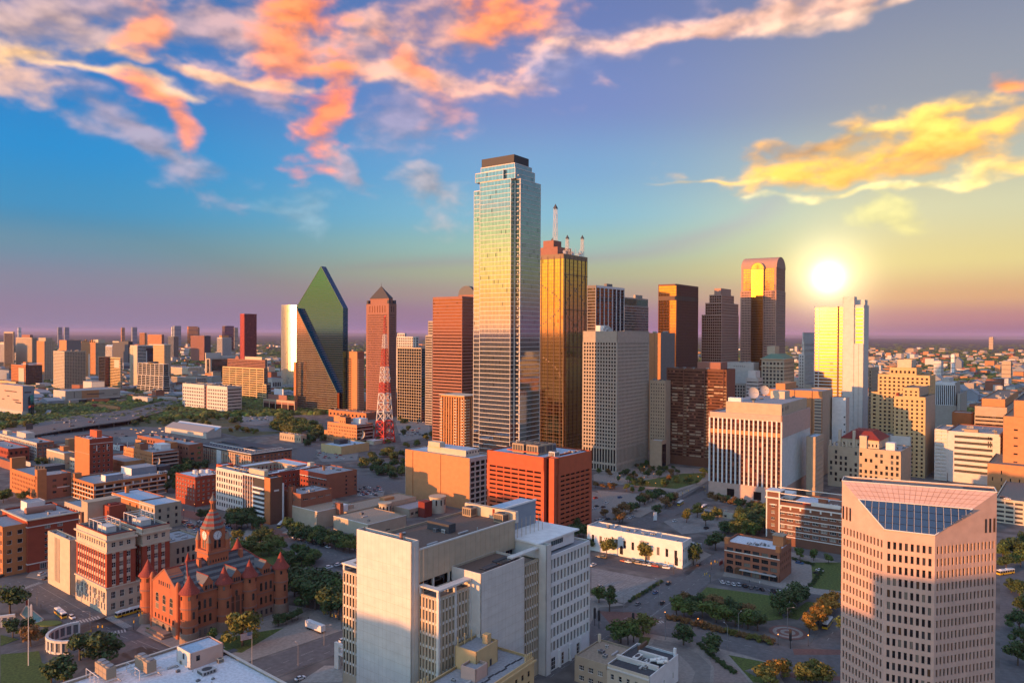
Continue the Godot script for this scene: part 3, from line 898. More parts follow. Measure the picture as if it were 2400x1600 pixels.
var CLOUDS := [
	[-23.46, 20.64, 18.96, 2.29, 0.999, 0.035, 0.62, Vector3(0.476, 0.311, 0.293)],
	[-30.83, 18.66, 6.87, 1.72, 1.000, 0.000, 0.50, Vector3(0.560, 0.359, 0.267)],
	[-13.60, 20.35, 13.61, 2.27, 0.990, -0.139, 0.62, Vector3(0.500, 0.302, 0.289)],
	[-3.20, 22.01, 7.99, 2.50, 1.000, 0.000, 0.70, Vector3(0.625, 0.311, 0.227)],
	[8.08, 21.13, 7.92, 1.58, 0.995, 0.105, 0.62, Vector3(0.399, 0.302, 0.359)],
	[16.95, 21.86, 16.58, 0.96, 0.996, 0.087, 0.80, Vector3(0.812, 0.453, 0.311)],
	[24.52, 21.49, 9.10, 0.61, 0.998, 0.070, 0.70, Vector3(0.843, 0.523, 0.359)],
	[-27.00, 13.58, 7.13, 1.43, 0.829, -0.559, 0.72, Vector3(0.349, 0.267, 0.311)],
	[-23.18, 11.66, 3.37, 0.80, 0.970, -0.242, 0.50, Vector3(0.267, 0.267, 0.349)],
	[-18.52, 16.91, 5.37, 1.74, 0.940, -0.342, 0.70, Vector3(0.442, 0.293, 0.320)],
	[-13.29, 12.64, 3.89, 0.97, 0.766, -0.643, 0.60, Vector3(0.421, 0.293, 0.311)],
	[-8.14, 15.64, 3.96, 2.47, 1.000, 0.000, 0.45, Vector3(0.399, 0.284, 0.339)],
	[-15.79, 9.10, 2.25, 1.54, 1.000, 0.000, 0.42, Vector3(0.267, 0.359, 0.410)],
	[-6.18, 10.52, 3.15, 1.72, 0.927, -0.375, 0.60, Vector3(0.442, 0.339, 0.320)],
	[-32.28, 17.37, 4.23, 0.85, 0.999, 0.035, 0.85, Vector3(0.891, 0.523, 0.227)],
	[-28.82, 16.84, 8.76, 0.50, 0.999, -0.052, 0.80, Vector3(0.875, 0.548, 0.302)],
	[-19.72, 17.74, 8.79, 0.47, 1.000, 0.017, 0.80, Vector3(0.843, 0.465, 0.267)],
	[-7.49, 18.73, 10.91, 0.73, 1.000, -0.017, 0.72, Vector3(0.767, 0.399, 0.276)],
	[-25.94, 19.87, 1.80, 2.16, 0.819, -0.574, 0.72, Vector3(0.875, 0.259, 0.087)],
	[-16.09, 22.22, 3.52, 1.99, 0.978, -0.208, 0.85, Vector3(0.957, 0.235, 0.062)],
	[-16.71, 19.51, 2.55, 1.92, 0.906, -0.423, 0.70, Vector3(0.908, 0.243, 0.087)],
	[-14.08, 15.94, 1.88, 4.04, 0.914, -0.407, 0.85, Vector3(0.941, 0.220, 0.062)],
	[-1.37, 22.75, 3.50, 2.50, 1.000, 0.000, 0.85, Vector3(0.957, 0.251, 0.078)],
	[-7.98, 19.54, 2.64, 0.92, 0.883, -0.469, 0.75, Vector3(0.875, 0.251, 0.106)],
	[-26.07, 16.06, 2.34, 0.78, 0.970, -0.242, 0.80, Vector3(0.875, 0.251, 0.092)],
	[-23.74, 14.22, 0.92, 2.14, 0.914, 0.407, 0.75, Vector3(0.843, 0.243, 0.087)],
	[-5.19, 16.64, 1.83, 1.99, 1.000, 0.000, 0.45, Vector3(0.723, 0.293, 0.190)],
	[25.88, 12.28, 10.50, 1.74, 0.995, 0.105, 0.95, Vector3(0.957, 0.500, 0.087)],
	[29.54, 14.09, 3.77, 0.99, 0.970, 0.242, 0.90, Vector3(1.000, 0.586, 0.122)],
	[21.70, 12.82, 5.27, 0.87, 0.998, 0.070, 0.80, Vector3(0.625, 0.320, 0.117)],
	[27.74, 11.58, 5.02, 0.71, 0.999, 0.035, 0.70, Vector3(0.680, 0.339, 0.092)],
	[26.68, 10.05, 8.64, 0.39, 0.998, 0.070, 0.92, Vector3(1.000, 0.812, 0.359)],
	[33.18, 10.51, 4.18, 0.47, 0.990, 0.139, 0.90, Vector3(1.000, 0.767, 0.311)],
	[15.11, 10.84, 3.86, 0.26, 0.999, -0.035, 0.85, Vector3(0.957, 0.612, 0.190)],
	[25.88, 13.71, 1.80, 0.42, 0.990, 0.139, 0.80, Vector3(1.000, 0.680, 0.190)],
	[33.87, 15.80, 1.38, 0.50, 0.906, -0.423, 0.85, Vector3(0.957, 0.311, 0.078)],
	[32.95, 13.35, 1.12, 0.34, 0.985, 0.174, 0.80, Vector3(0.974, 0.523, 0.117)],
	[26.42, 8.18, 2.69, 1.64, 1.000, 0.000, 0.35, Vector3(0.859, 0.737, 0.190)],
	[3.79, 19.23, 2.66, 1.00, 1.000, 0.000, 0.30, Vector3(0.311, 0.311, 0.465)],
	[37.60, 11.36, 5.81, 1.06, 0.990, 0.139, 0.80, Vector3(0.924, 0.523, 0.128)],
	[-37.65, 15.84, 6.86, 1.58, 1.000, 0.000, 0.70, Vector3(0.723, 0.410, 0.247)],
]

func _ready() -> void:
	rng.seed = 7
	var cam := Camera3D.new()
	cam.name = "camera"
	cam.fov = 49.0355
	cam.near = 1.0
	cam.far = 80000.0
	cam.position = Vector3(0, CAM_HEIGHT, 0)
	cam.rotation_order = EULER_ORDER_YXZ
	cam.rotation = Vector3(deg_to_rad(-0.57), 0, deg_to_rad(0.26))
	add_child(cam)
	make_materials()
	var env := Environment.new()
	env.background_mode = Environment.BG_SKY
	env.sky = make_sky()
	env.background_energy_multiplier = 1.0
	env.tonemap_mode = Environment.TONE_MAPPER_LINEAR
	env.tonemap_exposure = 1.42
	env.sdfgi_enabled = true
	env.ssao_enabled = true
	env.ssil_enabled = true
	env.fog_enabled = true
	env.fog_density = 0.000014
	env.fog_light_color = Color(0.72, 0.66, 0.82)
	var world := WorldEnvironment.new()
	world.name = "world"
	world.environment = env
	add_child(world)
	var sun := DirectionalLight3D.new()
	sun.name = "sun"
	sun.light_color = Color(1.0, 0.66, 0.36)
	sun.light_energy = 1.6
	sun.light_angular_distance = 0.5
	sun.shadow_enabled = true
	sun.look_at_from_position(Vector3.ZERO, Vector3(0.8064, -0.0802, -0.5859))
	add_child(sun)
	make_life()
	build_ground()
	build_core()
	build_middle()
	build_right()
	build_west_end()
	build_far_left()
	build_turreted_courthouse()
	build_streets()
	build_highway()
	build_traffic()
	build_trees()
	build_small_things()
	build_shade_hotel()
	build_far_city()
	finish()

func build_ground() -> void:
	var t := Mb.new()
	var p := PackedVector2Array()
	for i in 48: p.append(Vector2(cos(-TAU * i / 48.0), -sin(-TAU * i / 48.0)) * 42000.0)
	t.sheet(p, -0.06)
	var o := put("terrain", t.mesh(), "terrain")
	tag(o, "", "", "", "structure")
	var c := Mb.new()
	var q := PackedVector2Array()
	for i in 48: q.append(Vector2(cos(-TAU * i / 48.0) * 1500.0, -sin(-TAU * i / 48.0) * 1500.0 - 350.0))
	c.sheet(q, -0.01)
	o = put("city_ground", c.mesh(), "city_ground")
	tag(o, "", "", "", "structure")

func build_core() -> void:
	bld("mirror_glass_skyscraper","tallest tower, mirror glass turning from teal to gold, stepped crown, dark notched corner",3.31,-640.0,.9425,"skyscraper",37.28,40.02,273.83)
	if true:
		var mg := fs("white_band","curtain",1.55,3.9,1.0,.9,{"dep":.3,"glass": "mirror_silver","tint": Color(.95,.95,.95),"edge":.25,"top":.5,"bar":.16,"bar_out": -.1,"core": "slate_dark","frame": "spandrel_grey","sill":.5})
		var nn := 6.0
		var plan := PV([V2(nn,0),V2(w,0),V2(w,-d-11.65),V2(nn,-d-11.65),V2(nn,-d),V2(0,-d),V2(0,-nn),V2(nn,-nn)])
		var plan_low := rect(nn,w-6.0,-d-11.65,-d)
		block(PV([V2(nn,0),V2(w,0),V2(w,-d),V2(0,-d),V2(0,-nn),V2(nn,-nn)]),0,h,[mg,pl("white_band",.3),pl("white_band",.3),mg,mg,mg])
		block(plan_low,0,268.38,[mg,pl("white_band",.3),mg,mg])
		for i in roundi(h/7.6):P("corner_bracket","white_band").box(nn-2.4,nn,10+i*7.6,10.7+i*7.6,-1.6,-.6)
		P("corner_strip","white_band").box(nn-.5,nn+.3,0,h,-.6,.15)
		tier(2.0,w-5,-d+4,-3.0,h,283.28,mg)
		tier(3.6,w-7.5,-d-2,-4.6,283.28,287.64,mg)
		tier(-.5,w-9,-d-5,-14.0,h,282.19,mg)
		tier(5.0,w-10,-d-2,-6.4,287.64,295.26,pl("dark_trim",.3),{},"roof_dark",2.0)
		P("roof_hatch","metal_tan").box(7.0,12.0,287.27,289.45,-d*.55,-d*.35)
	bld("gold_glass_tower","gold mirror tower topped by white lattice spires, right of the tallest tower",55.85,-815.0,.925,"skyscraper",49.84,50.0,227.76)
	if true:
		var gg := fs("spandrel_tan","curtain",2.6,3.9,1.0,.93,{"dep":.3,"glass": "mirror_gold","tint": Color(.86,.85,.85),"edge":.5,"top":5.0,"bar":.1,"core": "slate_dark","frame": "spandrel_tan","sill":.5})
		whole(gg)
		for i in 6:
			P("upright","brown_trim").rt(w*(i+.5)/6.0-.3,w*(i+.5)/6.0+.3,0,h-2,-.2,.25)
			P("upright","brown_trim").lf(d,d*(i+.5)/6.0-.3,d*(i+.5)/6.0+.3,0,h-2,-.2,.25)
		for i in 60:
			var f := i/59.0
			var y := 90.0+f*(h-110.0)
			var sw := .5+.42*cos(f*TAU*1.5)
			if i % 4 != 3:
				P("light_panel","spandrel_tan").rt(w*sw-.7,w*sw+.7,y,y+1.6,-.2,.18)
				P("light_panel","spandrel_tan").rt(w*(1-sw)-.7,w*(1-sw)+.7,y,y+1.6,-.2,.182)
				P("light_panel","spandrel_tan").lf(d,d*sw-.7,d*sw+.7,y+3,y+4.6,-.2,.18)
		for y in [h*.55,h*.73,h*.9]:P("floor_line","brown_trim").rt(0,w,y,y+.8,-.2,.2)
		P("plant_room","rose_granite").box(6,w-16,h-1,h+9,-d+8,-12)
		P("plant_room","rose_granite").box(10,w-24,h+9,h+17,-d+16,-20)
		for q in [[w*.42,-d*.5,16.0,38.0,4.0],[w*.9,-4.0,-1.0,22.0,3.2],[w*.3,-5.0,4.0,14.0,3.2],[w*.9,-d+5.0,-1.0,22.0,3.2],[5.0,-d+5.0,-1.0,22.0,3.2]]:
			lattice(V3(q[0],h+q[2],q[1]),q[4],q[4]*.75,q[3],4,"lattice_white","spire_frame")
			P("spire_cap","dark_metal").lathe(V3(q[0],h+q[2]+q[3],q[1]),PV([V2(q[4]*.75,0),V2(0,q[4]*1.4)]),4,PI/4)
		for i in 7:dish(V3(4+i*5.5,h+2.5,-2.5-(i % 3)*3),1.7)
		for i in 14:P("mast","lattice_white").box(2+i*3.0,2.3+i*3.0,h-1,h+4+(i % 3)*2,-1.4,-1.1)
	bld("concrete_grid_tower","grey concrete tower with a deep square window grid and blank top band",106.7,-758.15,.9425,"skyscraper",73.85,40.53,143.31)
	if true:
		var gr := fs("concrete","grid",w/25.0,3.78,.5,.56,{"dep":.7,"edge":1.4,"top":11.0,"base":24.0,"tint": Color(.02,.02,.02)})
		var gl := fs("concrete","grid",d/12.4,3.78,.62,.6,{"dep":.7,"edge":1.0,"top":11.0,"base":24.0,"tint": Color(.012,.012,.012)})
		tier(0,w,-d,0,24,h,gr.merged({"base":.0},true),gl.merged({"base":.0},true),"roof_gravel")
		tier(0,w,-d,0,0,8,gr.merged({"base":.4,"top":1.0,"fl":6.5,"wh":.85},true),gl.merged({"base":.4,"top":1.0,"fl":6.5,"wh":.85},true),"")
		tier(0,w,-d,0,8,24,gr.merged({"base":.4,"top":1.0,"fl":14.5,"wh":.95},true),gl.merged({"base":.4,"top":1.0,"fl":14.5,"wh":.95},true),"")
		P("plant_room","white_paint").box(6,16,h-1,h+6,-d*.7,-d*.45)
		for i in 5:dish(V3(5+i*2.6,h+1.5+(i % 2)*2,-d*.42+(i % 3)),1.9)
		clutter(18,w-4,-d+4,-4,h-.9,10,2.6)
	bld("dark_striped_tower","dark tower with bright white vertical stripes behind the concrete grid tower",107.57,-960.0,.925,"skyscraper",76.07,13.38,203.14)
	whole(fs("white_paint","fin",w/7.0,3.9,.84,.75,{"dep":.8,"edge":.3,"top":3.0,"band": "spandrel_grey","tint": Color(.02,.018,.02)}),fs("dark_concrete","ribbon",3,3.9,1,.6,{"dep":.8,"top":3.0,"tint": Color(.03,.015,.012)}),"roof_dark")
	P("plant_room","dark_concrete").box(w*.45,w*.65,h-1,h+4,-d*.6,-d*.3)
	bld("glass_office_tower","grey banded tower with a green glass top floor right of the striped tower",162.36,-1080.0,.925,"skyscraper",75.55,8.35,194.0)
	if true:
		var up := fs("concrete","ribbon",3,3.9,1,.5,{"top":1.0,"tint": Color(.04,.05,.06)})
		tier(0,w,-d,0,0,h-12,up)
		tier(.5,w-.5,-d,-.5,h-12,h,fs("concrete","curtain",2.2,9,1,.85,{"top":1.4,"glass": "mirror_green","tint": Color(1,1,1),"bar":.12,"frame": "metal_grey"}))
		P("plant_room","concrete").box(w*.5,w*.8,h-1,h+5,-d*.7,-d*.3)
	bld("orange_flank_block","plain slab block with one flank coloured sunlit orange behind the concrete grid tower",179.18,-900.0,.925,"office block",39.59,17.53,142.12)
	whole(pl("dark_concrete"),pl("orange_tan"))  # sun on the left face and shade on the right put into wall colours
	P("joint","dark_trim").lf(d,d*.5,d*.5+.3,0,h,-.2,.02)
	clutter(0,w,-d,0,h-.9,6,4.0)
	bld("bronze_mirror_tower","square bronze mirror tower with one dark band near its flat top",221.95,-1010.0,.925,"skyscraper",72.82,27.01,208.64)
	if true:
		var g := fs("brown_granite","curtain",1.9,3.8,1,.9,{"dep":.3,"glass": "mirror_gold","tint": Color(.95,.75,.65),"top":2.0,"bar":.14,"edge":.6,"frame": "brown_trim"})
		var r := fs("brown_granite","fin",3.4,3.8,.5,.85,{"dep":.5,"glass": "mirror_bronze","tint": Color(.6,.5,.5),"top":2.0})
		whole(r,g,"roof_dark")
		P("louvre_band","brown_trim").lf(d,0,d,h-22,h-16,-.2,.1)
		P("louvre_band","brown_trim").rt(0,w,h-22,h-16,-.2,.12)
	bld("stepped_granite_tower","reddish granite tower stepping up in setbacks beside the bronze mirror tower",297.07,-1060.0,.925,"skyscraper",67.17,29.85,197.24)
	if true:
		var g := fs("tan_granite","grid",3.1,3.9,.72,.66,{"dep":.3,"glass": "mirror_gold","tint": Color(.75,.55,.45),"top":1.2})
		var r := fs("tan_granite","grid",3.1,3.9,.62,.55,{"dep":.3,"glass": "mirror_bronze","tint": Color(.6,.5,.5),"top":1.2})
		tier(0,w,-d,0,0,168.9,r,g)
		tier(0,w*.98,-d*.82,-.2,168.9,185.8,r,g)
		tier(.2,w*.72,-d*.62,-.4,185.8,197.2,r,g)
		tier(2,w*.6,-d*.4,-2,197.2,206.3,pl("tan_granite"))
	bld("vault_roofed_tower","pink granite tower with barrel vault roof and a shining gold centre strip",398.74,-1130.0,.9948,"skyscraper",56.64,52.5,249.64)
	if true:
		var g := fs("tan_granite","grid",2.4,3.9,.6,.5,{"dep":.4,"tint": Color(.05,.03,.03),"top":1.2,"edge":1.6})
		var sh := 207.8
		var y1 := 242.6
		var up := fs("tan_granite","grid",2.4,3.9,.85,.75,{"dep":.4,"glass": "mirror_gold","tint": Color(1.1,.9,.75),"top":.6,"edge":3.0})
		var side := fs("tan_granite","grid",3.0,7.8,.7,.9,{"dep":.4,"glass": "mirror_gold","tint": Color(.5,.45,.4),"top":.8,"edge":2.0})
		tier(0,w,-d,0,sh,y1,side,up,"")
		tier(-2.0,w,-d-.6,.6,0,sh,g,g,"slate_grey")
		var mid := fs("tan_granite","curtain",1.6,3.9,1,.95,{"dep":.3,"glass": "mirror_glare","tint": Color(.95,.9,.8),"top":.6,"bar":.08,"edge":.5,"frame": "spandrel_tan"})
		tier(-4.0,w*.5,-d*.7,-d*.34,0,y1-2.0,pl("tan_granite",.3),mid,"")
		var p := PV()
		var r := w/2.0
		var q := PV()
		for i in 17:q.append(V2(-cos(PI*i/16.0),sin(PI*i/16.0)))
		for j in 16:
			var a := q[j]; var e := q[j+1]
			P("vault_roof","tan_granite").quad(V3(r+a.x*r,y1+a.y*r*.62,.5),V3(r+a.x*r,y1+a.y*r*.62,-d-.5),V3(r+e.x*r,y1+e.y*r*.62,-d-.5),V3(r+e.x*r,y1+e.y*r*.62,.5))
			P("gable_end","tan_granite").tri(V3(r,y1,.4),V3(r+a.x*r*.99,y1+a.y*r*.61,.4),V3(r+e.x*r*.99,y1+e.y*r*.61,.4))
			var c := -d*.52; var rr := d*.18
			P("round_gable","mirror_gold").tri(V3(-4.05,y1-2,c),V3(-4.05,y1-2+a.y*rr,c+a.x*rr),V3(-4.05,y1-2+e.y*rr,c+e.x*rr))
			P("cross_vault","tan_granite").quad(V3(r,y1-2+a.y*rr*1.1,c+a.x*rr*1.1),V3(-4.6,y1-2+a.y*rr*1.1,c+a.x*rr*1.1),V3(-4.6,y1-2+e.y*rr*1.1,c+e.x*rr*1.1),V3(r,y1-2+e.y*rr*1.1,c+e.x*rr*1.1))
			P("cross_vault","tan_granite").quad(V3(-4.6,y1-2+a.y*rr,c+a.x*rr),V3(-4.6,y1-2+a.y*rr*1.1,c+a.x*rr*1.1),V3(-4.6,y1-2+e.y*rr*1.1,c+e.x*rr*1.1),V3(-4.6,y1-2+e.y*rr,c+e.x*rr))
	bld("shining_gold_tower","pale tower of glowing golden window bands with tall blank white shafts under the sun",408.96,-870.0,.925,"skyscraper",26.95,55.74,182.28)
	if true:
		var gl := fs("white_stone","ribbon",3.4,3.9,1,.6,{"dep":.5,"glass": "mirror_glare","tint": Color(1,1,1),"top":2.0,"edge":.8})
		var zg := -22.83
		var z0 := -55.74
		tier(3.0,w,z0,zg,0,175.8,pl("white_stone",.5),gl)
		P("upright","brown_trim").ob(V3(3.0,0,z0),Vector3.BACK,(zg-z0)*.8,(zg-z0)*.86,0,174.8,-.4,.15)
		P("upright","white_stone").ob(V3(3.0,0,z0),Vector3.BACK,(zg-z0)*.14,(zg-z0)*.17,0,174.8,-.4,.2)
		tier(0,w*.5,zg,zg*.45,0,185.7,pl("white_stone"))
		tier(0,w,zg*.45,0,0,130.2,pl("white_stone"))
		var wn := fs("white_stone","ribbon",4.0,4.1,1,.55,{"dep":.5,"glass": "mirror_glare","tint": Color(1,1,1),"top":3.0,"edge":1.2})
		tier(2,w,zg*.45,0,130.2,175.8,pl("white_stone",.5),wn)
		tier(w*.5,w,zg*.5,-1.5,175.8,182.3,pl("white_stone"))
		P("joint","spandrel_tan").ob(V3(0,0,zg*.45),Vector3.BACK,5.0,5.3,0,130.2,-.2,.02)
	bld("tiered_white_tower","old pale tower with tiered top half hidden left of the golden banded tower",364.09,-930.0,.9599,"skyscraper",105.45,7.15,117.02)
	if true:
		var g := fs("white_stone","grid",3.0,3.8,.45,.5,{"top":1.5,"tint": Color(.04,.03,.03)})
		whole(g)
		tier(1,w,-d*.5,-1,h,132.9,fs("white_stone","grid",4.0,6,.5,.5,{"top":2.0}))
		tier(3,w-3,-d*.4,-3,132.9,143.5,pl("white_stone"))
		tier(0,w*.9,0,9,0,79.3,pl("pale_concrete"))
	bld("copper_roofed_block","classical stone block with green copper roof below the vault roofed tower",320.48,-880.0,.9599,"office block",45.63,26.32,111.62)
	if true:
		var g := fs("sand","grid",4.4,4.6,.6,.62,{"top":3.0,"tint": Color(.05,.045,.04)})
		whole(g)
		P("cornice","sand").prism(rect(-1.2,w+1.2,-d-1.2,1.2),h-9.5,h-8.6,true)
		P("cornice","sand").prism(rect(-1.3,w+1.3,-d-1.3,1.3),h-.4,h+.5,true)
		hip_roof("roof_slope","copper_green",-.6,w+.6,-d-.6,.6,h+.5,5.5,9.0)
		P("plant_room","sand").box(w*.3,w*.7,h+5,h+15,-d*.9,-d*.55)
	bld("blank_white_block","plain pale block with a row of small square holes under its roof",291.34,-900.0,.9599,"office block",20.35,35.0,106.7)
	whole(pl("pale_concrete"),fs("pale_concrete","grid",2.6,3,.4,.3,{"base":h-6.5,"top":3.0,"edge":d*.28}),"roof_white")
	clutter(0,w,-d,0,h-.9,8,2.5)
	bld("pale_stepped_block","small pale block with two stepped white roofs in front of the copper roof",280.14,-850.0,.9599,"office block",17.87,13.59,91.11)
	whole(fs("pale_concrete","ribbon",3,3.8,1,.3,{"top":3.0}),{},"roof_white")
	tier(2,w,-d*.9,-3,h,h+8,pl("white_stone"),{},"roof_white")
	bld("punched_window_block","low block of dark punched windows between brown tower and stepped white roofs",272.39,-870.0,.9599,"office block",7.89,20.15,82.95)
	whole(fs("concrete","grid",3.0,3.8,.55,.6,{"top":1.2,"tint": Color(.015,.015,.015)}))
	bld("brown_balcony_tower","brown residential slab with stacks of small recessed balconies",223.67,-777.83,.9599,"apartment tower",27.01,66.74,103.99)
	if true:
		var bz := -d
		var g := fs("brown_panel","ribbon",2.2,3.25,1,.55,{"top":2.0,"edge":.8,"tint": Color(.07,.03,.02),"dep":.4,"base":9.0})
		whole(pl("brown_granite",.4),g,"roof_dark")
		for q in [.02,.3,.65,.955]:
			for j in 24:
				var y := 10.0+j*3.25
				if y > h-3:break
				P("balcony","spandrel_tan").lf(d,d*q,d*q+3.4,y,y+1.15,-.1,1.0,true)
			P("upright","brown_granite").lf(d,d*q-.5,d*q,8,h+.6,-.2,1.3)
		for j in 24:
			for i in 9:
				var y := 10.0+j*3.25
				if y < h-3 and rng.randf() < .3:P("tan_panel","tan").lf(d,d*(.1+i*.1),d*(.19+i*.1),y+.1,y+1.5,-.1,.06)
		for i in 6:P("column","spandrel_tan").box(.4,1.6,0,8.5,-d+2+i*(d-5)/5.0,-d+3.4+i*(d-5)/5.0)
		P("plant_room","rose_granite").box(4,w-2,h,h+7,-d*.5,-d*.12)
		clutter(1,7,-d*.95,-2,h-.9,12,2.6)
	bld("white_striped_office","office block of white vertical stripes over pink base with large dish antennas",222.66,-614.77,.9599,"office block",94.18,62.21,73.49)
	if true:
		var pd := 13.0
		var g := fs("white_paint","fin",d/16.0,3.8,.68,.72,{"dep":1.1,"edge":.7,"top":.4,"wh":.7,"band": "brown_panel","glass": "pane","tint": Color(.06,.02,.014)})
		var r := fs("white_paint","fin",w/26.0,3.8,.55,.9,{"dep":1.1,"edge":.5,"top":.4,"band": "slate_dark","tint": Color(.05,.07,.1)})
		tier(0,w,-d,0,pd,h-4.6,r,g,"")
		tier(-.2,w,-d,.2,h-4.6,h,pl("pink_granite",1.1))
		P("belt","orange_tan").lf(d,.8,d-.8,h-18.0,h-14.5,-.9,-.3)
		P("belt","pink_granite").rt(0,w,h-18.5,h-4.6,-.5,.06)
		tier(.3,w,-d,-.3,0,pd,pl("pink_granite"),fs("pink_granite","grid",d/8.0,pd-3.0,.85,.7,{"top":3.0,"glass": "pane","skip":.6,"tint": Color(.03,.02,.02)}),"")
		P("penthouse","sand").box(4,w-7,h-1,h+9.2,-d*.78,-1.6)
		P("penthouse_roof","roof_grey").box(4.2,w-7.2,h+9.2,h+9.3,-d*.78+.2,-1.8)
		P("louvre","dark_metal").rt(6,9,h+3,h+6,-2.0,-1.55)
		P("louvre","dark_metal").rt(16,18.5,h+3.5,h+6.5,-2.0,-1.55)
		P("louvre","dark_metal").rt(22,24.5,h+3.8,h+6.8,-2.0,-1.55)
		P("stair_head","cream").box(w*.62,w*.8,h+9.2,h+16,-d*.42,-d*.22)
		P("stair_head","white_paint").box(6,12,h+9.2,h+12.5,-d*.76,-d*.58)
		P("dish_support","metal_tan").box(w*.3,w*.3+3,h+9.2,h+11,-d*.56,-d*.5)
		dish(V3(w*.3,h+15.5,-d*.53),5.0)
		dish(V3(w*.7,h+15.5,-d*.55),4.4)
		clutter(4,w-8,-d*.7,-3,h+9.3,6,2.2)
	bld("orange_top_hotel","wide hotel slab with its left face coloured sunlit orange and columns of balconies behind the striped office",307.76,-740.0,.9599,"hotel",45.72,58.43,84.64)
	whole(pl("tan"),pl("orange_tan"))  # left face carries the sunlight as an orange version of the tan
	for q in [.28,.56,.88]:
		P("balcony_recess","dark_concrete").lf(d,d*q,d*q+6.0,4,h-7,-.2,.04)
		for j in 30:
			var y := 4.0+j*3.1
			if y < h-8:P("balcony","cream").lf(d,d*q-.3,d*q+6.3,y,y+1.1,0,1.3,true)
	for q in [.27,.55,.84]:P("upright","brown_trim").lf(d,d*q-.8,d*q,0,h,-.1,.3)
	P("plant_room","orange_tan").box(1,w-2,h-1,h+6,-d*.78,-d*.62)
	bld("pale_flank_block","windowless pale lilac flank wall with one column of round holes",340.42,-760.0,.9599,"office block",14.93,13.85,76.74)
	whole(pl("pale_concrete"),pl("white_paint"))
	for j in 7:P("vent_hole","dark_trim").tube(V3(-.12,12.0+j*7.5,-1.6),V3(.1,12.0+j*7.5,-1.6),.9,.9,8)
	bld("tan_stone_block","tan stone block with small windows left of the brown balcony tower",164.63,-800.0,.9425,"office block",13.18,18.41,90.8)
	whole(pl("tan"),fs("tan","grid",3.1,3.7,.35,.42,{"top":2.5,"tint": Color(.03,.025,.02)}),"roof_dark")
	clutter(1,w,-d,0,h-.9,7,2.6)
	bld("low_tan_annex","low tan annex with a white roof rim at the foot of the brown tower",155.91,-775.0,.9425,"building",11.59,13.5,29.9)
	whole(pl("tan"),{},"roof_white")
	P("window_strip","pane_dark").rt(1,w-1,2,h-4,-.1,.05)
	bld("cream_block_beside_office","cream stone block in shadow tucked behind the white striped office",260.66,-640.0,.9599,"office block",30.05,7.69,52.97)
	whole(fs("tan","grid",3.2,4.4,.4,.5,{"top":3.0,"base":8.0,"tint": Color(.03,.025,.02)}),pl("tan"),"roof_blue")
	P("ledge","sand").rt(0,w,h-6.0,h-5.4,0,.4)
	bld("brown_banded_tower","broad brown tower of alternating dark bands left of the tallest tower",-60.15,-900.0,.9425,"skyscraper",23.67,47.41,185.14)
	if true:
		var g := fs("rose_granite","ribbon",3,3.9,1,.42,{"top":2.2,"glass": "mirror_bronze","tint": Color(.7,.55,.5),"edge":.6})
		whole(g,{},"roof_brown")
	bld("vault_topped_tower","distant brown tower with a curved dark roof peeping above the brown banded tower",-51.97,-1010.0,.9425,"skyscraper",7.36,27.03,193.02)
	if true:
		whole(pl("rose_granite"),{},"")
		var r := d/2.0
		for j in 12:
			var a := V2(-cos(PI*j/12.0),sin(PI*j/12.0)); var e := V2(-cos(PI*(j+1)/12.0),sin(PI*(j+1)/12.0))
			P("vault_roof","slate_dark").quad(V3(0,h+a.y*r*.9,-r+a.x*r),V3(w,h+a.y*r*.9,-r+a.x*r),V3(w,h+e.y*r*.9,-r+e.x*r),V3(0,h+e.y*r*.9,-r+e.x*r))
			P("gable_end","slate_grey").tri(V3(.01,h,-r),V3(.01,h+e.y*r*.9,-r+e.x*r),V3(.01,h+a.y*r*.9,-r+a.x*r))
	bld("thin_banded_tower","slim grey banded tower edge squeezed left of the brown banded tower",-118.67,-1150.0,.9425,"skyscraper",20.81,14.12,159.49)
	whole(fs("concrete","ribbon",3,3.9,1,.5,{"top":1.6,"tint": Color(.04,.03,.03)}))
	tier(-6,0,-d,0,0,h-22,fs("concrete","ribbon",3,3.9,1,.5,{"top":1.6,"tint": Color(.04,.03,.03)}))
	bld("pyramid_roofed_tower","dark red granite tower with a slate pyramid roof behind the lattice mast",-206.05,-1250.0,.9425,"skyscraper",17.99,54.39,190.03)
	if true:
		var g := fs("rose_granite","grid",2.6,3.9,.55,.58,{"top":1.5,"tint": Color(.035,.015,.012),"edge":3.2})
		var y1 := 190.0
		tier(0,w,-d,0,0,y1-16,g,{},"")
		tier(0,w,-d,0,y1-16,y1,fs("rose_granite","grid",5,12,.3,.7,{"top":2.0,"edge":4.0,"glass": "mirror_bronze"}),fs("rose_granite","grid",6,13,.3,.8,{"top":2.0,"edge":6.0,"glass": "mirror_bronze","tint": Color(.6,.5,.5)}),"roof_dark")
		for q in [[.5,-.5],[w-4.5,-.5],[.5,-d+4.5],[w-4.5,-d+4.5]]:
			P("corner_pavilion","slate_dark").box(q[0],q[0]+4,y1-1,y1+6,q[1]-4,q[1])
		tier(4.5,w-4.5,-d+4.5,-4.5,y1-1,y1+9,pl("rose_granite"),{},"")
		var c := V3(w/2,y1+9,-d/2)
		var top := V3(w/2,220.6,-d/2)
		var q4 := [V3(3.8,y1+9,-3.8),V3(w-3.8,y1+9,-3.8),V3(w-3.8,y1+9,-d+3.8),V3(3.8,y1+9,-d+3.8)]
		for i in 4:P("pyramid_roof","slate_dark").tri(q4[i],top,q4[(i+1) % 4])
		P("finial","dark_metal").tube(top,top+V3(0,6,0),.4,.1,6)
	bld("green_grid_office","dark green glass office with a pale square frame right of the pyramid roofed tower",-143.16,-1180.0,.9425,"office block",13.87,52.42,117.52)
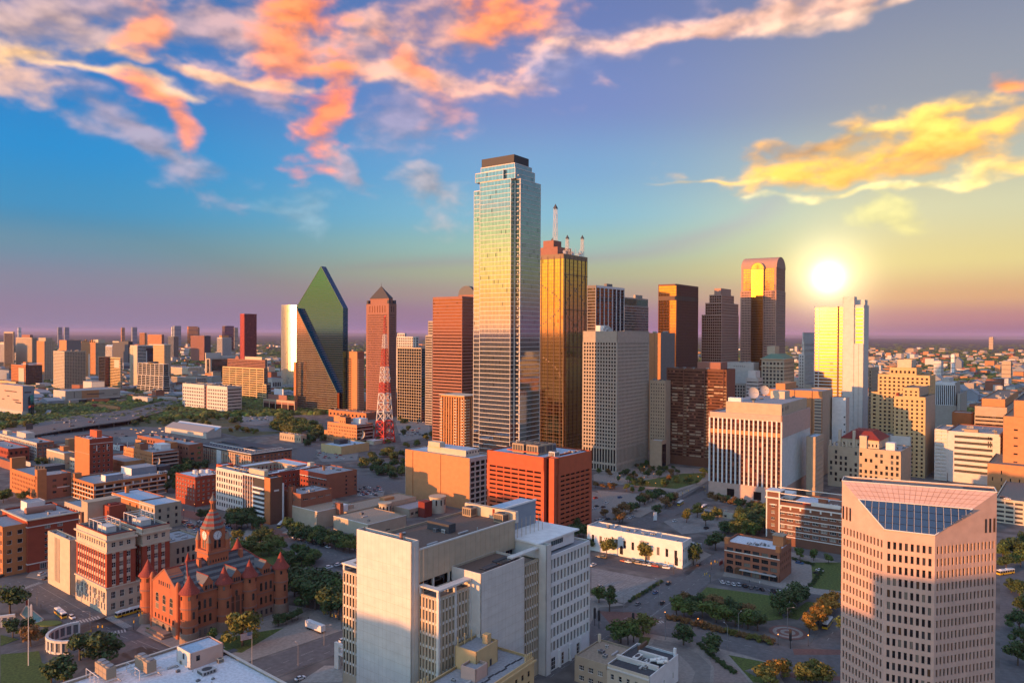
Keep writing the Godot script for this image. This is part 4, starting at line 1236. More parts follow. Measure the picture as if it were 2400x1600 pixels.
	whole(fs("blue_grey","ribbon",3,3.9,1,.8,{"glass": "mirror_green","tint": Color(.8,.8,.8),"top":1.5}),fs("tan","grid",5.2,4.6,.86,.8,{"dep":.3,"glass": "mirror_green","tint": Color(.45,.45,.45),"top":1.5,"edge":.4}),"roof_gravel")
	bld("white_frame_flats","white framed block with dark windows peeping over the green glass office",-193.17,-1500.0,.9425,"building",8.69,53.6,133.61)
	whole(fs("white_stone","grid",5,5,.6,.6,{"top":1.5,"tint": Color(.03,.02,.02)}))
	tier(2,w-2,-d,-d*.6,h,h+7,fs("white_stone","grid",5,5,.6,.6,{"top":1.5}))
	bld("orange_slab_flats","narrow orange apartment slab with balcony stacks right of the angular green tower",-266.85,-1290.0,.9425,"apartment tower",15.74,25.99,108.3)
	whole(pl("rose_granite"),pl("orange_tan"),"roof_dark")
	for j in 30:
		var y := 4.0+j*3.1
		if y < h-3:
			P("balcony","orange_tan").lf(d,d*.06,d*.44,y,y+1.1,0,1.2,true)
			P("balcony_recess","dark_trim").lf(d,d*.1,d*.4,y+1.1,y+2.9,-.2,.05)
			P("side_balcony","cream").rt(1.0,w-.5,y,y+.9,0,1.6,true)
	bld("white_orange_flats","apartment block with white checker balconies and one blank orange wall",-89.8,-1000.0,.9076,"apartment tower",41.2,19.7,80.01)
	whole(pl("brown_granite"),fs("white_stone","grid",2.6,3.1,.5,.55,{"top":2,"edge":.5,"tint": Color(.03,.02,.015)}))
	tier(-.6,5.0,-d*.28,.6,0,h+1.2,pl("orange_brick"))
	P("plant_room","cream").box(6,13,h-1,h+6,-d*.7,-d*.3)
	for i in 4:P("mast","lattice_red").tube(V3(7+i*1.6,h+5,-d*.5),V3(7+i*1.6,h+17,-d*.5),.2,.15,5)
	bld("orange_balcony_flats","orange apartment tower with cream corner balconies at the tallest tower's foot",-50.77,-800.0,.9076,"apartment tower",23.15,34.42,72.92)
	whole(fs("orange_tan","fin",3.6,3.1,.5,.9,{"dep":.7,"top":1.6,"edge":1.0,"base":5.0,"band": "spandrel_tan","tint": Color(.05,.02,.01)}),{},"roof_gravel")
	for j in 26:
		var y := 6.0+j*3.1
		if y < h-3:
			for q in [[.0,.1],[.62,.72],[.9,1.0]]:
				P("balcony","cream").lf(d,d*q[0],d*q[1],y,y+1.1,0,1.8,true)
			P("balcony","cream").rt(0,w*.3,y,y+1.1,0,1.8,true)
	P("roof_slab","cream").prism(rect(-1.6,w+1.6,-d-1.6,1.6),h,h+.8,true)

func build_middle() -> void:
	bld("red_records_block","bright red office block with long dark window slots and cooling plant on a blue roof",28.8,-512.0,.8901,"office block",48.24,60.31,54.63)
	if true:
		var r := fs("bright_red","grid",w/8.0,3.25,.87,.42,{"dep":.9,"top":12.0,"edge":2.4,"tint": Color(.012,.008,.008)})
		var l := fs("bright_red","grid",(d-9.0)/7.0,3.25,.88,.42,{"dep":.9,"top":9.5,"edge":2.2,"tint": Color(.012,.008,.008)})
		tier(0,w,-d,-8.0,0,h,pl("bright_red",.9),l,"roof_blue")
		block(rect(6.0,w,-8.0,0),0,h,[r,pl("bright_red",.9),pl("bright_red",.9),pl("bright_red",.9)],"roof_blue")
		P("corner_shaft","bright_red").box(2.2,5.4,0,h-.3,-5.4,-1.0)
		P("corner_glass","mirror_dark").box(3.0,6.2,0,h-1.0,-8.2,-1.6)
		for i in 4:ac_unit(12+(i % 2)*9.5,h-.9,-d*.62+(i/2)*13,8.5,7.5,10.5,"metal_tan")
		for i in 3:ac_unit(31,h-.9,-d*.68+i*8,5.0,6.0,6.5,"metal_grey")
		P("steel_frame","bright_red").box(7.0,38.0,h+.6,h+1.4,-d*.78,-d*.76)
		P("steel_frame","bright_red").box(7.0,7.6,h+.6,h+1.4,-d*.76,-d*.3)
		ac_unit(12,h-.9,-8,6,4.0,5,"white_trim")
		P("walkway","metal_grey").box(26,40,h-.6,h-.3,-10,-8.4)
		clutter(20,w-2,-d*.3,-4,h-.9,8,1.8)
	bld("orange_wall_block","tan block with a huge blank orange wall left of the red office block",-32.96,-591.96,.8901,"office block",25.46,74.77,41.33)
	if true:
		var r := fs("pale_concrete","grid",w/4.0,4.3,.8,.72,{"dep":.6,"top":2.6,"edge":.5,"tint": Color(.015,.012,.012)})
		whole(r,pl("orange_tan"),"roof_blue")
		P("lower_wing","orange_tan").box(.2,w-1,h-12.0,h-11.0,-d-.1,-d*.98)
		P("penthouse","cream").box(5,w-4,h-1,h+4.5,-d*.7,-d*.12)
		P("penthouse_roof","roof_blue").box(5.3,w-4.3,h+4.5,h+4.6,-d*.7+.3,-d*.12-.3)
		for i in 5:P("louvre","dark_metal").ob(V3(5,0,-d*.12),Vector3.RIGHT,1+i*3.4,2.6+i*3.4,h+1.6,h+3.2,-.1,.05)
		for i in 2:P("pier","orange_tan").lf(d,d*(.1+i*.44),d*(.13+i*.44),0,h-.5,-.2,.5)
		P("stair_head","cream").box(4,10,h+4.5,h+8.5,-d*.68,-d*.5)
		clutter(4,w-2,-d*.9,-d*.72,h-.9,4,2.0)
	bld("white_court_complex","big white stone court complex of blank slabs with brown roof in the foreground",-35.55,-266.0,.9076,"courthouse",96.45,29.66,65.56)
	if true:
		var ws := pl("white_stone")
		var wn := fs("sand","grid",1.7,4.35,.5,.8,{"dep":.8,"edge":.1,"top":.6,"base":6.0,"own":1,"frame": "brown_trim","my":2,"band": "white_stone"})
		tier(0,3.84,-29.66,0,0,65.56,ws,{},"roof_brown")
		tier(3.84,61.26,-27.66,-.6,0,43.07,ws,{},"")
		P("recessed_glass","mirror_dark").box(4.34,61.26,43.07,50.07,-26.66,-2.2)
		for i in 9:P("column","white_stone").box(11.84+i*8.5,12.54+i*8.5,43.07,50.07,-1.4,-.7)
		tier(3.84,60.76,-28.46,-.3,50.07,61.65,pl("sand"),{},"roof_brown")
		P("attic_ledge","white_stone").box(3.84,60.76,61.65,62.15,-.9,-.2)
		for i in 26:P("attic_rib","sand").box(5.34+i*3.0,5.54+i*3.0,50.07,61.55,-.32,-.18)
		tier(3.84,21.47,-.2,9.61,0,46.49,wn,wn,"roof_gravel")
		for q in [[3.84,9.61],[12.47,9.61],[20.57,9.61],[3.84,.9]]:
			P("frame_post","white_stone").box(q[0],q[0]+.9,45.99,48.76,q[1]-.9,q[1])
		for q in [[3.84,9.61],[12.47,9.61],[20.57,9.61]]:P("bay_post","white_stone").box(q[0]-.1,q[0]+.9,0,46.49,q[1]-.9,q[1]+.25)
		P("roof_frame","white_stone").box(3.64,21.77,48.76,49.36,6.61,9.91)
		P("roof_frame","white_stone").box(3.64,6.24,48.78,49.34,-.2,6.61)
		clutter(5.84,19.47,0,6.61,45.59,5,1.8)
		tier(21.47,48.01,-.4,14.39,0,51.79,ws,{},"roof_brown")
		P("skylight","pane_mid").box(36.01,45.01,50.94,51.59,9.39,12.19)
		P("roof_hatch","roof_dark").box(27.47,35.47,50.94,51.39,8.39,11.39)
		P("roof_hatch","roof_dark").box(37.47,45.47,50.94,51.39,6.39,8.39)
		tier(48.01,61.26,-.4,11.89,0,47.81,wn,ws,"roof_gravel")
		P("roof_frame","white_stone").box(43.01,61.26,51.71,52.31,9.49,12.09)
		P("frame_post","white_stone").box(48.01,48.91,47.11,51.71,10.99,11.89)
		tier(61.26,64.76,-25.66,15.65,0,53.6,ws)
		var mo := fs("white_paint","grid",(31.69-3)/11.0,(48.24-8.0)/7.0,.78,.74,{"dep":.6,"edge":.3,"top":1.0,"base":7.0,"own":1,"frame": "white_trim","mx":3,"my":1})
		tier(64.76,96.45,-21.66,14.65,0,48.24,mo)
		for i in 4:window(V3(67.76+i*6.42,3.0,14.68),Vector3.RIGHT,3.0,5.0,"white_trim",2,3)
		for i in 3:P("door_pier","white_paint").box(71.76+i*8.0,72.76+i*8.0,0,7.2,14.65,15.45)
		tier(61.76,89.45,-19.66,10.65,48.24,53.24,pl("white_paint"))
		for i in 6:P("green_glass","mirror_green").ob(V3(71.76,0,10.65),Vector3.RIGHT,i*1.5,i*1.5+1.2,50.24,52.24,-.1,.05)
		P("canopy","white_paint").box(60.76,91.45,53.24,53.94,-20.66,12.05)
		
		P("upper_house","blue_grey").box(62.76,87.45,53.94,64.24,-17.66,-9.0)
		P("upper_house_roof","roof_blue").box(63.36,86.85,64.24,64.34,-17.06,-9.6)
		P("upper_house_rim","white_paint").box(62.56,87.65,64.24,64.94,-9.6,-8.8)
		P("upper_house_rim","white_paint").box(62.56,63.36,64.24,64.94,-17.66,-9.6)
		P("grey_panel","metal_grey").ob(V3(62.76,0,-9),Vector3.RIGHT,1.5,7.5,55.74,62.24,-.1,.06)
		P("grey_panel","metal_grey").ob(V3(62.76,0,-24),Vector3.BACK,2.0,13.0,55.74,62.24,-.1,.06)
		tier(60.26,62.36,-28.16,.4,60.65,65.24,pl("white_stone"),pl("cream"),"roof_dark")
		P("door","tile_red").ob(V3(60.26,0,-28.16),Vector3.BACK,16,17.2,61.65,64.85,-.1,.06)
		ac_unit(57.26,60.75,-22.66,4.0,4.2,5.0,"metal_tan")
		ac_unit(57.26,60.75,-5.0,4.0,4.2,5.0,"metal_tan")
		P("black_tank","roof_dark").box(30,34,60.85,64.25,-21.66,-9.66)
		clutter(11.84,51.26,-25.66,-3,60.75,9,1.8)
		P("chimney","rose_granite").tube(V3(2.6,64.56,-8),V3(2.6,67.16,-8),.6,.6)
		tier(3.84,33.84,-42.34,-27.76,0,46.49,ws,wn,"roof_gravel")
		P("roof_frame","white_stone").box(3.54,25.84,48.76,49.36,-42.74,-39.34)
		P("roof_frame","white_stone").box(3.56,6.24,48.78,49.34,-39.34,-29.66)
		for q in [-42.34,-30.66]:P("frame_post","white_stone").box(3.84,4.74,45.99,48.76,q,q+.9)
		for i in 16:
			P("stone_joint","sand").ob(V3(0,0,-29.66),Vector3.BACK,0,29.66,3.0+i*3.5,3.06+i*3.5,-.1,.012)
			if 3.0+i*3.5 < 50.79:P("stone_joint","sand").ob(V3(21.47,0,14.39),Vector3.RIGHT,0,26.54,3.0+i*3.5,3.06+i*3.5,-.1,.012)
		for i in 17:P("stone_joint","sand").ob(V3(0,0,-29.66),Vector3.BACK,2.0+i*2.1,2.05+i*2.1,0,64.56,-.1,.011)
		for i in 12:P("stone_joint","sand").ob(V3(21.47,0,14.39),Vector3.RIGHT,2.0+i*2.1,2.05+i*2.1,0,50.79,-.1,.011)
	bld("entrance_portal","small white open entrance portal beside the left foot of the white complex",-66.65,-305.9,.9076,"portal",10.0,8.0,10.0)
	if true:
		var pw := P("wall","white_stone")
		pw.box(0,1.2,0,11,-9,-6.4); pw.box(0,1.2,0,11,-1.6,0); pw.box(0,1.2,9.6,11,-6.4,-1.6); pw.box(0,1.2,6.2,7.0,-6.4,-1.6)
		pw.box(1.2,9,6.0,7.0,-9,0); pw.box(8,9,0,6.0,-1.6,-.4); pw.box(8,9,0,6.0,-9,-8)
	bld("cream_roof_house","cream block with cluttered grey roof and yellow stair house at the bottom edge",8.64,-272.55,.9774,"building",60.0,19.0,22.0)
	if true:
		var cr := fs("yellow_stone","grid",4.0,4.2,.4,.55,{"dep":.4,"top":3.0,"edge":1.5,"own":1,"frame": "dark_trim","my":2})
		tier(-60,0,-19,0,0,22,cr,pl("yellow_stone"))
		P("cornice","yellow_stone").box(-60,.6,20.2,20.9,0,.6)
		tier(-22,-9,-19.5,-10,21,29,pl("yellow_stone"))
		P("door","dark_trim").ob(V3(-22,0,-10),Vector3.RIGHT,8,9.2,21.2,23.6,-.1,.05)
		P("chimney","yellow_stone").box(-13,-10.6,28,31.5,-14,-11.8)
		tier(-27,-20,-13,-6.5,21.1,25.6,pl("pink_granite"))
		for i in 4:P("vent_pipe","yellow_stone").tube(V3(-38-i*1.6,21,-18.6),V3(-38-i*1.6,24.4,-18.6),.35,.35,7)
		for i in 4:P("vent_pipe","yellow_stone").tube(V3(-5+i*1.3,21,-.6),V3(-5+i*1.3,24,-.6),.35,.35,7)
		for i in 3:P("vent_pipe","yellow_stone").tube(V3(-21+i*4.0,28,-19),V3(-21+i*4.0,32,-19),.3,.3,7)
		for i in 9:P("cable_tray","roof_dark").box(-32+i*3.4,-28.8+i*3.4,21.15,21.4,-5.2+(i % 3)*.4,-4.7+(i % 3)*.4)
		clutter(-48,-28,-16,-4,21.1,9,1.3)
	bld("twin_shop_houses","pair of low tan shop houses with cluttered dark roofs beside the curved drive",52.53,-280.88,.925,"building",25.48,33.33,11.0)
	if true:
		var sh := fs("tan","grid",5.0,4.6,.55,.5,{"top":2.2,"edge":1.0,"own":1,"frame": "white_trim","mx":3,"my":2})
		tier(0,w*.8,-d,-18.38,0,10.5,pl("tan"),sh,"roof_tan",.6)
		tier(0,w,-18.38,0,0,11.0,fs("white_paint","grid",9.0,9.0,.12,.3,{"top":3,"own":1}),fs("cream","grid",3.2,4.6,.42,.5,{"top":2.4,"own":1,"frame": "white_trim","my":2}),"roof_dark",.8)
		P("cornice","white_stone").ob(V3(0,0,-18.38),Vector3.BACK,.2,18.38,9.4,10.0,0,.35)
		P("party_wall","white_stone").box(w*.3,w*.34,10,12.0,-18.38,-.4)
		P("party_wall","white_stone").box(w*.62,w*.66,10,12.4,-12.86,-.4)
		P("chimney","cream").box(w*.7,w*.74,10,13.4,-d+.3,-d+1.3)
		P("chimney","white_paint").box(w-1.4,w-.4,10,13.4,-1.6,-.6)
		P("awning_frame","brown_trim").box(w-9,w-1.6,12.0,13.6,-13.78,-12.86)
		for i in 5:P("pipe_bundle","white_trim").tube(V3(w*.5+(i % 3)*1.6,11.4,-6+i),V3(w*.5+(i % 3)*1.6+.2,12.0,-3.4+i),.7,.7,9)
		ac_unit(w*.45,10.2,-11.03,5,2.2,2.2,"white_trim")
		clutter(2,w*.75,-d+2,-20.38,9.9,6,1.6)
		clutter(2,w*.6,-16.38,-3,10.2,7,1.5)
	bld("white_roof_building","broad flat white roof with cooling towers and pale stair house at the lower left edge",-116.66,-280.78,.8727,"building",70.0,70.0,24.0)
	tier(-62,0,0,62,0,24.8,pl("cream"),{},"roof_white",.8)
	P("coping","pale_concrete").box(-62,.3,24.8,25.0,-.2,.7)
	P("coping","pale_concrete").box(-.7,.3,24.8,25.0,.7,62)
	tier(-14.65,-2.65,10.87,20.87,23.9,29.6,pl("pink_granite"),pl("white_stone"),"roof_blue",.5)
	P("stair_window","pane_dark").ob(V3(-14.65,0,10.87),Vector3.BACK,4.4,5.6,26.4,28.2,-.1,.05)
	P("stair_window","pane_dark").ob(V3(-14.65,0,20.87),Vector3.RIGHT,2.0,3.3,26.4,28.2,-.1,.05)
	P("roof_mat","roof_dark").box(-1.65,4.35,24.0,24.08,15.87,18.87)
	for i in 9:P("roof_stair","metal_grey").box(-2.65+i*.5,-2.15+i*.5,27.0-i*.3,27.15-i*.3,12.87,14.07)
	for q in [[-25.44,10.77],[-36.26,5.42]]:
		for i in 3:
			P("cooling_tower","metal_tan").box(q[0]-1.6,q[0]+1.6,25.4,29.0,q[1]-4.5+i*3.1,q[1]-1.5+i*3.1)
			P("fan_ring","metal_grey").tube(V3(q[0],29.0,q[1]-3.0+i*3.1),V3(q[0],29.5,q[1]-3.0+i*3.1),1.2,1.25,10)
		for i in 5:P("steel_frame","lattice_white").box(q[0]-4.2,q[0]+4.2,25.0,25.3,q[1]-5.0+i*2.5,q[1]-4.8+i*2.5)
		for i in 4:P("steel_frame","lattice_white").box(q[0]-4.2,q[0]-4.05,24,27.5,q[1]-5.0+i*3.3,q[1]-4.85+i*3.3)
		P("steel_frame","lattice_white").box(q[0]-4.2,q[0]-4.05,27.3,27.45,q[1]-5,q[1]+5.2)
		P("pipe","metal_pale").tube(V3(q[0]+2.2,24.6,q[1]-6),V3(q[0]+2.2,24.6,q[1]+7),.2,.2,7)
	ac_unit(-12,24,27,5,1.4,4,"metal_pale")
	ac_unit(-5,24,23,2,1.6,1.5,"cream")
	ac_unit(-14,24,14,1.6,1.6,1.6,"cream")
	clutter(-30,-4,10,40,24,9,1.0)
	bld("pink_chamfer_tower","pink stone tower with sloping blue skylight on its cut corner, lower right",124.68,-249.0,.0,"tower",14.67,19.98,75.32)
	if true:
		var pk := fs("pink_granite","grid",1.56,3.93,.52,.62,{"dep":.45,"edge":.5,"top":3.0,"tint": Color(.012,.01,.012),"glass": "pane"})
		var pk2 := pk.merged({"bay":1.67,"own":1,"frame": "dark_trim"},true)
		var plan := PV([V2(.0,-.0),V2(12.95,6.89),V2(37.84,-.72),V2(42.06,-8.67),V2(-1.62,-27.05),V2(-5.84,-19.11)])
		var pp := pl("pink_granite",.45)
		block(plan,0,h,[pk2,pk,pp,pp,pp,pk],"roof_gravel",.5)
		var a := V3(.0,h,-.0); var e := V3(12.95,h,6.89)
		var c := V3(-5.84,87.91,-19.11); var g := V3(37.84,87.91,-.72)
		var cl := V3(c.x,h,c.z); var gl := V3(g.x,h,g.z)
		var tp := P("gable_wall","pink_granite")
		tp.tri(cl,c,a)
		tp.tri(e,g,gl)
		var back := V3(4.23,0,-7.95)
		tp.quad(gl,g,g+back,gl+back)
		tp.quad(cl+back,c+back,c,cl)
		tp.quad(gl+back,g+back,c+back,cl+back)
		var f := .6
		var m0 := a.lerp(c,f); var m1 := e.lerp(g,f)
		P("sloping_roof","pink_granite").quad(m0,c,g,m1)
		P("skylight_backing","slate_dark").quad(a,m0,m1,e)
		var nrm := (e-a).cross(m0-a).normalized()
		var across := (e-a).normalized()
		var ws := (m1-m0).dot(across); var off := (a-m0).dot(across); var ws2 := off+(e-a).length()
		var drop := (a-m0)-across*off
		for i in 16:
			var s0 := ws*(i+.05)/16.0; var s1 := ws*(i+.95)/16.0
			var d0 := clampf(minf(s0/off,(ws-s0)/(ws-ws2)),.0,1.0); var d1 := clampf(minf(s1/off,(ws-s1)/(ws-ws2)),.0,1.0)
			for j in 4:
				var t0 := j/4.0+.008; var t1 := (j+1)/4.0-.008
				if maxf(d0,d1) <= t0+.01:continue
				var pm := Mb.new()
				pm.quad(m0+across*s0+drop*minf(t1,d0)+nrm*.12,m0+across*s0+drop*minf(t0,d0)+nrm*.12,m0+across*s1+drop*minf(t0,d1)+nrm*.12,m0+across*s1+drop*minf(t1,d1)+nrm*.12)
				put("skylight_pane",pm.mesh(),"mirror_blue",b.root)
			P("skylight_rib","metal_pale").tube(m0+across*s0+nrm*.15,m0+across*s0+drop*d0+nrm*.15,.09,.09,4)
		for q in [[a,m0],[e,m1],[a,e],[m0,m1]]:P("skylight_rim","white_stone").tube(q[0]+nrm*.1,q[1]+nrm*.1,.22,.22,5)
		for j in range(1,4):P("stone_joint","rose_granite").tube(m0.lerp(c,j/4.0)+nrm*.0,m1.lerp(g,j/4.0)+nrm*.0,.05,.05,4)
		for i in range(1,24):P("stone_joint","rose_granite").tube(m0.lerp(m1,i/24.0),c.lerp(g,i/24.0),.04,.04,4)
		var r0 := c; var r1 := g
		P("rear_roof","roof_gravel").quad(r0+V3(0,-.4,0),r0+back+V3(0,-.4,0),r1+back+V3(0,-.4,0),r1+V3(0,-.4,0))
		for q in [[.02,.2],[.8,.98]]:
			P("plant_well","roof_dark").quad(r0.lerp(r1,q[0])+back*.15+V3(0,-.35,0),r0.lerp(r1,q[0])+back*.85+V3(0,-.35,0),r0.lerp(r1,q[1])+back*.85+V3(0,-.35,0),r0.lerp(r1,q[1])+back*.15+V3(0,-.35,0))
		for q in [[r0,r1],[r0+back,r1+back],[r0,r0+back],[r1,r1+back]]:P("roof_rim","white_stone").tube(q[0],q[1],.2,.2,5)
		for i in 3:
			window(cl.lerp(a,.04+i*.085)+V3(0,3.4,0)-V3(0,2.0,0)+V3(-.956,0,.292)*.03,(a-cl).normalized(),.8,4.6,"dark_trim",1,1)
			window(gl.lerp(e,.04+i*.07)+V3(0,1.6,0)+V3(.292,0,.956)*.03,(gl-e).normalized(),.8,4.6,"dark_trim",1,1)
	bld("white_arcade_block","long low white block with arched doors and cluttered grey roof behind the parking lot",102.64,-446.24,.925,"building",13.12,66.46,15.86)
	if true:
		var l := fs("white_paint","grid",d/12.0,h/2.0,.32,.42,{"dep":.4,"edge":1.5,"top":2.2,"base":2.0,"own":1,"frame": "dark_trim","mx":2,"my":2,"skip":.08})
		whole(fs("white_paint","grid",2.6,h/2.0,.5,.4,{"dep":.4,"top":2.0,"own":1,"frame": "dark_trim"}),l,"roof_grey",.8)
		for i in 3:window(V3(-.02,4.0,-d*(.06+i*.28)),Vector3.BACK,2.2,5.4,"dark_trim",2,3,true)
		P("rear_shed","roof_grey").box(w,w+26,0,6.0,-d*.72,-4)
		for i in 12:P("roof_skylight","metal_pale").box(w+3+(i % 6)*3.6,w+5.4+(i % 6)*3.6,6.0,6.7,-d*.5+(i/6)*12,-d*.5+6+(i/6)*12)
		P("chimney","yellow_stone").box(w+3,w+4.6,5,13,-8,-6.4)
		P("stair_head","concrete").box(w+1,w+9,5,8.4,-d*.7,-d*.6)
		clutter(2,w-2,-d*.95,-4,h-.8,16,1.6)
	bld("brown_brick_house","five storey brown brick warehouse with arched ground floor, white roof and awning",151.98,-421.59,.925,"warehouse",21.58,32.28,18.38)
	if true:
		var l := fs("mid_brick","grid",d/6.3,h/5.3,.76,.6,{"dep":.4,"edge":.8,"top":2.4,"base":4.6,"own":1,"frame": "dark_trim","mx":3,"my":2})
		whole(fs("mid_brick","grid",3.6,h/5.3,.4,.5,{"dep":.4,"top":2.4,"base":4.6,"own":1,"frame": "dark_trim"}),l,"roof_white",1.2)
		for i in 6:window(V3(-.02,2.4,-d*(.1+i*.16)),Vector3.BACK,4.4,4.2,"dark_trim",3,2,true)
		P("awning","metal_pale").box(-2.2,0,3.4,3.7,-d*.7,-d*.05)
		for q in [[-.1,-2.4],[w-2.6,-2.6],[-.1,-d]]:P("corner_parapet","orange_brick").box(q[0],q[0]+2.7,h-1.5,h+2.0,q[1],q[1]+2.5)
		P("stair_head","orange_brick").box(w-9,w-3,h-1,h+4.6,-8,-2)
		P("stair_roof","roof_tan").box(w-9.4,w-2.6,h+4.6,h+5.2,-8.4,-1.6)
		clutter(4,w-10,-d*.7,-d*.25,h-1.2,14,1.6)
		
		P("belt","white_band").lf(d,0,d,h-5.6,h-5.1,-.1,.06)
	bld("white_banded_warehouse","long dark brick warehouse banded in white with a corner tower and blue roof",218.67,-471.09,.925,"warehouse",34.0,56.22,28.62)
	if true:
		var l := fs("brown_brick","grid",5.2,4.05,.72,.46,{"dep":.4,"edge":1.0,"top":5.0,"base":6.0,"own":1,"frame": "white_trim","mx":4,"my":1})
		tier(0,34,-d,0,0,h,pl("brown_brick",.4),l,"roof_brown",1.4)
		for j in 9:P("stone_band","white_band").lf(d,7,d,6.0+j*4.05-.35,6.0+j*4.05+.15,-.1,.12)
		P("cornice","white_band").lf(d,0,d,h-2.8,h-2.0,-.1,.5)
		for i in 8:P("cornice_post","white_band").lf(d,8+i*6.4,9+i*6.4,h-4.6,h-2.8,-.1,.2)
		tier(-.5,10,-d-1.0,-d+8,0,h+6,pl("brown_brick",.4),fs("brown_brick","grid",4.2,4.05,.5,.5,{"dep":.4,"edge":2.0,"top":7,"base":6.0,"own":1,"frame": "white_trim","mx":2}))
		P("tower_frame","white_band").box(-1.2,10.6,h+1.6,h+2.6,-d-1.6,-d+8.6)
		P("tower_frame","white_band").box(-1.0,10.4,h+6,h+6.8,-d-1.4,-d+8.4)
		for q in [-d-1.1,-d+7.3]:P("tower_frame","white_band").box(-.7,.1,4,h+6,q,q+.8)
		P("blue_roof","roof_blue").box(12,30,h-1.2,h-1.0,-d*.75,-d*.42)
		P("stair_head","mid_brick").box(6,11,h-1,h+4.5,-d*.45,-d*.36)
		P("parapet_gable","white_band").box(-.2,.6,h,h+2.4,-d*.5,-d*.18)
		P("red_panel","tile_red").box(1,1.5,h-.6,h+1.6,-d*.18,0)
		P("red_panel","tile_red").box(1,1.5,h-.6,h+1.6,-d*.6,-d*.5)
		P("tank","white_trim").box(16,26,h-1,h+3,-d*.95,-d*.8)
		clutter(8,30,-d*.4,-4,h-1.4,6,2.2)

func build_right() -> void:
	bld("stepped_tan_hotel","big stepped tan stone tower with paired dark windows right of the golden tower",436.39,-780.0,.9076,"hotel",34.24,49.83,98.62)
	if true:
		var g := fs("yellow_stone","grid",4.4,4.0,.5,.5,{"top":2.0,"tint": Color(.02,.015,.015)})
		whole(g,{},"roof_gravel")
		tier(2,w,-d*.78,-d*.26,h,106.2,g,{},"roof_gravel")
		tier(4,w-4,-d*.64,-d*.36,106.2,114.6,pl("cream"))
		tier(1,w,-d*1.14,-d,0,79.0,g,{},"roof_gravel")
	bld("orange_wing_tower","sunlit orange tan wing with paired windows standing before the stepped tan tower",407.16,-735.0,.9076,"tower",57.15,28.14,87.57)
	if true:
		var g := fs("yellow_stone","grid",4.6,4.0,.42,.5,{"top":2.5,"tint": Color(.02,.015,.015)})
		tier(0,w,-d,0,0,h-8,pl("tan",.35),g,"roof_gravel")
		tier(0,w,-d*.72,-d*.2,h-8,h+1,pl("tan",.35),g,"roof_gravel")
		P("red_hatch","tile_red").box(1,4,h-9,h-5,-d*.94,-d*.86)
	bld("white_fin_block","white block of close vertical black stripes on a grey podium",653.96,-1101.22,.9076,"office block",48.42,28.22,71.7)
	tier(0,w,-d-2,2,0,h*.52,pl("concrete"))
	tier(.3,w,-d,0,h*.52,h,pl("concrete",.8),fs("white_paint","fin",d/11.0,20,.58,.97,{"dep":.8,"edge":.4,"top":4.5,"band": "white_paint","tint": Color(.012,.012,.014)}),"roof_white")
	P("plant_room","pale_concrete").box(4,w-3,h-1,h+6,-d*.64,-d*.3)
	bld("grey_flank_annex","plain grey tower annex right of the white block with black stripes",654.88,-1090.0,.9076,"building",68.87,4.31,56.25)
	whole(pl("concrete"))
	bld("white_parking_deck","wide white parking deck with long dark openings and roof plant",455.44,-695.79,.9076,"parking garage",73.25,53.82,48.55)
	if true:
		var l := fs("white_stone","open",d/5.0,(h-12)/7.0,1,.45,{"dep":.8,"top":2.2,"base":8.0,"edge":6.0,"core": "dark_trim"})
		tier(0,w,-d*.8,0,0,h,fs("rose_granite","open",6,3.6,.9,.45,{"dep":.8,"core": "dark_trim"}),l)
		tier(-.3,w*.6,-d,-d*.8,0,h+1.0,pl("white_stone",.8),fs("white_stone","open",5,3.4,.9,.5,{"dep":.8,"top":1.0,"edge":.8,"core": "dark_concrete"}))
		for j in 3:
			for i in 5:P("window_panes","pane_dark").ob(V3(0,0,0),Vector3.FORWARD,2.0+i*1.7,3.0+i*1.7,h-5.4-j*4.0,h-3.2-j*4.0,-.1,.03)
		P("plant","metal_tan").box(5,14,h-.9,h+2.2,-d*.55,-d*.34)
		clutter(3,w-3,-d*.75,-3,h-.9,10,2.6)
	bld("orange_low_block","wide low block with glowing orange upper band behind the white parking deck",504.05,-760.0,.9076,"building",170.03,28.19,67.5)
	whole(fs("tan","ribbon",3,4,1,.4,{"top":9,"tint": Color(.02,.015,.015)}),{},"roof_gravel")
	tier(4,w,-d*.8,-2,h,h+8,pl("orange_tan"),{},"roof_gravel")
	clutter(4,w,-d*.8,-2,h+7,8,2.5)
	bld("orange_hut_block","small orange box on a grey roof right of the striped white block",492.74,-800.0,.9076,"building",21.47,18.25,57.57)
	whole(pl("orange_brick"))
	bld("right_edge_tower","tan tower coloured sunlit orange on its left, with slit windows cut by the right edge of the picture",443.19,-640.0,.9076,"tower",106.27,18.37,70.62)
	whole(pl("tan"),fs("orange_tan","ribbon",8,7.0,1,.2,{"top":8,"edge":d*.42,"tint": Color(.02,.015,.015)}),"roof_gravel")  # sunlight on the left face is in its orange colour, right stays tan
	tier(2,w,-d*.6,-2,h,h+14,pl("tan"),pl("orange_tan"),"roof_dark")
	bld("orange_wall_hall","low orange hall with scattered slit windows at the right edge",435.86,-622.1,.9076,"hall",93.83,33.11,30.98)
	whole(pl("tan"),fs("orange_tan","grid",6.5,6.5,.14,.5,{"top":4,"base":3,"skip":.35,"tint": Color(.02,.015,.015)}),"roof_gravel")
	bld("tan_parking_ramp","tan parking ramp with open decks and a few rooftop cars behind the pink tower",384.3,-548.15,.9076,"parking garage",115.58,24.54,17.9)
	whole(fs("cream","open",6,3.1,.85,.5,{"dep":.8,"core": "dark_trim","top":1.0}),{},"roof_gravel")
	bld("red_tile_roof_hotel","tan stone block crowned by a red tiled roof with chimneys",344.31,-660.01,.9076,"hotel",44.64,61.44,37.76)
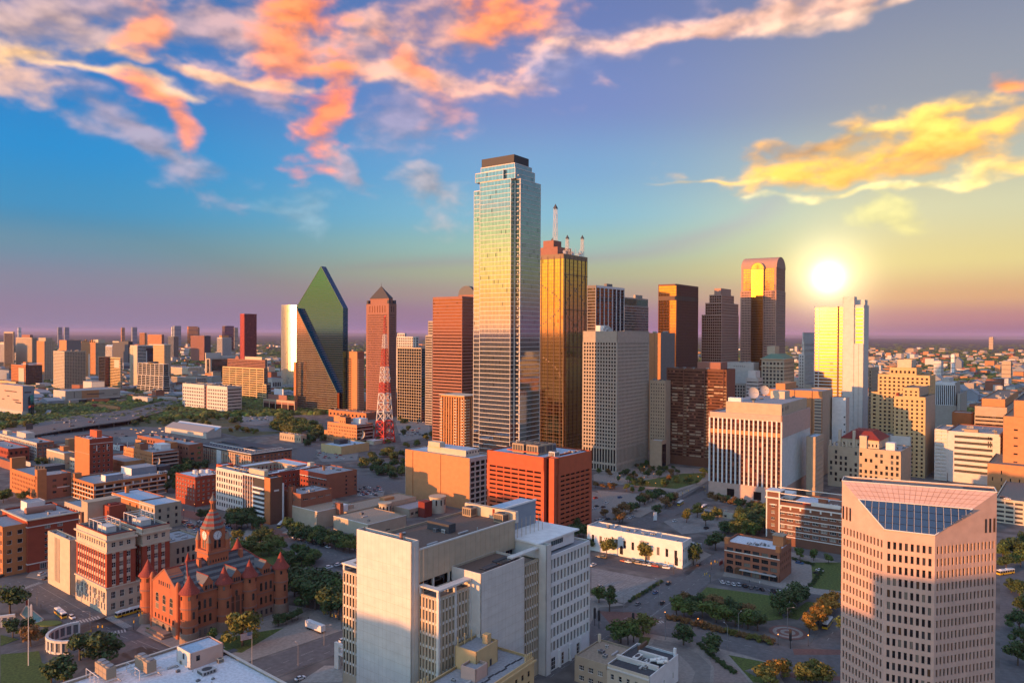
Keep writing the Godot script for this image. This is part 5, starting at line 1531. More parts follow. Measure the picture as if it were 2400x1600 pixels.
	if true:
		var l := fs("sand","grid",4.4,5.0,.5,.62,{"dep":.4,"top":3.0,"base":4.0,"skip":.25,"tint": Color(.03,.03,.03)})
		whole(pl("tan",.4),l)
		tier(3,w-3,-d*.82,-d*.3,h,h+7.5,pl("cream"),fs("cream","grid",3.2,6,.4,.5,{"top":2.4}),"")
		hip_roof("roof_slope","tile_red",2,w-2,-d*.84,-d*.28,h+7.5,7.0,9.0)
		for q in [.86,.66]:P("chimney","cream").box(1.5,4.5,h-1,h+15,-d*q,-d*q+2.2)
		P("dormer","cream").box(.5,5,h,h+11,-d*.56,-d*.46)
		for i in 5:P("pinnacle","cream").box(.2,2.0,h-.5,h+5-(i % 2)*2,-d+1+i*3.6,-d+2.6+i*3.6)
		P("stair_head","white_paint").box(6,14,h-1,h+6,-d*.22,-d*.1)
		clutter(3,w-2,-d*.27,-1,h-.9,8,2.4)
	bld("sloping_parking_deck","white parking deck with sloping side openings behind the red tiled roof",396.08,-740.11,.9076,"parking garage",67.75,19.21,39.79)
	whole(fs("white_stone","open",9,3.3,.95,.45,{"dep":.8,"core": "dark_trim","top":1.2}),pl("white_stone",.8))
	tier(8,w,-d*1.9,-d,0,h-4,pl("white_stone"),pl("pale_concrete"))
	clutter(2,w-2,-d,-2,h-.9,8,2.6)
	clutter(8,w-2,-d*1.8,-d,h-4.9,10,2.6)
	bld("far_right_block","plain tan block edge between the golden tower and the stepped tan tower",433.61,-900.0,.9076,"building",35.9,3.8,101.19)
	whole(fs("tan","grid",3.5,4,.4,.5,{"top":3}))

func build_west_end() -> void:
	bld("pale_grid_warehouse","pale concrete warehouse of glazed bays with one sunlit parapet strip at the left edge",-517.15,-813.13,.8901,"warehouse",17.22,159.12,19.07)
	whole(fs("mid_brick","grid",5.5,(h-1.8-.6)/4,.72,.6,{"top":1.8,"base":.6,"own":1,"frame": "white_trim","mx":3,"my":2}),fs("pale_concrete","grid",5.5,(h-1.8-.6)/5,.82,.66,{"top":1.8,"base":.6,"own":1,"frame": "white_trim","mx":4,"my":2}))
	P("plant_room","pale_concrete").box(6,15,h-1,h+5.5,-d*.5,-d*.32)
	P("plant_room","cream").box(4,9,h-1,h+3.5,-d*.75,-d*.66)
	clutter(3,w-3,-d+3,-3,h-.9,6,2.4)
	bld("orange_blank_tower","tall brick block with one blank wall coloured sunlit orange and white roof",-400.45,-708.5,.8901,"warehouse",21.31,34.63,38.5)
	whole(fs("red_brick","grid",4.6,(h-5.5-5)/6,.42,.45,{"top":5.5,"base":5,"own":1,"frame": "white_trim","edge":2.0}),pl("orange_brick"),"roof_white")  # left wall coloured orange for the sun on it, right wall red brick
	P("belt","white_band").rt(0,w,h-5.0,h-4.5,-.1,.1)
	P("belt","white_band").rt(0,w,4.6,5.2,-.1,.1)
	for i in 4:P("pilaster","white_band").rt(6+i*9.5,6.8+i*9.5,h-12,h-6.5,-.1,.12)
	P("joint","tan").lf(d,0,d,h*.62,h*.62+.3,-.1,.05)
	P("lift_house","bright_red").box(w*.5,w*.72,h-1,h+6,-d*.75,-d*.3)
	clutter(3,w*.45,-d+2,-2,h-.9,8,1.8)
	bld("orange_window_hall","orange brick six storey block with small square windows and stepped stair tower",-355.68,-739.94,.8901,"office block",26.42,63.83,21.16)
	whole(fs("mid_brick","ribbon",4,(h-2.5)/5,1,.5,{"top":1.5,"edge":1.0,"tint": Color(.03,.025,.025)}),fs("orange_tan","grid",2.7,(h-2.4-1.0)/5,.42,.45,{"top":2.4,"base":1.0,"own":1,"frame": "dark_trim","skip":.12}))
	for j in 5:P("belt","white_band").rt(0,w,(h-2.5)/5*(j+1),(h-2.5)/5*(j+1)+.5,-.1,.1)
	tier(.2,8,-d*.62,-d*.42,h-1,h+6,pl("mid_brick"),fs("orange_tan","grid",3.4,5,.3,.4,{"top":2.2,"own":1,"frame": "dark_trim"}))
	P("plant_room","white_paint").box(16,26,h-1,h+4.2,-d*.5,-d*.25)
	P("plant_room","orange_brick").box(28,35,h-1,h+4.5,-d*.5,-d*.3)
	tier(12,18,-d*1.0,-d*.8,h-1,h+6,pl("orange_tan"))
	clutter(6,w-3,-d+3,-3,h-.9,7,2.0)
	bld("low_orange_garage","low orange parking deck with long black slots beside the orange window hall",-381.34,-734.82,.8901,"parking garage",14.0,54.6,12.61)
	tier(0,w+8,-d,0,0,h,pl("orange_tan"),fs("orange_tan","open",8,h/2.0,.8,.42,{"dep":.6,"core": "dark_trim","top":1.4}))
	bld("green_glass_brick_block","brick block with green tinted windows behind the orange window hall",-335.8,-776.04,.8901,"office block",15.85,115.18,23.52)
	whole(fs("mid_brick","grid",7,(h-1.8-.6)/4,.5,.45,{"top":1.8,"base":.6,"glass": "mirror_green","tint": Color(.9,.9,.9),"skip":.25}),fs("mid_brick","grid",6,(h-1.8-.6)/4,.45,.45,{"top":1.8,"base":.6,"glass": "mirror_green","tint": Color(.9,.9,.9),"skip":.35}))
	for i in 4:ac_unit(8+i*1.5,h-.9,-d*.85+i*d*.2,3.5,3.2,4.0,"metal_grey")
	bld("low_tan_shed","low tan brick shed with white parapet strip between the pale warehouse and orange block",-457.06,-763.16,.8901,"building",10.46,47.53,16.15)
	whole(pl("tan"),fs("tan","grid",7,h,.14,.16,{"top":3,"own":1,"frame": "dark_trim"}))
	P("parapet_panel","white_stone").lf(d,1,d-1,h-1.6,h-.2,-.1,.2)
	P("lift_house","orange_brick").box(6,12,h-1,h+4,-d*.6,-d*.4)
	bld("cream_shop_row","cream shop row with red awnings below the orange blank wall",-430.05,-747.28,.8901,"building",7.99,70.84,11.97)
	whole(fs("white_stone","grid",5,(h-1.8-.6)/1,.6,.5,{"top":1.8,"base":.6,"own":1}),fs("cream","grid",6,(h-1.8-.6)/2,.7,.5,{"top":1.8,"base":.6,"own":1,"frame": "white_trim","mx":3}),"roof_dark")
	for i in 5:P("awning","tile_red").box(-1.8,0,h*.42,h*.42+.8,-d+3+i*8,-d+8+i*8)
	clutter(2,w-2,-d+2,-2,h-.9,16,1.5)
	bld("brick_front_row","flat roofed brick row with clerestory at the left edge under the pale warehouse",-468.29,-723.92,.8901,"building",6.62,104.85,13.67)
	tier(0,w,-d,0,0,h*.6,pl("mid_brick"),{},"roof_gravel")
	P("clerestory","pale_concrete").box(4,w-3,h*.6-.5,h*.9,-d*.5,-d*.06)
	clutter(2,w-2,-d,-2,h*.6-.6,8,1.6)
	bld("left_red_corner","red brick corner block cut by the left edge beside the pale warehouse",-537.02,-796.45,.8901,"building",20.0,79.46,15.03)
	whole(fs("red_brick","grid",4.5,(h-1.8-.6)/2,.5,.5,{"top":1.8,"base":.6}))
	clutter(1,w,-d,-1,h-.9,5,1.6)
	bld("long_orange_brick_mill","long orange brick mill with sawtooth dark roof and stair towers at the left",-392.74,-617.99,.8901,"mill",25.97,59.57,20.16)
	whole(fs("mid_brick","grid",7.5,(h-2.5-3.0)/3,.36,.42,{"top":2.5,"base":3.0,"own":1,"frame": "dark_trim","mx":2,"my":2}),fs("orange_brick","grid",3.6,(h-2.5-2.5)/4,.4,.5,{"top":2.5,"base":2.5,"own":1,"frame": "dark_trim","my":2}))
	P("stair_tower","orange_brick").box(0,7,0,h+5.5,-5,.3)
	P("stair_tower","orange_brick").box(0,11,0,h+9.0,-d-4,-d+.4)
	for i in 4:
		P("sawtooth_roof","roof_dark").box(14,w+4,h-1,h+2.2+i*.5,-d*.8+i*6.5,-d*.8+i*6.5+4.2)
		P("sawtooth_trim","metal_pale").box(14,w+4,h+2.2+i*.5,h+2.5+i*.5,-d*.8+i*6.5+3.8,-d*.8+i*6.5+4.4)
	P("wall_sign","white_band").rt(w*.58,w*.95,h*.42,h*.42+.9,-.1,.06)
	clutter(12,w,-d*.25,-3,h-.9,3,1.6)
	bld("brick_frame_garage","brick framed parking garage of big black bays with white sills",-339.44,-606.64,.8901,"parking garage",59.97,45.25,16.67)
	if true:
		var s := fs("orange_brick","grid",7.6,(h-1.6)/4.0,.84,.62,{"dep":.7,"top":1.6,"edge":.8,"band": "orange_brick","own":1,"frame": "dark_trim"})
		var l := s.merged({"bay":5.4,"ww":.72},true)
		whole(s,l)
		for j in 4:
			P("deck_edge","white_band").rt(.4,w-.4,(h-1.6)/4.0*j+.1,(h-1.6)/4.0*j+.75,-.1,.04)
			P("deck_edge","white_band").lf(d,.4,d-.4,(h-1.6)/4.0*j+.1,(h-1.6)/4.0*j+.75,-.1,.04)
		for i in 9:P("pier_cap","white_band").rt(.3+i*7.6,1.5+i*7.6,h-4.8,h-2.2,-.1,.08)
		tier(12,26,-16,-7,h-1,h+4.0,pl("blue_grey"),pl("white_paint"),"roof_blue",.3)
		tier(38,60,-d*.85,-d*.4,h-1,h+5.0,pl("blue_grey"),pl("white_paint"),"roof_grey",.3)
		P("stair_tower","orange_brick").box(.4,6,h-1,h+3.6,-d+.4,-d+6)
		P("cooling_unit","dark_metal").box(62,72,h-1,h+3.6,-d*.7,-d*.4)
		ac_unit(60,h-.9,-8,7,2.2,4,"white_trim")
		clutter(8,w-4,-d+5,-3,h-.9,10,1.8)
	bld("white_roof_hall","long brick hall with bright blue white roof and tan stone end",-252.11,-527.6,.8901,"hall",19.21,69.2,17.83)
	tier(0,w,-d*.35,0,0,h,fs("tan","grid",5.4,(h-2.0-1.0)/3,.3,.5,{"top":2.0,"base":1.0,"own":1,"frame": "dark_trim","my":2}),fs("tan","grid",5.4,(h-2.0-1.0)/3,.3,.5,{"top":2.0,"base":1.0,"own":1,"frame": "dark_trim"}),"roof_blue")
	tier(0,w,-d,-d*.35,0,h-.1,pl("mid_brick"),fs("orange_brick","grid",5.4,(h-2.4-1.0)/3,.4,.5,{"top":2.4,"base":1.0,"own":1,"frame": "brown_trim","skip":.3}),"roof_blue")
	P("cornice","white_band").lf(d,0,d,h-2.0,h-1.6,-.1,.3)
	P("chimney","orange_brick").box(7,9.4,h-1,h+4,-d+6,-d+8.4)
	bld("big_red_brick_block","big dark red brick block with cream cornice and grey roof at the lower left",-281.06,-433.58,.8901,"office block",27.55,42.79,30.58)
	whole(fs("red_brick","grid",6.2,(h-9)/6,.46,.55,{"dep":.45,"top":4.0,"base":5.0,"edge":7.0,"own":1,"frame": "white_trim","mx":2,"my":2}),fs("red_brick","grid",d/5.6,(h-9)/6,.36,.5,{"dep":.45,"top":4.0,"base":5.0,"edge":d*.22,"own":1,"frame": "white_trim","my":2}),"roof_grey",1.0)
	for q in [h-4.6,4.4]:
		P("belt","white_band").rt(-.3,w,q,q+.5,-.1,.35)
		P("belt","white_band").lf(d,0,d,q,q+.5,-.1,.352)
	P("cornice","cream").rt(-.8,w,h-.5,h+.1,-.5,.8)
	P("cornice","cream").lf(d,0,d+.8,h-.5,h+.1,-.5,.802)
	for i in 4:window(V3(8+i*8.0,2.4,.05),Vector3.RIGHT,3.4,3.4,"white_trim",3,1)
	tier(8,18,-d*.85,-d*.6,h-1,h+5,pl("white_paint"),{},"roof_grey",.3)
	P("vault_skylight","rose_granite").tube(V3(6,h+.3,-d*.52),V3(22,h+.3,-d*.5),2.4,2.4,14)
	clutter(4,w-4,-d*.5,-3,h-1.0,4,1.4)
	bld("red_brick_annex","strip of red and tan brick building behind the big red block at the left edge",-290.39,-425.81,.8901,"building",12.0,33.02,28.57)
	whole(fs("orange_brick","grid",4.5,(h-1.8-.6)/5,.5,.5,{"top":1.8,"base":.6,"own":1}))
	bld("pale_slit_slab","plain pale stone slab with four tall dark slits beside the ornate brick hotel",-235.0,-397.19,.8901,"building",4.42,30.59,29.16)
	whole(pl("cream"),pl("cream"))
	for i in 4:P("window_slit","pane_dark").lf(d,d*.32+i*1.9,d*.32+i*1.9+.75,h*.12,h-1.8,-.1,.03)
	for i in 4:P("slit_fin","cream").lf(d,d*.32+i*1.9+.8,d*.32+i*1.9+1.1,h*.12,h-1.8,-.1,.3)
	clutter(1,w-1,-d+1,-1,h-.9,8,1.3)
	bld("ornate_brick_courts","ornate red brick and cream court block with twin roof frames beside the turreted courthouse",-199.86,-368.6,.8901,"courthouse",31.57,36.75,39.34)
	if true:
		var n0 := fs("cream","grid",2.9,4.4,.52,.62,{"dep":.4,"top":3.2,"edge":1.4,"own":1,"frame": "white_trim","mx":2,"my":2})
		var n1 := n0.merged({"wall": "red_brick","fl":4.05,"top":.3,"base":.3},true)
		var w1 := w*.44
		var w2 := w*.55
		var hp := h*.34
		for q in [[.0,w1],[w2,w]]:
			var right := n1.merged({"bay": (q[1]-q[0])/4.0,"edge":1.6},true)
			tier(q[0],q[1],-d,0,hp,h-8.5,right,n1,"")
			tier(q[0],q[1],-d,0,h-8.5,h,n0.merged({"bay": (q[1]-q[0])/4.0,"base":1.5},true),n0.merged({"base":1.5},true),"roof_dark",1.2)
			P("cornice","cream").prism(rect(q[0]-.9,q[1]+.9,-d-.9,.9),h-3.0,h-2.2,true)
			P("parapet_rim","tile_red").box(q[0],q[1],h,h+.5,-.5,.02)
			P("parapet_rim","tile_red").box(q[0]-.02,q[0]+.5,h,h+.5,-d,-.5)
			P("belt","cream").prism(rect(q[0]-.4,q[1]+.4,-d-.4,.4),h-8.9,h-8.2,true)
			for i in 4:
				P("roof_frame","lattice_white").box(q[0]+2,q[0]+2.3,h-1,h+4.0,-d*.3-i*5.0,-d*.3-i*5.0+.3)
				P("roof_frame","lattice_white").box(q[1]-3,q[1]-2.7,h-1,h+4.0,-d*.3-i*5.0,-d*.3-i*5.0+.3)
				P("roof_frame","lattice_white").box(q[0]+2.3,q[1]-3,h+3.7,h+4.0,-d*.3-i*5.0,-d*.3-i*5.0+.3)
			P("roof_frame","lattice_white").box(q[0]+1.98,q[0]+2.28,h+4.0,h+4.3,-d*.3-15,-d*.3+.3)
			P("roof_frame","lattice_white").box(q[1]-2.98,q[1]-2.68,h+4.0,h+4.3,-d*.3-15,-d*.3+.3)
			P("plant_box","white_stone").box(q[0]+4,q[1]-5,h-1.2,h+1.8,-d*.55,-d*.28)
		tier(-.3,w+.3,-d-.3,.3,0,hp,fs("cream","grid",4.2,hp/2.2,.5,.6,{"dep":.4,"top":1.2,"edge":1.2,"base":1.0,"own":1,"frame": "white_trim","mx":3,"my":2}),fs("cream","grid",3.2,hp/2.2,.5,.6,{"dep":.4,"top":1.2,"base":1.0,"own":1,"frame": "white_trim","mx":2,"my":2}),"")
		for i in 7:window(V3(-.32,hp*.62,-d+3+i*(d-6)/6.0),Vector3.BACK,2.2,5.6,"white_trim",2,3,true)
		P("belt","cream").prism(rect(-.8,w+.8,-d-.8,.8),hp-.5,hp+.2,true)
		P("light_well","brown_brick").box(w1,w2,hp,h-1.5,-d,-7)
		P("stair_house","red_brick").box(w*.5,w*.78,h-1,h+6.5,-d-6,-d+1.5)
		P("stair_house","tan").box(w*.25,w*.8,0,h+9.0,-d-14,-d-6)
		P("chimney","brown_brick").tube(V3(4,h-1,-d-3),V3(4,h+5,-d-3),.9,.9,10)
		P("red_bank","tile_red").box(w*.55,w*.7,h+6.5,h+7.2,-d-5,-d-1)
	bld("beige_office_annex","beige annex with tall paired windows between the ornate brick block and clock tower",-192.62,-421.24,.8901,"office block",18.2,8.98,21.26)
	tier(0,w,-d-16,0,0,h,fs("tan","grid",3.4,(h-3.0-2.0)/3,.5,.6,{"top":3.0,"base":2.0,"own":1,"frame": "dark_trim","mx":1,"my":3,"edge":3.0}))
	clutter(3,w-2,-d-14,-3,h-.9,16,1.2)
	bld("old_tan_gallery","low tan gallery roof with green speckled plant behind the ornate brick block",-270.89,-506.33,.8901,"building",10.7,81.0,13.64)
	whole(fs("concrete","grid",5,(h-1.8-.6)/2,.6,.5,{"top":1.8,"base":.6}))
	clutter(1,w-1,-d*.5,-1,h-.9,24,1.4)
	bld("dark_red_inn","dark red brick inn with paired white windows and white roof",-253.85,-599.33,.8901,"hotel",26.61,31.88,24.02)
	whole(fs("red_brick","grid",4.4,(h-2.6-4.0)/5,.46,.5,{"top":2.6,"base":4.0,"own":1,"frame": "white_trim","mx":2,"my":2}),fs("red_brick","grid",4.4,(h-2.6-4.0)/5,.46,.5,{"top":2.6,"base":4.0,"own":1,"frame": "white_trim","mx":2,"my":2}),"roof_white")
	P("cornice","brown_trim").prism(rect(-.5,w+.5,-d-.5,.5),h-1.8,h-1.2,true)
	for i in 3:P("water_tank","white_trim").tube(V3(9+i*4.0,h-.9,-d*.55+i*3),V3(9+i*4.0,h+2.6,-d*.55+i*3),1.7,1.7,12)
	clutter(3,w-2,-d+2,-2,h-.9,10,1.8)
	bld("cream_grid_office","cream office with square windows and white ribbed half beside the dark red inn",-175.81,-544.33,.8901,"office block",10.4,78.63,33.04)
	tier(2.0,w,-d,-d*.5,0,h,pl("cream",.35),fs("white_stone","grid",3.6,(h-1.6-2.0)/6,.55,.6,{"top":1.6,"base":2.0,"own":1,"frame": "dark_trim"}))
	tier(1.0,w,-d*.5,-d*.1,0,h+.4,pl("brown_brick",.6),fs("white_paint","fin",3.3,3.6,.86,.6,{"dep":.6,"top":1.4,"band": "brown_brick","base":3,"tint": Color(.05,.035,.03)}),"roof_gravel")
	tier(0,w,-d*.1,0,0,h+1.0,pl("brown_brick"),pl("orange_brick"))
	P("end_bay","dark_trim").box(.2,3.0,2,h-1,-d*.28,-d*.1)
	for j in 7:P("end_balcony","white_paint").box(-.8,3.2,4.0+j*3.4,5.2+j*3.4,-d*.29,-d*.095)
	P("plant_room","cream").box(5,w-2,h-1,h+3.6,-d*.46,-d*.2)
	P("wall_sign","white_band").rt(w*.3,w*.7,h*.72,h*.72+1.2,-.1,.05)
	P("end_fin","white_paint").box(w-.5,w+.6,0,h-4,-2,.8)
	clutter(4,w-2,-d+2,-d*.5,h-.9,8,1.6)
	bld("courtyard_brick_flats","wide brick flats round an open court with white roof full of small units",-213.28,-628.07,.8901,"apartments",66.52,62.24,19.77)
	if true:
		var s := fs("red_brick","grid",4.2,(h-2.0-1.0)/4,.4,.45,{"top":2.0,"base":1.0,"own":1,"frame": "white_trim","skip":.1})
		tier(0,w,-16,0,0,h,s,s,"roof_white")
		tier(0,16,-d,-16,0,h,pl("red_brick",.35),s.merged({"wall": "orange_brick"},true),"roof_white")
		tier(w-16,w,-d,-16,0,h,s,s.merged({"wall": "tan"},true),"roof_white")
		tier(16,w-16,-d,-d+14,0,h,s.merged({"wall": "tan"},true),s,"roof_white")
		tier(-1.5,9,-d-1.5,-d+9,0,h+3.0,pl("red_brick"),pl("bright_red"),"roof_white")
		for i in 40:ac_unit(3+fmod(i*7.3,w-6),h-.9,-3.0-(i % 4)*2.6,1.4,1.2,1.4,"metal_pale")
		for i in 24:ac_unit(4+(i % 3)*3.5,h-.9,-20-i*(d-30)/24.0,1.4,1.2,1.4,"metal_pale")
		for i in 6:P("balcony","white_band").box(-1.4,0,4+(i % 3)*3.4,5+(i % 3)*3.4,-d*.75+(i/3)*8,-d*.75+4+(i/3)*8)
		for i in 3:P("lift_house","cream").box(10+i*24,15+i*24,h-1,h+2.6,-12,-8)
	bld("plain_side_brick_block","brick block with a broad blank side wall right of the courtyard flats",-155.01,-626.03,.8901,"warehouse",32.13,37.63,21.5)
	whole(pl("mid_brick"),fs("red_brick","grid",4.2,(h-2.6-1.5)/4,.6,.45,{"top":2.6,"base":1.5,"own":1,"frame": "brown_trim","mx":2}))
	for j in 5:window(V3(w*.64,3.0+j*(h-4)/5.0,.04),Vector3.RIGHT,1.6,1.5,"dark_trim")
	for j in 4:window(V3(w*.94,5.0+j*(h-4)/5.0,.04),Vector3.RIGHT,1.6,1.5,"dark_trim")
	P("belt","white_band").lf(d,0,d,h-4.6,h-4.1,-.1,.1)
	P("chimney","orange_brick").box(w*.4,w*.43,h-1,h+3.4,-d*.6,-d*.55)
	clutter(3,w-3,-d+3,-3,h-.9,9,1.8)
	bld("low_brown_brick_shop","low brown brick shop with white window strip before the blank side wall",-154.21,-547.16,.8901,"building",27.97,23.01,21.94)
	whole(fs("mid_brick","grid",6.0,h,.7,.16,{"top":1.4,"base":h*.66,"own":1,"frame": "white_trim","mx":3,"my":1}),fs("mid_brick","grid",5,(h-1.8-.6)/3,.4,.3,{"top":1.8,"base":.6,"own":1,"frame": "brown_trim","skip":.4}))
	tier(-.3,3,-d*.7,-d*.45,0,h+4,pl("mid_brick"))
	clutter(3,w-3,-d+3,-3,h-.9,8,1.6)
	bld("dark_roofed_flats","large apartment court with black flat roofs edged in white",-263.68,-756.06,.8901,"apartments",47.8,108.02,16.0)
	if true:
		var s := fs("mid_brick","grid",4.4,3.4,.5,.5,{"top":1.2,"base":.6,"frame": "white_trim","mx":2,"my":2,"skip":.1,"tint": Color(.1,.1,.11)})
		whole(s,s.merged({"wall": "tan"},true),"roof_dark",.4)
		P("dark_roof","slate_dark").box(-.4,w+.4,h-.5,h+1.0,-16,.4)
		P("dark_roof","slate_dark").box(-.4,16,h-.48,h+1.02,-d-.4,-16)
		P("dark_roof","slate_dark").box(w-18,w+.4,h-.46,h+1.04,-d-.4,-16)
		P("dark_roof","slate_dark").box(16,w-18,h-.44,h+1.06,-d*.62,-d*.42)
		P("roof_trim","white_band").box(-.6,w+.6,h+1.0,h+1.5,-1.0,.6)
		P("roof_trim","white_band").box(-.6,.6,h+1.0,h+1.5,-d,-1.0)
		P("roof_trim","white_band").box(1,w-1,h+1.0,h+1.6,-16.6,-16)
		P("roof_trim","white_band").box(15.4,16,h+1.0,h+1.6,-d,-16)
		for i in 22:P("roof_vent","metal_pale").box(3+i*(w-6)/22.0,3.9+i*(w-6)/22.0,h+1.0,h+1.8,-9,-8.2)
		for i in 14:P("roof_vent","metal_pale").box(8,8.9,h+1.0,h+1.8,-20-i*(d-26)/14.0,-19.2-i*(d-26)/14.0)
		P("white_bay","white_paint").lf(d,d*.4,d*.48,0,h-.6,-.1,.8)
		P("white_bay","white_paint").lf(d,0,d*.1,0,h-.6,-.1,.8)
	bld("tan_windowless_hall","tan windowless hall with flat tan roof behind the street trees",-138.64,-533.04,.8901,"hall",32.63,30.35,12.52)
	whole(pl("tan"),pl("sand"),"roof_tan",.5)
	P("coping","white_band").rt(0,w,h-.3,h+.1,-.3,.15)
	P("coping","white_band").lf(d,0,d,h-.3,h+.1,-.3,.152)
	clutter(w*.5,w,-d+3,-3,h-.5,8,2.2)
	bld("tan_exhibit_hall","rambling tan hall with courtyard and round glazed drums behind the white court complex",-97.5,-509.2,.8901,"hall",35.07,38.06,9.63)
	whole(fs("tan","grid",26,h,.12,.2,{"base":1.0,"top":h*.55}),pl("sand"),"roof_tan",.5)
	tier(12,w+46,-d-22,-d,0,h+.4,fs("tan","grid",5.4,h,.8,.28,{"base":h*.3,"top":h*.35,"own":1,"frame": "cream"}),pl("tan"),"roof_tan",.5)
	tier(w+22,w+56,-d,-d+18,0,h-3,fs("tan","grid",4.4,4.5,.66,.5,{"top":1.4,"base":.6,"own":1,"frame": "cream","mx":2,"my":2}),pl("tan"),"roof_grey",.5)
	for q in [[w+8.0,-d+6.0,4.6],[w+50.0,-d+20.0,6.4]]:
		P("drum","cream").tube(V3(q[0],0,q[1]),V3(q[0],h+2.2,q[1]),q[2],q[2],24)
		P("drum_rim","sand").tube(V3(q[0],h+2.2,q[1]),V3(q[0],h+3.0,q[1]),q[2]+.5,q[2]+.5,24)
		for i in 10:P("drum_window","pane_dark").tube(V3(q[0]+cos(i*TAU/10)*(q[2]-.5),h-3.4,q[1]+sin(i*TAU/10)*(q[2]-.5)),V3(q[0]+cos(i*TAU/10)*(q[2]-.5),h+.8,q[1]+sin(i*TAU/10)*(q[2]-.5)),.8,.8,6)
	P("red_house","tile_red").box(w+30,w+38,0,h+2,-d+19,-d+26)
	P("tall_duct","mid_brick").box(9,12,h-1,h+6.5,-d-10,-d-4)
	P("tall_duct","white_paint").box(12,17,h-1,h+4.5,-d-10,-d-5)
	P("coping","white_band").rt(0,w,h-.3,h+.1,-.3,.15)
	P("coping","white_band").lf(d,0,d,h-.3,h+.1,-.3,.152)
	P("roof_hatch","orange_tan").box(w+20,w+30,h,h+2,-d-14,-d-8)
	clutter(3,w-3,-d+3,-3,h-.5,6,1.6)
	bld("orange_six_storey_office","bright orange six storey office with square windows left of the lattice mast base",-194.62,-939.19,.8901,"office block",26.34,59.48,24.69)
	whole(fs("brown_brick","ribbon",4,(h-2.5)/5,1,.5,{"top":1.5,"edge":1.0,"tint": Color(.03,.025,.025)}),fs("orange_tan","grid",3.3,(h-2.8-1.0)/5,.42,.45,{"top":2.8,"base":1.0,"own":1,"frame": "dark_trim","skip":.1}))
	for j in 5:P("belt","white_band").rt(0,w,(h-2.5)/5*(j+1),(h-2.5)/5*(j+1)+.5,-.1,.1)
	tier(.2,9,-d*.6,-d*.38,h-1,h+8,pl("brown_brick"),fs("orange_tan","grid",4,5,.3,.36,{"top":3,"own":1,"frame": "dark_trim"}))
	P("plant_room","white_paint").box(18,30,h-1,h+5,-d*.5,-d*.25)
	tier(10,18,-d*1.0,-d*.78,h-1,h+8,pl("orange_tan"))
	P("side_wing","orange_tan").box(4,20,0,h*.5,-d-12,-d)
	bld("angular_green_tower","angular green glass prism tower with pointed crest and a diagonal brown lower wedge",-301.47,-1290.0,.9948,"skyscraper",20.65,103.06,258.11)
	if true:
		var z0 := -113.63; var z1 := 4.41; var za := -50.18
		var hl := 187.07; var hr := 183.36
		var upper := PV([V2(z0,0),V2(z1,0),V2(z1,hr),V2(za,h),V2(z0,hl)])
		P("glass_prism","mirror_green").slab(upper,9.0,20.65)
		P("crest_slope","mirror_blue").quad(V3(9.4,hr+.1,z1+.1),V3(9.4,h+.1,za+.1),V3(20.25,h+.1,za+.1),V3(20.25,hr+.1,z1+.1))
		var wl := 184.69; var wr := 36.73
		var lower := PV([V2(-103.06,0),V2(0,0),V2(0,wr),V2(-103.06,wl)])
		P("lower_wedge","mirror_bronze").slab(lower,0,9.0)
		P("wedge_slope","mirror_green").quad(V3(.2,wl+.2,-103.06),V3(9.0,wl+.2,-103.06),V3(9.0,wr+.2,0),V3(.2,wr+.2,0))
		for q in [[V3(9.0,hl,z0),V3(9.0,h,za)],[V3(9.0,h,za),V3(9.0,hr,z1)],[V3(0,wl,-103.06),V3(0,wr,0)]]:P("edge_trim","copper_green").tube(q[0],q[1],.5,.5,5)
		var fl := 3.9
		for j in int(h/fl):
			var y := j*fl
			var a0 := z0; var a1 := z1
			if y > hr:a1 = lerpf(z1,za,(y-hr)/(h-hr))
			if y > hl:a0 = lerpf(z0,za,(y-hl)/(h-hl))
			if a1-a0 > 1:P("floor_line","slate_dark").ob(V3(9.0,0,a0),Vector3.BACK,0,a1-a0,y,y+.45,-.1,.12)
			if y < hr:P("floor_line","slate_dark").ob(V3(9.0,0,z1),Vector3.RIGHT,0,11.65,y,y+.45,-.1,.12)
			if y < wl:
				var e1 := .0 if y < wr else lerpf(.0,-103.06,(y-wr)/(wl-wr))
				if e1--103.06 > 1:P("wedge_line","tan").ob(V3(0,0,-103.06),Vector3.BACK,0,e1--103.06,y,y+.5,-.1,.14)
		for i in 36:
			var z := -103.06*(1.0-(i+.5)/36.0)
			P("wedge_mullion","tan").ob(V3(0,0,z),Vector3.BACK,0,.3,0,lerpf(wl,wr,(i+.5)/36.0),-.1,.13)

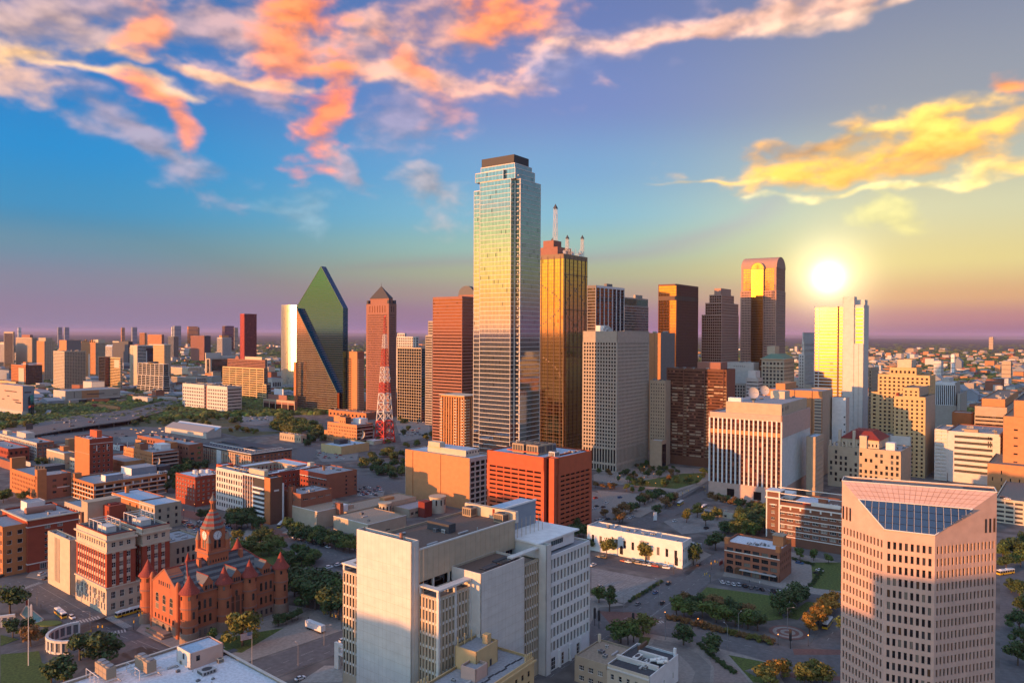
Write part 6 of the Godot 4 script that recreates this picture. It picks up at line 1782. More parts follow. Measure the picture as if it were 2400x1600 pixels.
func build_far_left() -> void:
	bld("curved_residential_tower","pale residential tower of small square windows on a long podium with a painted sunlit patch",-1047.84,-1750.11,.925,"apartment tower",47.21,60.45,94.88)
	whole(fs("tan","grid",3.6,3.5,.62,.55,{"top":2.0,"tint": Color(.02,.016,.016)}),fs("cream","grid",4.2,3.5,.6,.55,{"top":2.0,"tint": Color(.02,.016,.016)}))
	clutter(3,w,-d,-2,h-.9,9,4.0)
	bld("museum_podium","long low grey podium wall with slot windows and one sunlit patch painted orange",-846.55,-1416.5,.925,"building",102.19,52.71,28.31)
	whole(pl("concrete"),pl("pale_concrete"))
	P("white_line","white_band").rt(4,w,h*.38,h*.38+1.0,-.1,.3)
	P("white_line","white_band").rt(0,w,h-1.2,h,-.1,.3)
	P("shadow_gap","dark_trim").rt(6,w,.5,h*.34,-.1,.05)  # flat dark band along the lower wall
	P("sun_panel","orange_tan").rt(w*.29,w*.6,h*.42,h-1.5,-.1,.08)  # orange patch paints the spot of sun on the podium wall
	for q in [[.15,.16,.5,.9],[.38,.7,.66,.72],[.86,.95,.6,.64]]:P("slot_window","dark_trim").rt(w*q[0],w*q[1],h*q[2],h*q[3],-.1,.12)
	bld("yellow_striped_tower","tower of bright cream and dark horizontal stripes beside a slim purple glass shaft",-901.59,-1720.57,.925,"apartment tower",4.82,72.89,81.5)
	whole(fs("cream","ribbon",3,3.6,1,.5,{"top":2.0}),fs("yellow_stone","ribbon",3,3.6,1,.45,{"top":2.0}))
	P("sky_frame","cream").lf(d,d*.6,d*.94,h-24,h-6,-.1,.1)
	bld("purple_glass_shaft","slim purple glass shaft attached left of the cream striped tower",-949.16,-1743.03,.925,"tower",14.0,32.02,82.56)
	whole(fs("spandrel_grey","curtain",3,3.6,1,.8,{"glass": "mirror_dark","tint": Color(.8,.6,.75),"top":1}),{},"roof_white")
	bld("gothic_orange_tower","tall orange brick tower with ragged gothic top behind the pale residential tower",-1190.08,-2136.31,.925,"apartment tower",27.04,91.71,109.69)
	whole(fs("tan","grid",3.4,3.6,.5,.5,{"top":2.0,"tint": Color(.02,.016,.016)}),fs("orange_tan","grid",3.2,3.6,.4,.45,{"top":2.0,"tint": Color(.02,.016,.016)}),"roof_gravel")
	
	P("white_rib","white_stone").lf(d,d*.55,d*.62,0,h*.7,-.1,1.2)
	for i in 7:P("pinnacle","orange_tan").box(0,4,h-2,h+3+(i % 3)*3,-d+i*d/7.0,-d+i*d/7.0+4)
	P("crown_block","cream").box(8,w,h-1,h+9,-d*.4,-2)
	bld("cream_punched_tower","cream tower with small dark square windows and a narrow left face coloured as sunlit",-1307.32,-2089.98,.925,"apartment tower",27.34,51.57,114.47)
	whole(fs("tan","grid",4.6,4.4,.32,.42,{"top":2.0,"tint": Color(.02,.016,.016)}),fs("orange_tan","grid",4.5,4.4,.3,.4,{"top":2.0,"tint": Color(.02,.016,.016)}),"roof_gravel")  # lit left face coloured orange, shaded right face plain tan
	P("plant_room","tan").box(4,w*.8,h-1,h+9,-d+2,-2)
	bld("striped_pale_hotel","pale hotel with vertical orange stripes at the far left",-1740.23,-2710.48,.925,"hotel",16.72,147.14,119.05)
	whole(fs("tan","grid",3.4,3.6,.5,.5,{"top":2.0,"tint": Color(.02,.016,.016)}),fs("cream","fin",5.5,3.6,.45,.8,{"top":1.5,"band": "orange_brick","tint": Color(.05,.02,.02)}))
	P("plant_room","rose_granite").box(4,w-3,h-1,h+10,-d*.7,-d*.2)
	bld("dark_slab_tower","dark narrow glass slab with pale frame at the far left horizon",-1734.53,-2600.0,.925,"tower",3.93,83.73,140.36)
	whole(fs("concrete","ribbon",3,3.6,1,.7,{"top":2.0}),fs("concrete","curtain",4,3.6,1,.85,{"top":6,"edge":2.5,"glass": "mirror_dark","tint": Color(.7,.6,.7)}))
	bld("white_rib_tower","tower of white ribs and dark glass cut by the left edge",-1815.89,-2703.43,.925,"tower",6.79,120.42,95.61)
	whole(fs("white_stone","ribbon",3,3.6,1,.5,{"top":2.0}),fs("white_stone","fin",5,3.6,.6,.6,{"top":2,"band": "slate_dark","tint": Color(.04,.02,.03)}))
	P("plant_room","cream").box(2,w,h-1,h+6,-d*.8,-d*.2)
	bld("terrace_flats","low cream terrace flats of white stripes between the left towers",-2211.59,-3378.57,.925,"apartments",32.81,121.61,42.4)
	whole(fs("white_stone","ribbon",3,3.6,1,.5,{"top":2.0}),fs("cream","ribbon",3,3.6,1,.5,{"top":2.0}))
	P("gable","cream").box(4,12,h-1,h+7,-d*.7,-d*.3)
	bld("brick_midrise_flats","red brick midrise with cream balcony bays at the left",-1241.36,-1907.89,.925,"apartments",38.46,93.59,54.44)
	whole(fs("brown_brick","grid",4.5,4,.6,.6,{"top":2.0,"tint": Color(.02,.016,.016)}),fs("orange_brick","grid",4,4,.45,.5,{"top":2.0,"tint": Color(.02,.016,.016)}))
	
	P("cream_bay","cream").lf(d,d*.55,d*.92,0,h*.86,-.1,1.2)
	P("lift_house","orange_brick").box(4,10,h-1,h+8,-d*.3,-d*.1)
	P("roof_frame","white_band").box(0,w,h+3,h+4,-d*.3,0)
	bld("grey_wedge_house","low grey block with white rim at the left edge before the brick midrise",-1355.78,-2014.84,.925,"building",5.05,96.11,35.65)
	whole(pl("blue_grey"),pl("blue_grey"),"roof_white")
	bld("sun_toned_hall","low hall with a roof edge coloured sunlit orange at the left edge",-1236.57,-1862.89,.925,"building",3.76,139.11,14.89)
	whole(pl("orange_tan"),pl("yellow_stone"),"roof_gravel")  # low sun on this hall is put into the orange and yellow walls
	bld("cream_curved_tower","white tower with one sunlit blank edge and dark curved glass balconies",-914.85,-1825.36,.925,"apartment tower",39.1,36.03,108.32)
	whole(fs("white_stone","ribbon",3,3.6,1,.6,{"top":2.0}),pl("cream"))
	
	for j in 40:
		if 5+j*4.0 < h-4:P("edge_balcony","cream").lf(d,-1.6,d*.35,5+j*4.0,6.4+j*4.0,0,1.4,true)
	P("glass_face","mirror_dark").rt(w*.55,w,h*.45,h-6,-.1,.6)
	P("white_frame","white_paint").rt(w*.55,w*.6,h*.3,h-14,-.1,.9)
	bld("round_cream_block","sunlit cream block with rounded roof line behind the white balcony tower",-1128.93,-2426.48,.925,"apartment tower",21.48,92.81,99.67)
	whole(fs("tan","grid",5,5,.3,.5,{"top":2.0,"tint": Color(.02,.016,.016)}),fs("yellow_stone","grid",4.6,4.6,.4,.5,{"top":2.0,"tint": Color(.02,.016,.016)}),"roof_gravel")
	P("roof_rim","cream").prism(rect(-1.5,w+1.5,-d-1.5,1.5),h-3,h+1.5,true)
	bld("black_grid_office","dark glass office in a white grid frame widening to its base",-773.35,-1656.11,.925,"office block",17.59,118.02,69.95)
	if true:
		var g := fs("pale_concrete","grid",d/6.0,4.0,.88,.76,{"dep":.5,"top":1.0,"edge":.5,"tint": Color(.008,.01,.012)})
		tier(0,w,-d,0,0,h*.28,g)
		tier(1.2,w-1.0,-d+1.2,-1.2,h*.28,h*.62,g)
		tier(2.4,w-2.0,-d+2.4,-2.4,h*.62,h,g,{},"roof_blue")
		P("roof_ring","dark_metal").lathe(V3(w/2,h,-d/2),PV([V2(11,0),V2(11,3.5),V2(0,3.5)]),20)
	bld("orange_slab_block","slab coloured sunlit orange with fine vertical lines near the horizon",-1968.43,-4200.0,.925,"office block",14.76,156.44,127.6)
	whole(pl("rose_granite"),fs("orange_tan","fin",5,4,.4,.9,{"top":2,"band": "orange_tan","tint": Color(.3,.12,.05)}))  # left face and panes coloured as sunlit, right face a darker rose
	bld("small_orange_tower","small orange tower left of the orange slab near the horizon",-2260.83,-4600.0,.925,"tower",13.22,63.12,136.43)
	whole(pl("orange_tan"),fs("orange_tan","ribbon",3,3.6,1,.5,{"top":2.0}))
	bld("grey_glass_block","grey glass block right of the orange slab near the horizon",-1765.55,-3900.0,.925,"office block",27.86,55.42,119.87)
	whole(fs("concrete","ribbon",3,3.6,1,.6,{"top":2.0}),fs("blue_grey","ribbon",3,3.6,1,.6,{"top":2.0}))
	bld("brown_wide_block","wide brown block with darker right end near the horizon",-1481.92,-3600.0,.925,"office block",33.34,121.68,124.14)
	whole(pl("slate_dark"),fs("rose_granite","grid",3,3.6,.5,.5,{"top":2.0,"tint": Color(.02,.016,.016)}),"roof_gravel")
	clutter(4,w,-d,-3,h-.9,8,5.0)
	bld("white_stripe_block","white framed block of dark vertical stripes near the horizon",-1512.0,-3900.0,.925,"office block",54.28,47.56,114.35)
	whole(fs("white_stone","ribbon",3,3.6,1,.4,{"top":2.0}),fs("white_stone","fin",6,4,.6,.9,{"top":4,"band": "rose_granite","tint": Color(.03,.02,.02)}),"roof_white")
	P("plant_room","orange_tan").box(6,w-8,h-1,h+12,-d*.8,-d*.3)
	bld("concrete_step_block","stepped pale concrete block with a dark glass front",-911.72,-2258.68,.925,"office block",93.61,23.33,61.86)
	whole(fs("concrete","curtain",4,3.6,1,.9,{"glass": "mirror_dark","tint": Color(.9,.9,.9),"top":3,"edge":5}))
	tier(0,w*.55,-d*1.2,-d,0,h+17,pl("pale_concrete"),pl("cream"))
	tier(w*.5,w*1.1,-d*1.3,-d,0,h+8,pl("pale_concrete"),pl("cream"))
	bld("red_ribbed_tower","lone red ribbed tower rising above the left horizon",-1217.43,-3400.0,.925,"tower",64.28,33.44,226.62)
	whole(fs("tile_red","fin",7,4,.45,.9,{"dep":1.2,"top":1.5,"band": "red_brick","tint": Color(.12,.03,.03)}),fs("terracotta","fin",6,4,.45,.9,{"dep":1.2,"top":1.5,"band": "terracotta","tint": Color(.2,.05,.04)}),"roof_brown")
	bld("white_twin_office","pale square windowed office of two blocks joined by a dark red slot",-485.34,-1274.51,.925,"office block",27.77,143.16,48.04)
	if true:
		var g := fs("white_stone","grid",d/25.0,(h-12.0)/6.0,.52,.56,{"dep":.7,"top":5.0,"base":7.0,"edge":1.0,"tint": Color(.02,.014,.014)})
		var r := fs("pale_concrete","ribbon",3,(h-5.0)/8.0,1,.35,{"dep":.7,"top":3.0,"tint": Color(.03,.03,.03)})
		tier(0,w,-d*.44,0,0,h,r,g,"roof_gravel")
		tier(0,w,-d,-d*.5,0,h,r,g,"roof_gravel")
		P("red_slot","rose_granite").box(3,w-3,0,h-2,-d*.5,-d*.44)
		P("red_plinth","orange_brick").box(-3,0,0,5,-d,-d*.36)
		clutter(4,w,-d,-4,h-.9,14,3.0)
	bld("cream_bank_block","stepped bank block of cream and black bands with a domed brown top",-508.48,-1532.65,.925,"bank",9.12,149.93,83.98)
	if true:
		var g := fs("yellow_stone","grid",d/6.0,4.6,.92,.5,{"dep":.6,"top":2.0,"edge":.6,"tint": Color(.02,.014,.014)})
		tier(0,w,-d,0,0,h*.8,fs("dark_concrete","ribbon",3,4.6,1,.5),g)
		tier(4,w,-d*.92,-2,h*.8,h,fs("dark_concrete","ribbon",3,3,1,.4),fs("rose_granite","ribbon",3,3,1,.4))
		P("brown_vault","rose_granite").tube(V3(6,h,-d*.7),V3(w,h,-d*.7),7,7,16)
		P("cream_crown","cream").box(6,w-4,h-1,h+6,-d*.5,-d*.1)
		tier(-4,w*.8,0,14,0,h*.42,fs("dark_concrete","ribbon",3,4.6,1,.5),g)
	bld("dark_mid_block","dark purple block with a cream top strip near the left horizon",-1539.48,-3000.0,.925,"office block",16.99,132.69,103.17)
	whole(pl("slate_dark"),pl("spandrel_grey"))
	P("top_strip","cream").lf(d,0,d*.4,h-5,h,-.1,.3)
	bld("low_brown_wing","low brown block with one orange end near the left horizon",-1966.33,-3300.0,.925,"building",60.24,73.69,103.89)
	whole(pl("dark_concrete"),pl("orange_tan"))
	bld("pale_back_block","pale block with a blue pyramid roof behind the gothic orange tower",-2127.8,-3978.51,.925,"building",13.27,77.03,63.54)
	whole(fs("white_stone","ribbon",3,3.6,1,.5,{"top":2.0}))
	hip_roof("roof_slope","roof_blue",0,w,-d,0,h,9,9)
	bld("long_pale_flats","long pale flats with gables between the grid office and bank block",-1013.85,-2339.78,.925,"apartments",54.5,101.85,29.38)
	whole(fs("cream","grid",5,4,.4,.4,{"top":2.0,"tint": Color(.02,.016,.016)}))
	for i in 7:P("gable","white_stone").box(3+i*w/8.0,7+i*w/8.0,h-1,h+4,-6,0)
	bld("grey_deck_block","grey parking deck left of the twin pale office",-803.81,-1905.22,.925,"parking garage",25.75,124.42,23.93)
	whole(fs("concrete","open",6,3.4,.9,.45,{"core": "dark_trim"}))
	bld("white_low_market","low white wall building beside the elevated highway",-706.38,-1448.95,.925,"building",10.07,58.67,13.24)
	whole(pl("white_stone"),pl("pale_concrete"))
	bld("orange_arched_diner","low orange arched restaurant with a red sign board by the highway",-682.31,-1293.57,.925,"restaurant",4.34,92.82,11.08)
	whole(pl("orange_tan"),pl("orange_tan"),"roof_gravel")
	for q in [.45,.9]:P("arch_window","dark_trim").tube(V3(-.15,h*.45,-d+d*q),V3(.2,h*.45,-d+d*q),2.6,2.6,14)
	P("sign_board","tile_red").box(-3,-2,0,h*.95,-d+1,-d*.8)
	for i in 4:P("small_window","dark_trim").lf(d,d*.55+i*4,d*.55+i*4+1.4,h*.5,h*.66,-.1,.05)
	bld("beige_plaza_hall","low beige hall with flat roof left of the angular green tower",-375.72,-1292.77,.925,"hall",5.33,91.24,22.15)
	whole(pl("rose_granite"),fs("tan","fin",d/5.0,h,.9,.6,{"dep":.8,"top":4.0,"band": "rose_granite","tint": Color(.03,.02,.02)}))
	tier(4,w,-d*.9,-d*.3,h,h+8,pl("rose_granite"),pl("rose_granite"))
	P("poster_panel","roof_white").box(10,11,h+6,h+18,-d*.8,-d*.5)
	bld("thin_orange_wall","slim wall slab coloured sunlit orange left of the angular green tower",-383.72,-1327.89,.925,"tower",3.65,6.08,87.94)
	whole(pl("orange_tan"),pl("orange_brick"))  # sunlight is put into the orange tones of this slab
	bld("white_curved_tower","slender tower of mirror glass glaring white and gold above the left district",-537.36,-1862.7,.925,"apartment tower",3.84,62.41,210.33)
	if true:
		var p := PV()
		for i in 9:
			var f := -.5+i/8.0
			p.append(V2(-9.0*cos(f*PI*.9)+2,-d*.5+d*f))
		p.append(V2(22,0)); p.append(V2(22,-d))
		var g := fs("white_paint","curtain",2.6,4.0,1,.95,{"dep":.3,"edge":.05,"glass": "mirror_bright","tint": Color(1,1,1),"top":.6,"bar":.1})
		var s := []
		for i in 8:s.append(g)
		block(p,0,h,s,"roof_white")
		for j in 44:P("edge_balcony","white_paint").box(2,12,6+j*4.0,6.8+j*4.0,-d-2.4,-d)
	bld("mural_block","low block painted in blue orange and green with square windows behind the lattice mast",-170.93,-1267.62,.925,"building",15.44,91.53,28.96)
	whole(pl("pale_concrete"),fs("yellow_stone","grid",d/16.0,(h-2)/4.0,.4,.42,{"top":1.5,"edge":d*.3,"tint": Color(.015,.015,.02)}),"roof_white")
	P("paint_field","blue_grey").lf(d,d*.02,d*.98,h*.7,h-1.0,-.4,-.33)
	P("green_field","mirror_green").lf(d,d*.12,d*.28,.5,h*.72,-.1,.02)
	bld("tan_deck_garage","tan parking deck with an open roof well behind the painted block",-181.51,-1456.58,.925,"parking garage",22.8,80.7,27.45)
	whole(fs("brown_granite","open",6,3.4,.9,.4,{"core": "dark_trim"}),pl("tan"),"roof_gravel")
	P("roof_well","brown_brick").box(w*.3,w*.7,h-.85,h-.6,-d*.65,-d*.35)
	bld("white_striped_lowrise","low white block with grey vertical panels right of the orange slab flats",-282.86,-1469.33,.925,"building",22.46,12.34,23.49)
	whole(fs("blue_grey","ribbon",3,3.6,1,.5,{"top":2.0}),fs("white_paint","fin",3,5,.5,.9,{"band": "slate_grey"}))
	bld("red_low_store","low red brick store with small square windows before the white checker flats",-115.88,-1172.32,.925,"store",7.91,45.39,18.08)
	whole(pl("rose_granite"),fs("terracotta","grid",4,9,.3,.2,{"top":2.0,"tint": Color(.02,.016,.016)}),"roof_gravel")
	bld("cream_cube_house","cream cube beside the orange slab flats foot",-262.46,-1355.49,.925,"building",4.1,20.6,16.26)
	whole(pl("tan"),pl("cream"),"roof_white")
	bld("flat_roof_school","low brick school hall with teal windows in front of the angular green tower",-235.31,-1208.38,.925,"school",20.3,93.19,11.05)
	whole(pl("mid_brick"),fs("orange_brick","grid",9,9,.4,.4,{"glass": "mirror_green","tint": Color(1,1,1),"top":1.5}),"roof_tan")
	clutter(5,w-3,-d,-3,h-.9,10,3.0)
	bld("metal_shed","big metal shed with two pitched grey and blue roofs",-403.05,-986.07,.925,"shed",21.6,105.14,13.53)
	P("wall","pale_concrete").box(0,w,0,h*.55,-d,0)
	P("shed_roof","metal_grey").quad(V3(-.5,h*.55,.3),V3(-.5,h*.55,-d-.3),V3(w*.55,h,-d-.3),V3(w*.55,h,.3))
	P("shed_gable","pale_concrete").tri(V3(0,h*.55,0),V3(w*.55,h,0),V3(w*.55,h*.55,0))
	P("shed_roof_blue","roof_blue").quad(V3(w*.55,h*.62,.3),V3(w*.55,h*.62,-d-.3),V3(w*1.02,h*1.05,-d-.3),V3(w*1.02,h*1.05,.3))
	P("shed_gable","pale_concrete").tri(V3(w*.55,h*.55,.01),V3(w,h*1.03,.01),V3(w,h*.55,.01))
	P("shed_end","pale_concrete").box(w-.3,w,0,h*1.03,-d,0)
	bld("teal_roof_pavilion","low pavilion with blue green roof in front of the bright orange office",-195.74,-859.51,.925,"pavilion",42.31,36.52,9.83)
	whole(pl("yellow_stone"),{},"roof_blue")
	P("plant_room","slate_dark").box(w*.3,w*.6,h-1,h+4,-d*.8,-d*.5)
	clutter(2,w-2,-d,-2,h-.9,8,2.2)
	bld("round_tan_house","low tan round ended house with cluttered roof left of the pavilion",-268.36,-951.62,.925,"building",8.6,44.4,9.79)
	whole(fs("tan","grid",5,h,.3,.4,{"top":1.5}))
	clutter(2,w-2,-d,-2,h-.9,8,2.2)
	bld("brown_block_by_highway","brown two storey parking block with a tall stair box behind the orange blank tower",-509.47,-850.7,.925,"parking garage",12.74,31.73,12.65)
	tier(0,w+10,-d,0,0,h-3,fs("mid_brick","open",6,3.4,.9,.45,{"core": "dark_trim"}),{},"roof_tan")
	P("stair_box","orange_tan").box(4,12,0,h+5,-8,.5)
	bld("white_tiny_store","tiny white store with two dark windows right of the orange blank tower",-463.37,-883.21,.925,"building",10.0,16.9,6.06)
	whole(pl("tile_red"),fs("white_stone","grid",6,5,.3,.4))
	bld("slotted_cube_museum","cube museum coloured pink on its lit face, slot windows, grey side and a tilted green glass box",-796.41,-1216.44,.925,"museum",16.85,108.45,51.41)
	if true:
		whole(pl("blue_grey"),pl("pink_granite"))  # lit face coloured pink, shaded face coloured blue grey
		for q in [[.3,.78,.78,.8],[.4,.5,.62,.64],[.62,.86,.52,.54],[.75,.95,.44,.47],[.7,.8,.46,.475],[.2,.3,.5,.52]]:P("slot_window","dark_trim").lf(d,d*q[0],d*q[1],h*q[2],h*q[3]+.6,-.1,.08)
		P("slot_window","dark_trim").rt(w*.15,w*.75,h*.78,h*.82,-.1,.08)
		P("plinth","pale_concrete").box(-1.5,w+2,0,h*.2,-d-1,1.5)
		var e := PV([V2(2,4),V2(12,8),V2(9,h*.72),V2(1,h*.64)])
		P("glass_box","mirror_green").slab(e,w*.45,w*.75)
		P("red_strip","tile_red").slab(PV([V2(3,h*.3),V2(11.5,h*.34),V2(11,h*.4),V2(2.5,h*.36)]),w*.44,w*.76)
		P("green_roof","roof_grey").box(w*.2,w*1.5,0,5,6,22)
		P("green_roof_slope","blue_grey").quad(V3(w*1.5,.2,8),V3(w*1.6,.2,24),V3(w*2.1,11,20),V3(w*2.1,11,4))
	bld("lattice_mast","tall tapering red and white steel lattice mast with small dishes",-163.7,-962.42,.8727,"radio mast",1.0,1.0,161.51)
	if true:
		var n := 7
		var cut := [.0,.17,.39,.475,.6,.745,.86,1.0]
		for i in n:
			var m: String = ["lattice_red","lattice_white"][i % 2]
			var w0:float = lerpf(18.7,1.6,pow(cut[i],.8)); var w1:float = lerpf(18.7,1.6,pow(cut[i+1],.8))
			lattice(V3(0,h*cut[i],0),w0,w1,h*(cut[i+1]-cut[i]),3 if i < 4 else 5,m,["red_section","white_section"][i % 2])
		dish(V3(0,h*.1,7),3.0)
		dish(V3(-6,h*.2,5),1.6)
		for i in 6:P("small_antenna","lattice_white").tube(V3(-6+i*2.2,h*.5,5.5),V3(-6+i*2.2,h*.5+3,5.5),.3,.3,6)
		P("top_lamp","tail_red").tube(V3(0,h,0),V3(0,h+1.2,0),.5,.5,8)
		bld("mast_hut","low tan wall hut at the foot of the lattice mast",-167.7,-946.4,.9,"hut")
		P("wall","cream").box(-9,26,0,4.5,-14,0)
		P("roof","roof_white").box(-9.3,26.3,4.5,4.9,-14.3,.3)
	bld("dish_antenna","large white dish antenna on a mast in front of the orange window hall",-352.8,-744.6,.5,"dish antenna")
	P("mast","metal_pale").tube(Vector3.ZERO,V3(0,11.1,0),.5,.35,8)
	dish(V3(0,11.1,.5),4.6)
	bld("dish_antenna","large pale dish antenna on a mast before the bright orange office",-189.7,-946.6,.5,"dish antenna")
	P("mast","metal_pale").tube(Vector3.ZERO,V3(0,11.4,0),.5,.35,8)
	dish(V3(0,11.4,.5),5.5)

func build_turreted_courthouse() -> void:
	bld("turreted_courthouse","red sandstone courthouse with conical turrets, striped slate roofs and a tall clock tower",-145.39,-336.93,.8988,"courthouse",47.73,39.02,22.06)
	if true:
		var e := h-1.0
		P("plinth","rough_stone").box(.4,w-.4,0,4.6,-d+.4,-.4)
		P("wall","sandstone").box(.8,w-.8,4.6,e,-d+.8,-.8)
		P("belt","rose_granite").box(.5,w-.5,4.5,5.0,-d+.5,-.5)
		P("belt","rose_granite").box(.6,w-.6,e*.56,e*.56+.4,-d+.6,-.6)
		P("cornice","rose_granite").box(.2,w-.2,e-.5,e,-d+.2,-.2)
		P("loggia","brown_brick").box(w*.4,w*.6,6.0,14.5,-1.1,-.72)
		for i in 3:P("loggia_pier","sandstone").box(w*.41+i*3.0,w*.41+i*3.0+.7,5.0,15.0,-.9,-.4)
		var spots := [[.0,.0,3.7],[.0,-d,3.5],[w*.36,-.4,3.3],[w*.64,-.4,3.3],[w,.0,3.5],[w,-d,3.5]]
		for q in spots:
			var o := V3(q[0],0,q[1])
			var r:float = q[2]
			var cone:float = 7.6
			var tb := Mb.new(); tb.lathe(o,PV([V2(r+.5,0),V2(r+.3,4.8),V2(r,5.0)]),20)
			put("turret_base",tb.mesh(),"rough_stone",b.root)
			var tt := Mb.new(); tt.lathe(o,PV([V2(r,5.0),V2(r,e+1.5),V2(r+.25,e+1.6),V2(r+.25,e+2.0),V2(r,e+2.1)]),20)
			put("turret",tt.mesh(),"sandstone",b.root)
			P("turret_band","rose_granite").lathe(o,PV([V2(r,e*.36),V2(r+.25,e*.36+.1),V2(r+.25,e*.36+.6),V2(r,e*.36+.7)]),20)
			P("turret_band","rose_granite").lathe(o,PV([V2(r,e*.74),V2(r+.25,e*.74+.1),V2(r+.25,e*.74+.6),V2(r,e*.74+.7)]),20)
			var c := Mb.new()
			c.lathe(o,PV([V2(r+.9,e+1.6),V2(r*.72,e+1.9+cone*.3),V2(r*.28,e+1.9+cone*.72),V2(0,e+1.9+cone)]),20)
			put("turret_roof",c.mesh(),"slate_red",b.root)
			P("finial","dark_trim").tube(o+V3(0,e+1.4+cone,0),o+V3(0,e+3.6+cone,0),.14,.04,6)
			for i in 12:
				var f := TAU*i/12.0
				var u := V3(-sin(f),0,cos(f))
				var nn := V3(-u.z,0,u.x)
				if nn.x*.62-nn.z*.1 > .55 and q[0] < w*.9:continue
				if nn.z < -.3 and nn.x > -.3:continue
				if i % 2 == 0:window(o+nn*(r+.05)+V3(0,e-.2,0),u,.95,1.7,"dark_trim",1,1)
				if i % 3 == 0:
					window(o+nn*(r+.05)+V3(0,e*.62,0),u,1.2,3.4,"brown_trim",1,1,true)
					window(o+nn*(r+.05)+V3(0,e*.3,0),u,1.0,2.2,"dark_trim",1,2)
		for i in 15:
			var x := 5.2+i*(w-10.4)/14.0
			if absf(x-w*.36) < 4.2 or absf(x-w*.64) < 4.2:continue
			window(V3(x,2.6,-.36),Vector3.RIGHT,1.1,2.4,"dark_trim",1,2)
			window(V3(x,e*.4,-.76),Vector3.RIGHT,1.2,3.6,"brown_trim",1,1,true)
			window(V3(x,e*.72,-.76),Vector3.RIGHT,1.3,4.0,"brown_trim",1,1,true)
			P("window_arch","rose_granite").box(x-.85,x+.85,e*.72+2.05,e*.72+2.35,-.82,-.62)
		var gp := PV([V2(-d*.82,4.6),V2(-d*.2,4.6),V2(-d*.2,e+.5),V2(-d*.5,e+8.5),V2(-d*.82,e+.5)])
		P("gable","sandstone").slab(gp,-1.6,5)
		P("gable_plinth","rough_stone").box(-1.9,3,0,4.6,-d*.82,-d*.2)
		for q in [[-d*.82,e+.5,-d*.51,e+8.7],[-d*.2,e+.5,-d*.51,e+8.7]]:P("gable_coping","rose_granite").tube(V3(-1.5,q[1],q[0]),V3(-1.5,q[3],q[2]),.4,.4,6)
		for z in [-d*.82,-d*.2]:
			P("gable_pier","sandstone").lathe(V3(-1.2,0,z),PV([V2(1.1,0),V2(1.1,e+2.2),V2(1.3,e+2.3),V2(1.2,e+3.0),V2(.6,e+4.6),V2(0,e+5.0)]),12)
		for i in 3:window(V3(-1.95,2.2,-d*.66+i*d*.15),Vector3.BACK,2.2,3.8,"dark_trim",1,1,true)
		for i in 6:
			window(V3(-1.65,6.6,-d*.72+i*d*.085),Vector3.BACK,1.0,2.0,"dark_trim",1,1)
			window(V3(-1.65,e+1.6,-d*.63+i*d*.05),Vector3.BACK,.75,1.9,"dark_trim",1,1)
		for i in 3:
			for j in 2:window(V3(-1.65,11.2+j*4.2,-d*.68+i*d*.17),Vector3.BACK,2.9,2.6 if j == 0 else 4.4,"sand",3,1,j == 1)
		for i in 2:
			window(V3(.75,e*.36,-3.6-i*2.2),Vector3.BACK,1.1,3.2,"brown_trim",1,1,true)
			window(V3(.75,e*.7,-3.6-i*2.2),Vector3.BACK,1.2,3.8,"brown_trim",1,1,true)
			window(V3(.75,e*.5,-d+4.0+i*2.2),Vector3.BACK,1.1,3.4,"brown_trim",1,1,true)
		P("entrance_steps","rough_stone").box(-7,-1.8,0,.9,-d*.7,-d*.3)
		P("entrance_steps","rough_stone").box(-5.4,-1.7,.9,1.8,-d*.68,-d*.32)
		var ridge := e+9.5
		roof_strips(V3(.5,e,-.5),V3(w-.5,e,-.5),V3(9.0,ridge,-d*.5),V3(w-9.0,ridge,-d*.5),11)
		roof_strips(V3(.5,e,-d+.5),V3(.5,e,-.5),V3(9.0,ridge,-d*.5),V3(9.0,ridge,-d*.5),11)
		roof_strips(V3(w-.5,e,-d+.5),V3(.5,e,-d+.5),V3(w-9.0,ridge,-d*.5),V3(9.0,ridge,-d*.5),11)
		roof_strips(V3(w-.5,e,-.5),V3(w-.5,e,-d+.5),V3(w-9.0,ridge,-d*.5),V3(w-9.0,ridge,-d*.5),11)
		roof_strips(V3(-1.4,e+.6,-d*.2),V3(12,e+.6,-d*.2),V3(-1.4,e+8.4,-d*.5),V3(12,e+8.4,-d*.5),8)
		roof_strips(V3(12,e+.6,-d*.8),V3(-1.4,e+.6,-d*.8),V3(12,e+8.4,-d*.5),V3(-1.4,e+8.4,-d*.5),8)
		for q in [[V3(9,ridge,-d*.5),V3(w-9,ridge,-d*.5)],[V3(-1.4,e+8.5,-d*.5),V3(10,e+8.5,-d*.5)],[V3(.5,e,-.5),V3(9,ridge,-d*.5)],[V3(w-.5,e,-.5),V3(w-9,ridge,-d*.5)]]:P("ridge_tile","slate_red").tube(q[0],q[1],.4,.4,6)
		for x in [w*.2,w*.5,w*.84]:
			var g := Mb.new()
			g.box(x-2.2,x+2.2,e-.4,e+3.2,-7,-.6)
			g.tri(V3(x-2.6,e+3.2,-.58),V3(x,e+6.4,-.58),V3(x+2.6,e+3.2,-.58))
			put("dormer",g.mesh(),"sandstone",b.root)
			var rr := P("dormer_roof","slate_grey")
			rr.quad(V3(x-2.7,e+3.1,-.5),V3(x-2.7,e+3.1,-8),V3(x,e+6.5,-11),V3(x,e+6.5,-.5))
			rr.quad(V3(x,e+6.5,-.5),V3(x,e+6.5,-11),V3(x+2.7,e+3.1,-8),V3(x+2.7,e+3.1,-.5))
			P("dormer_ridge","slate_red").tube(V3(x,e+6.5,-.5),V3(x,e+6.5,-11),.25,.25,6)
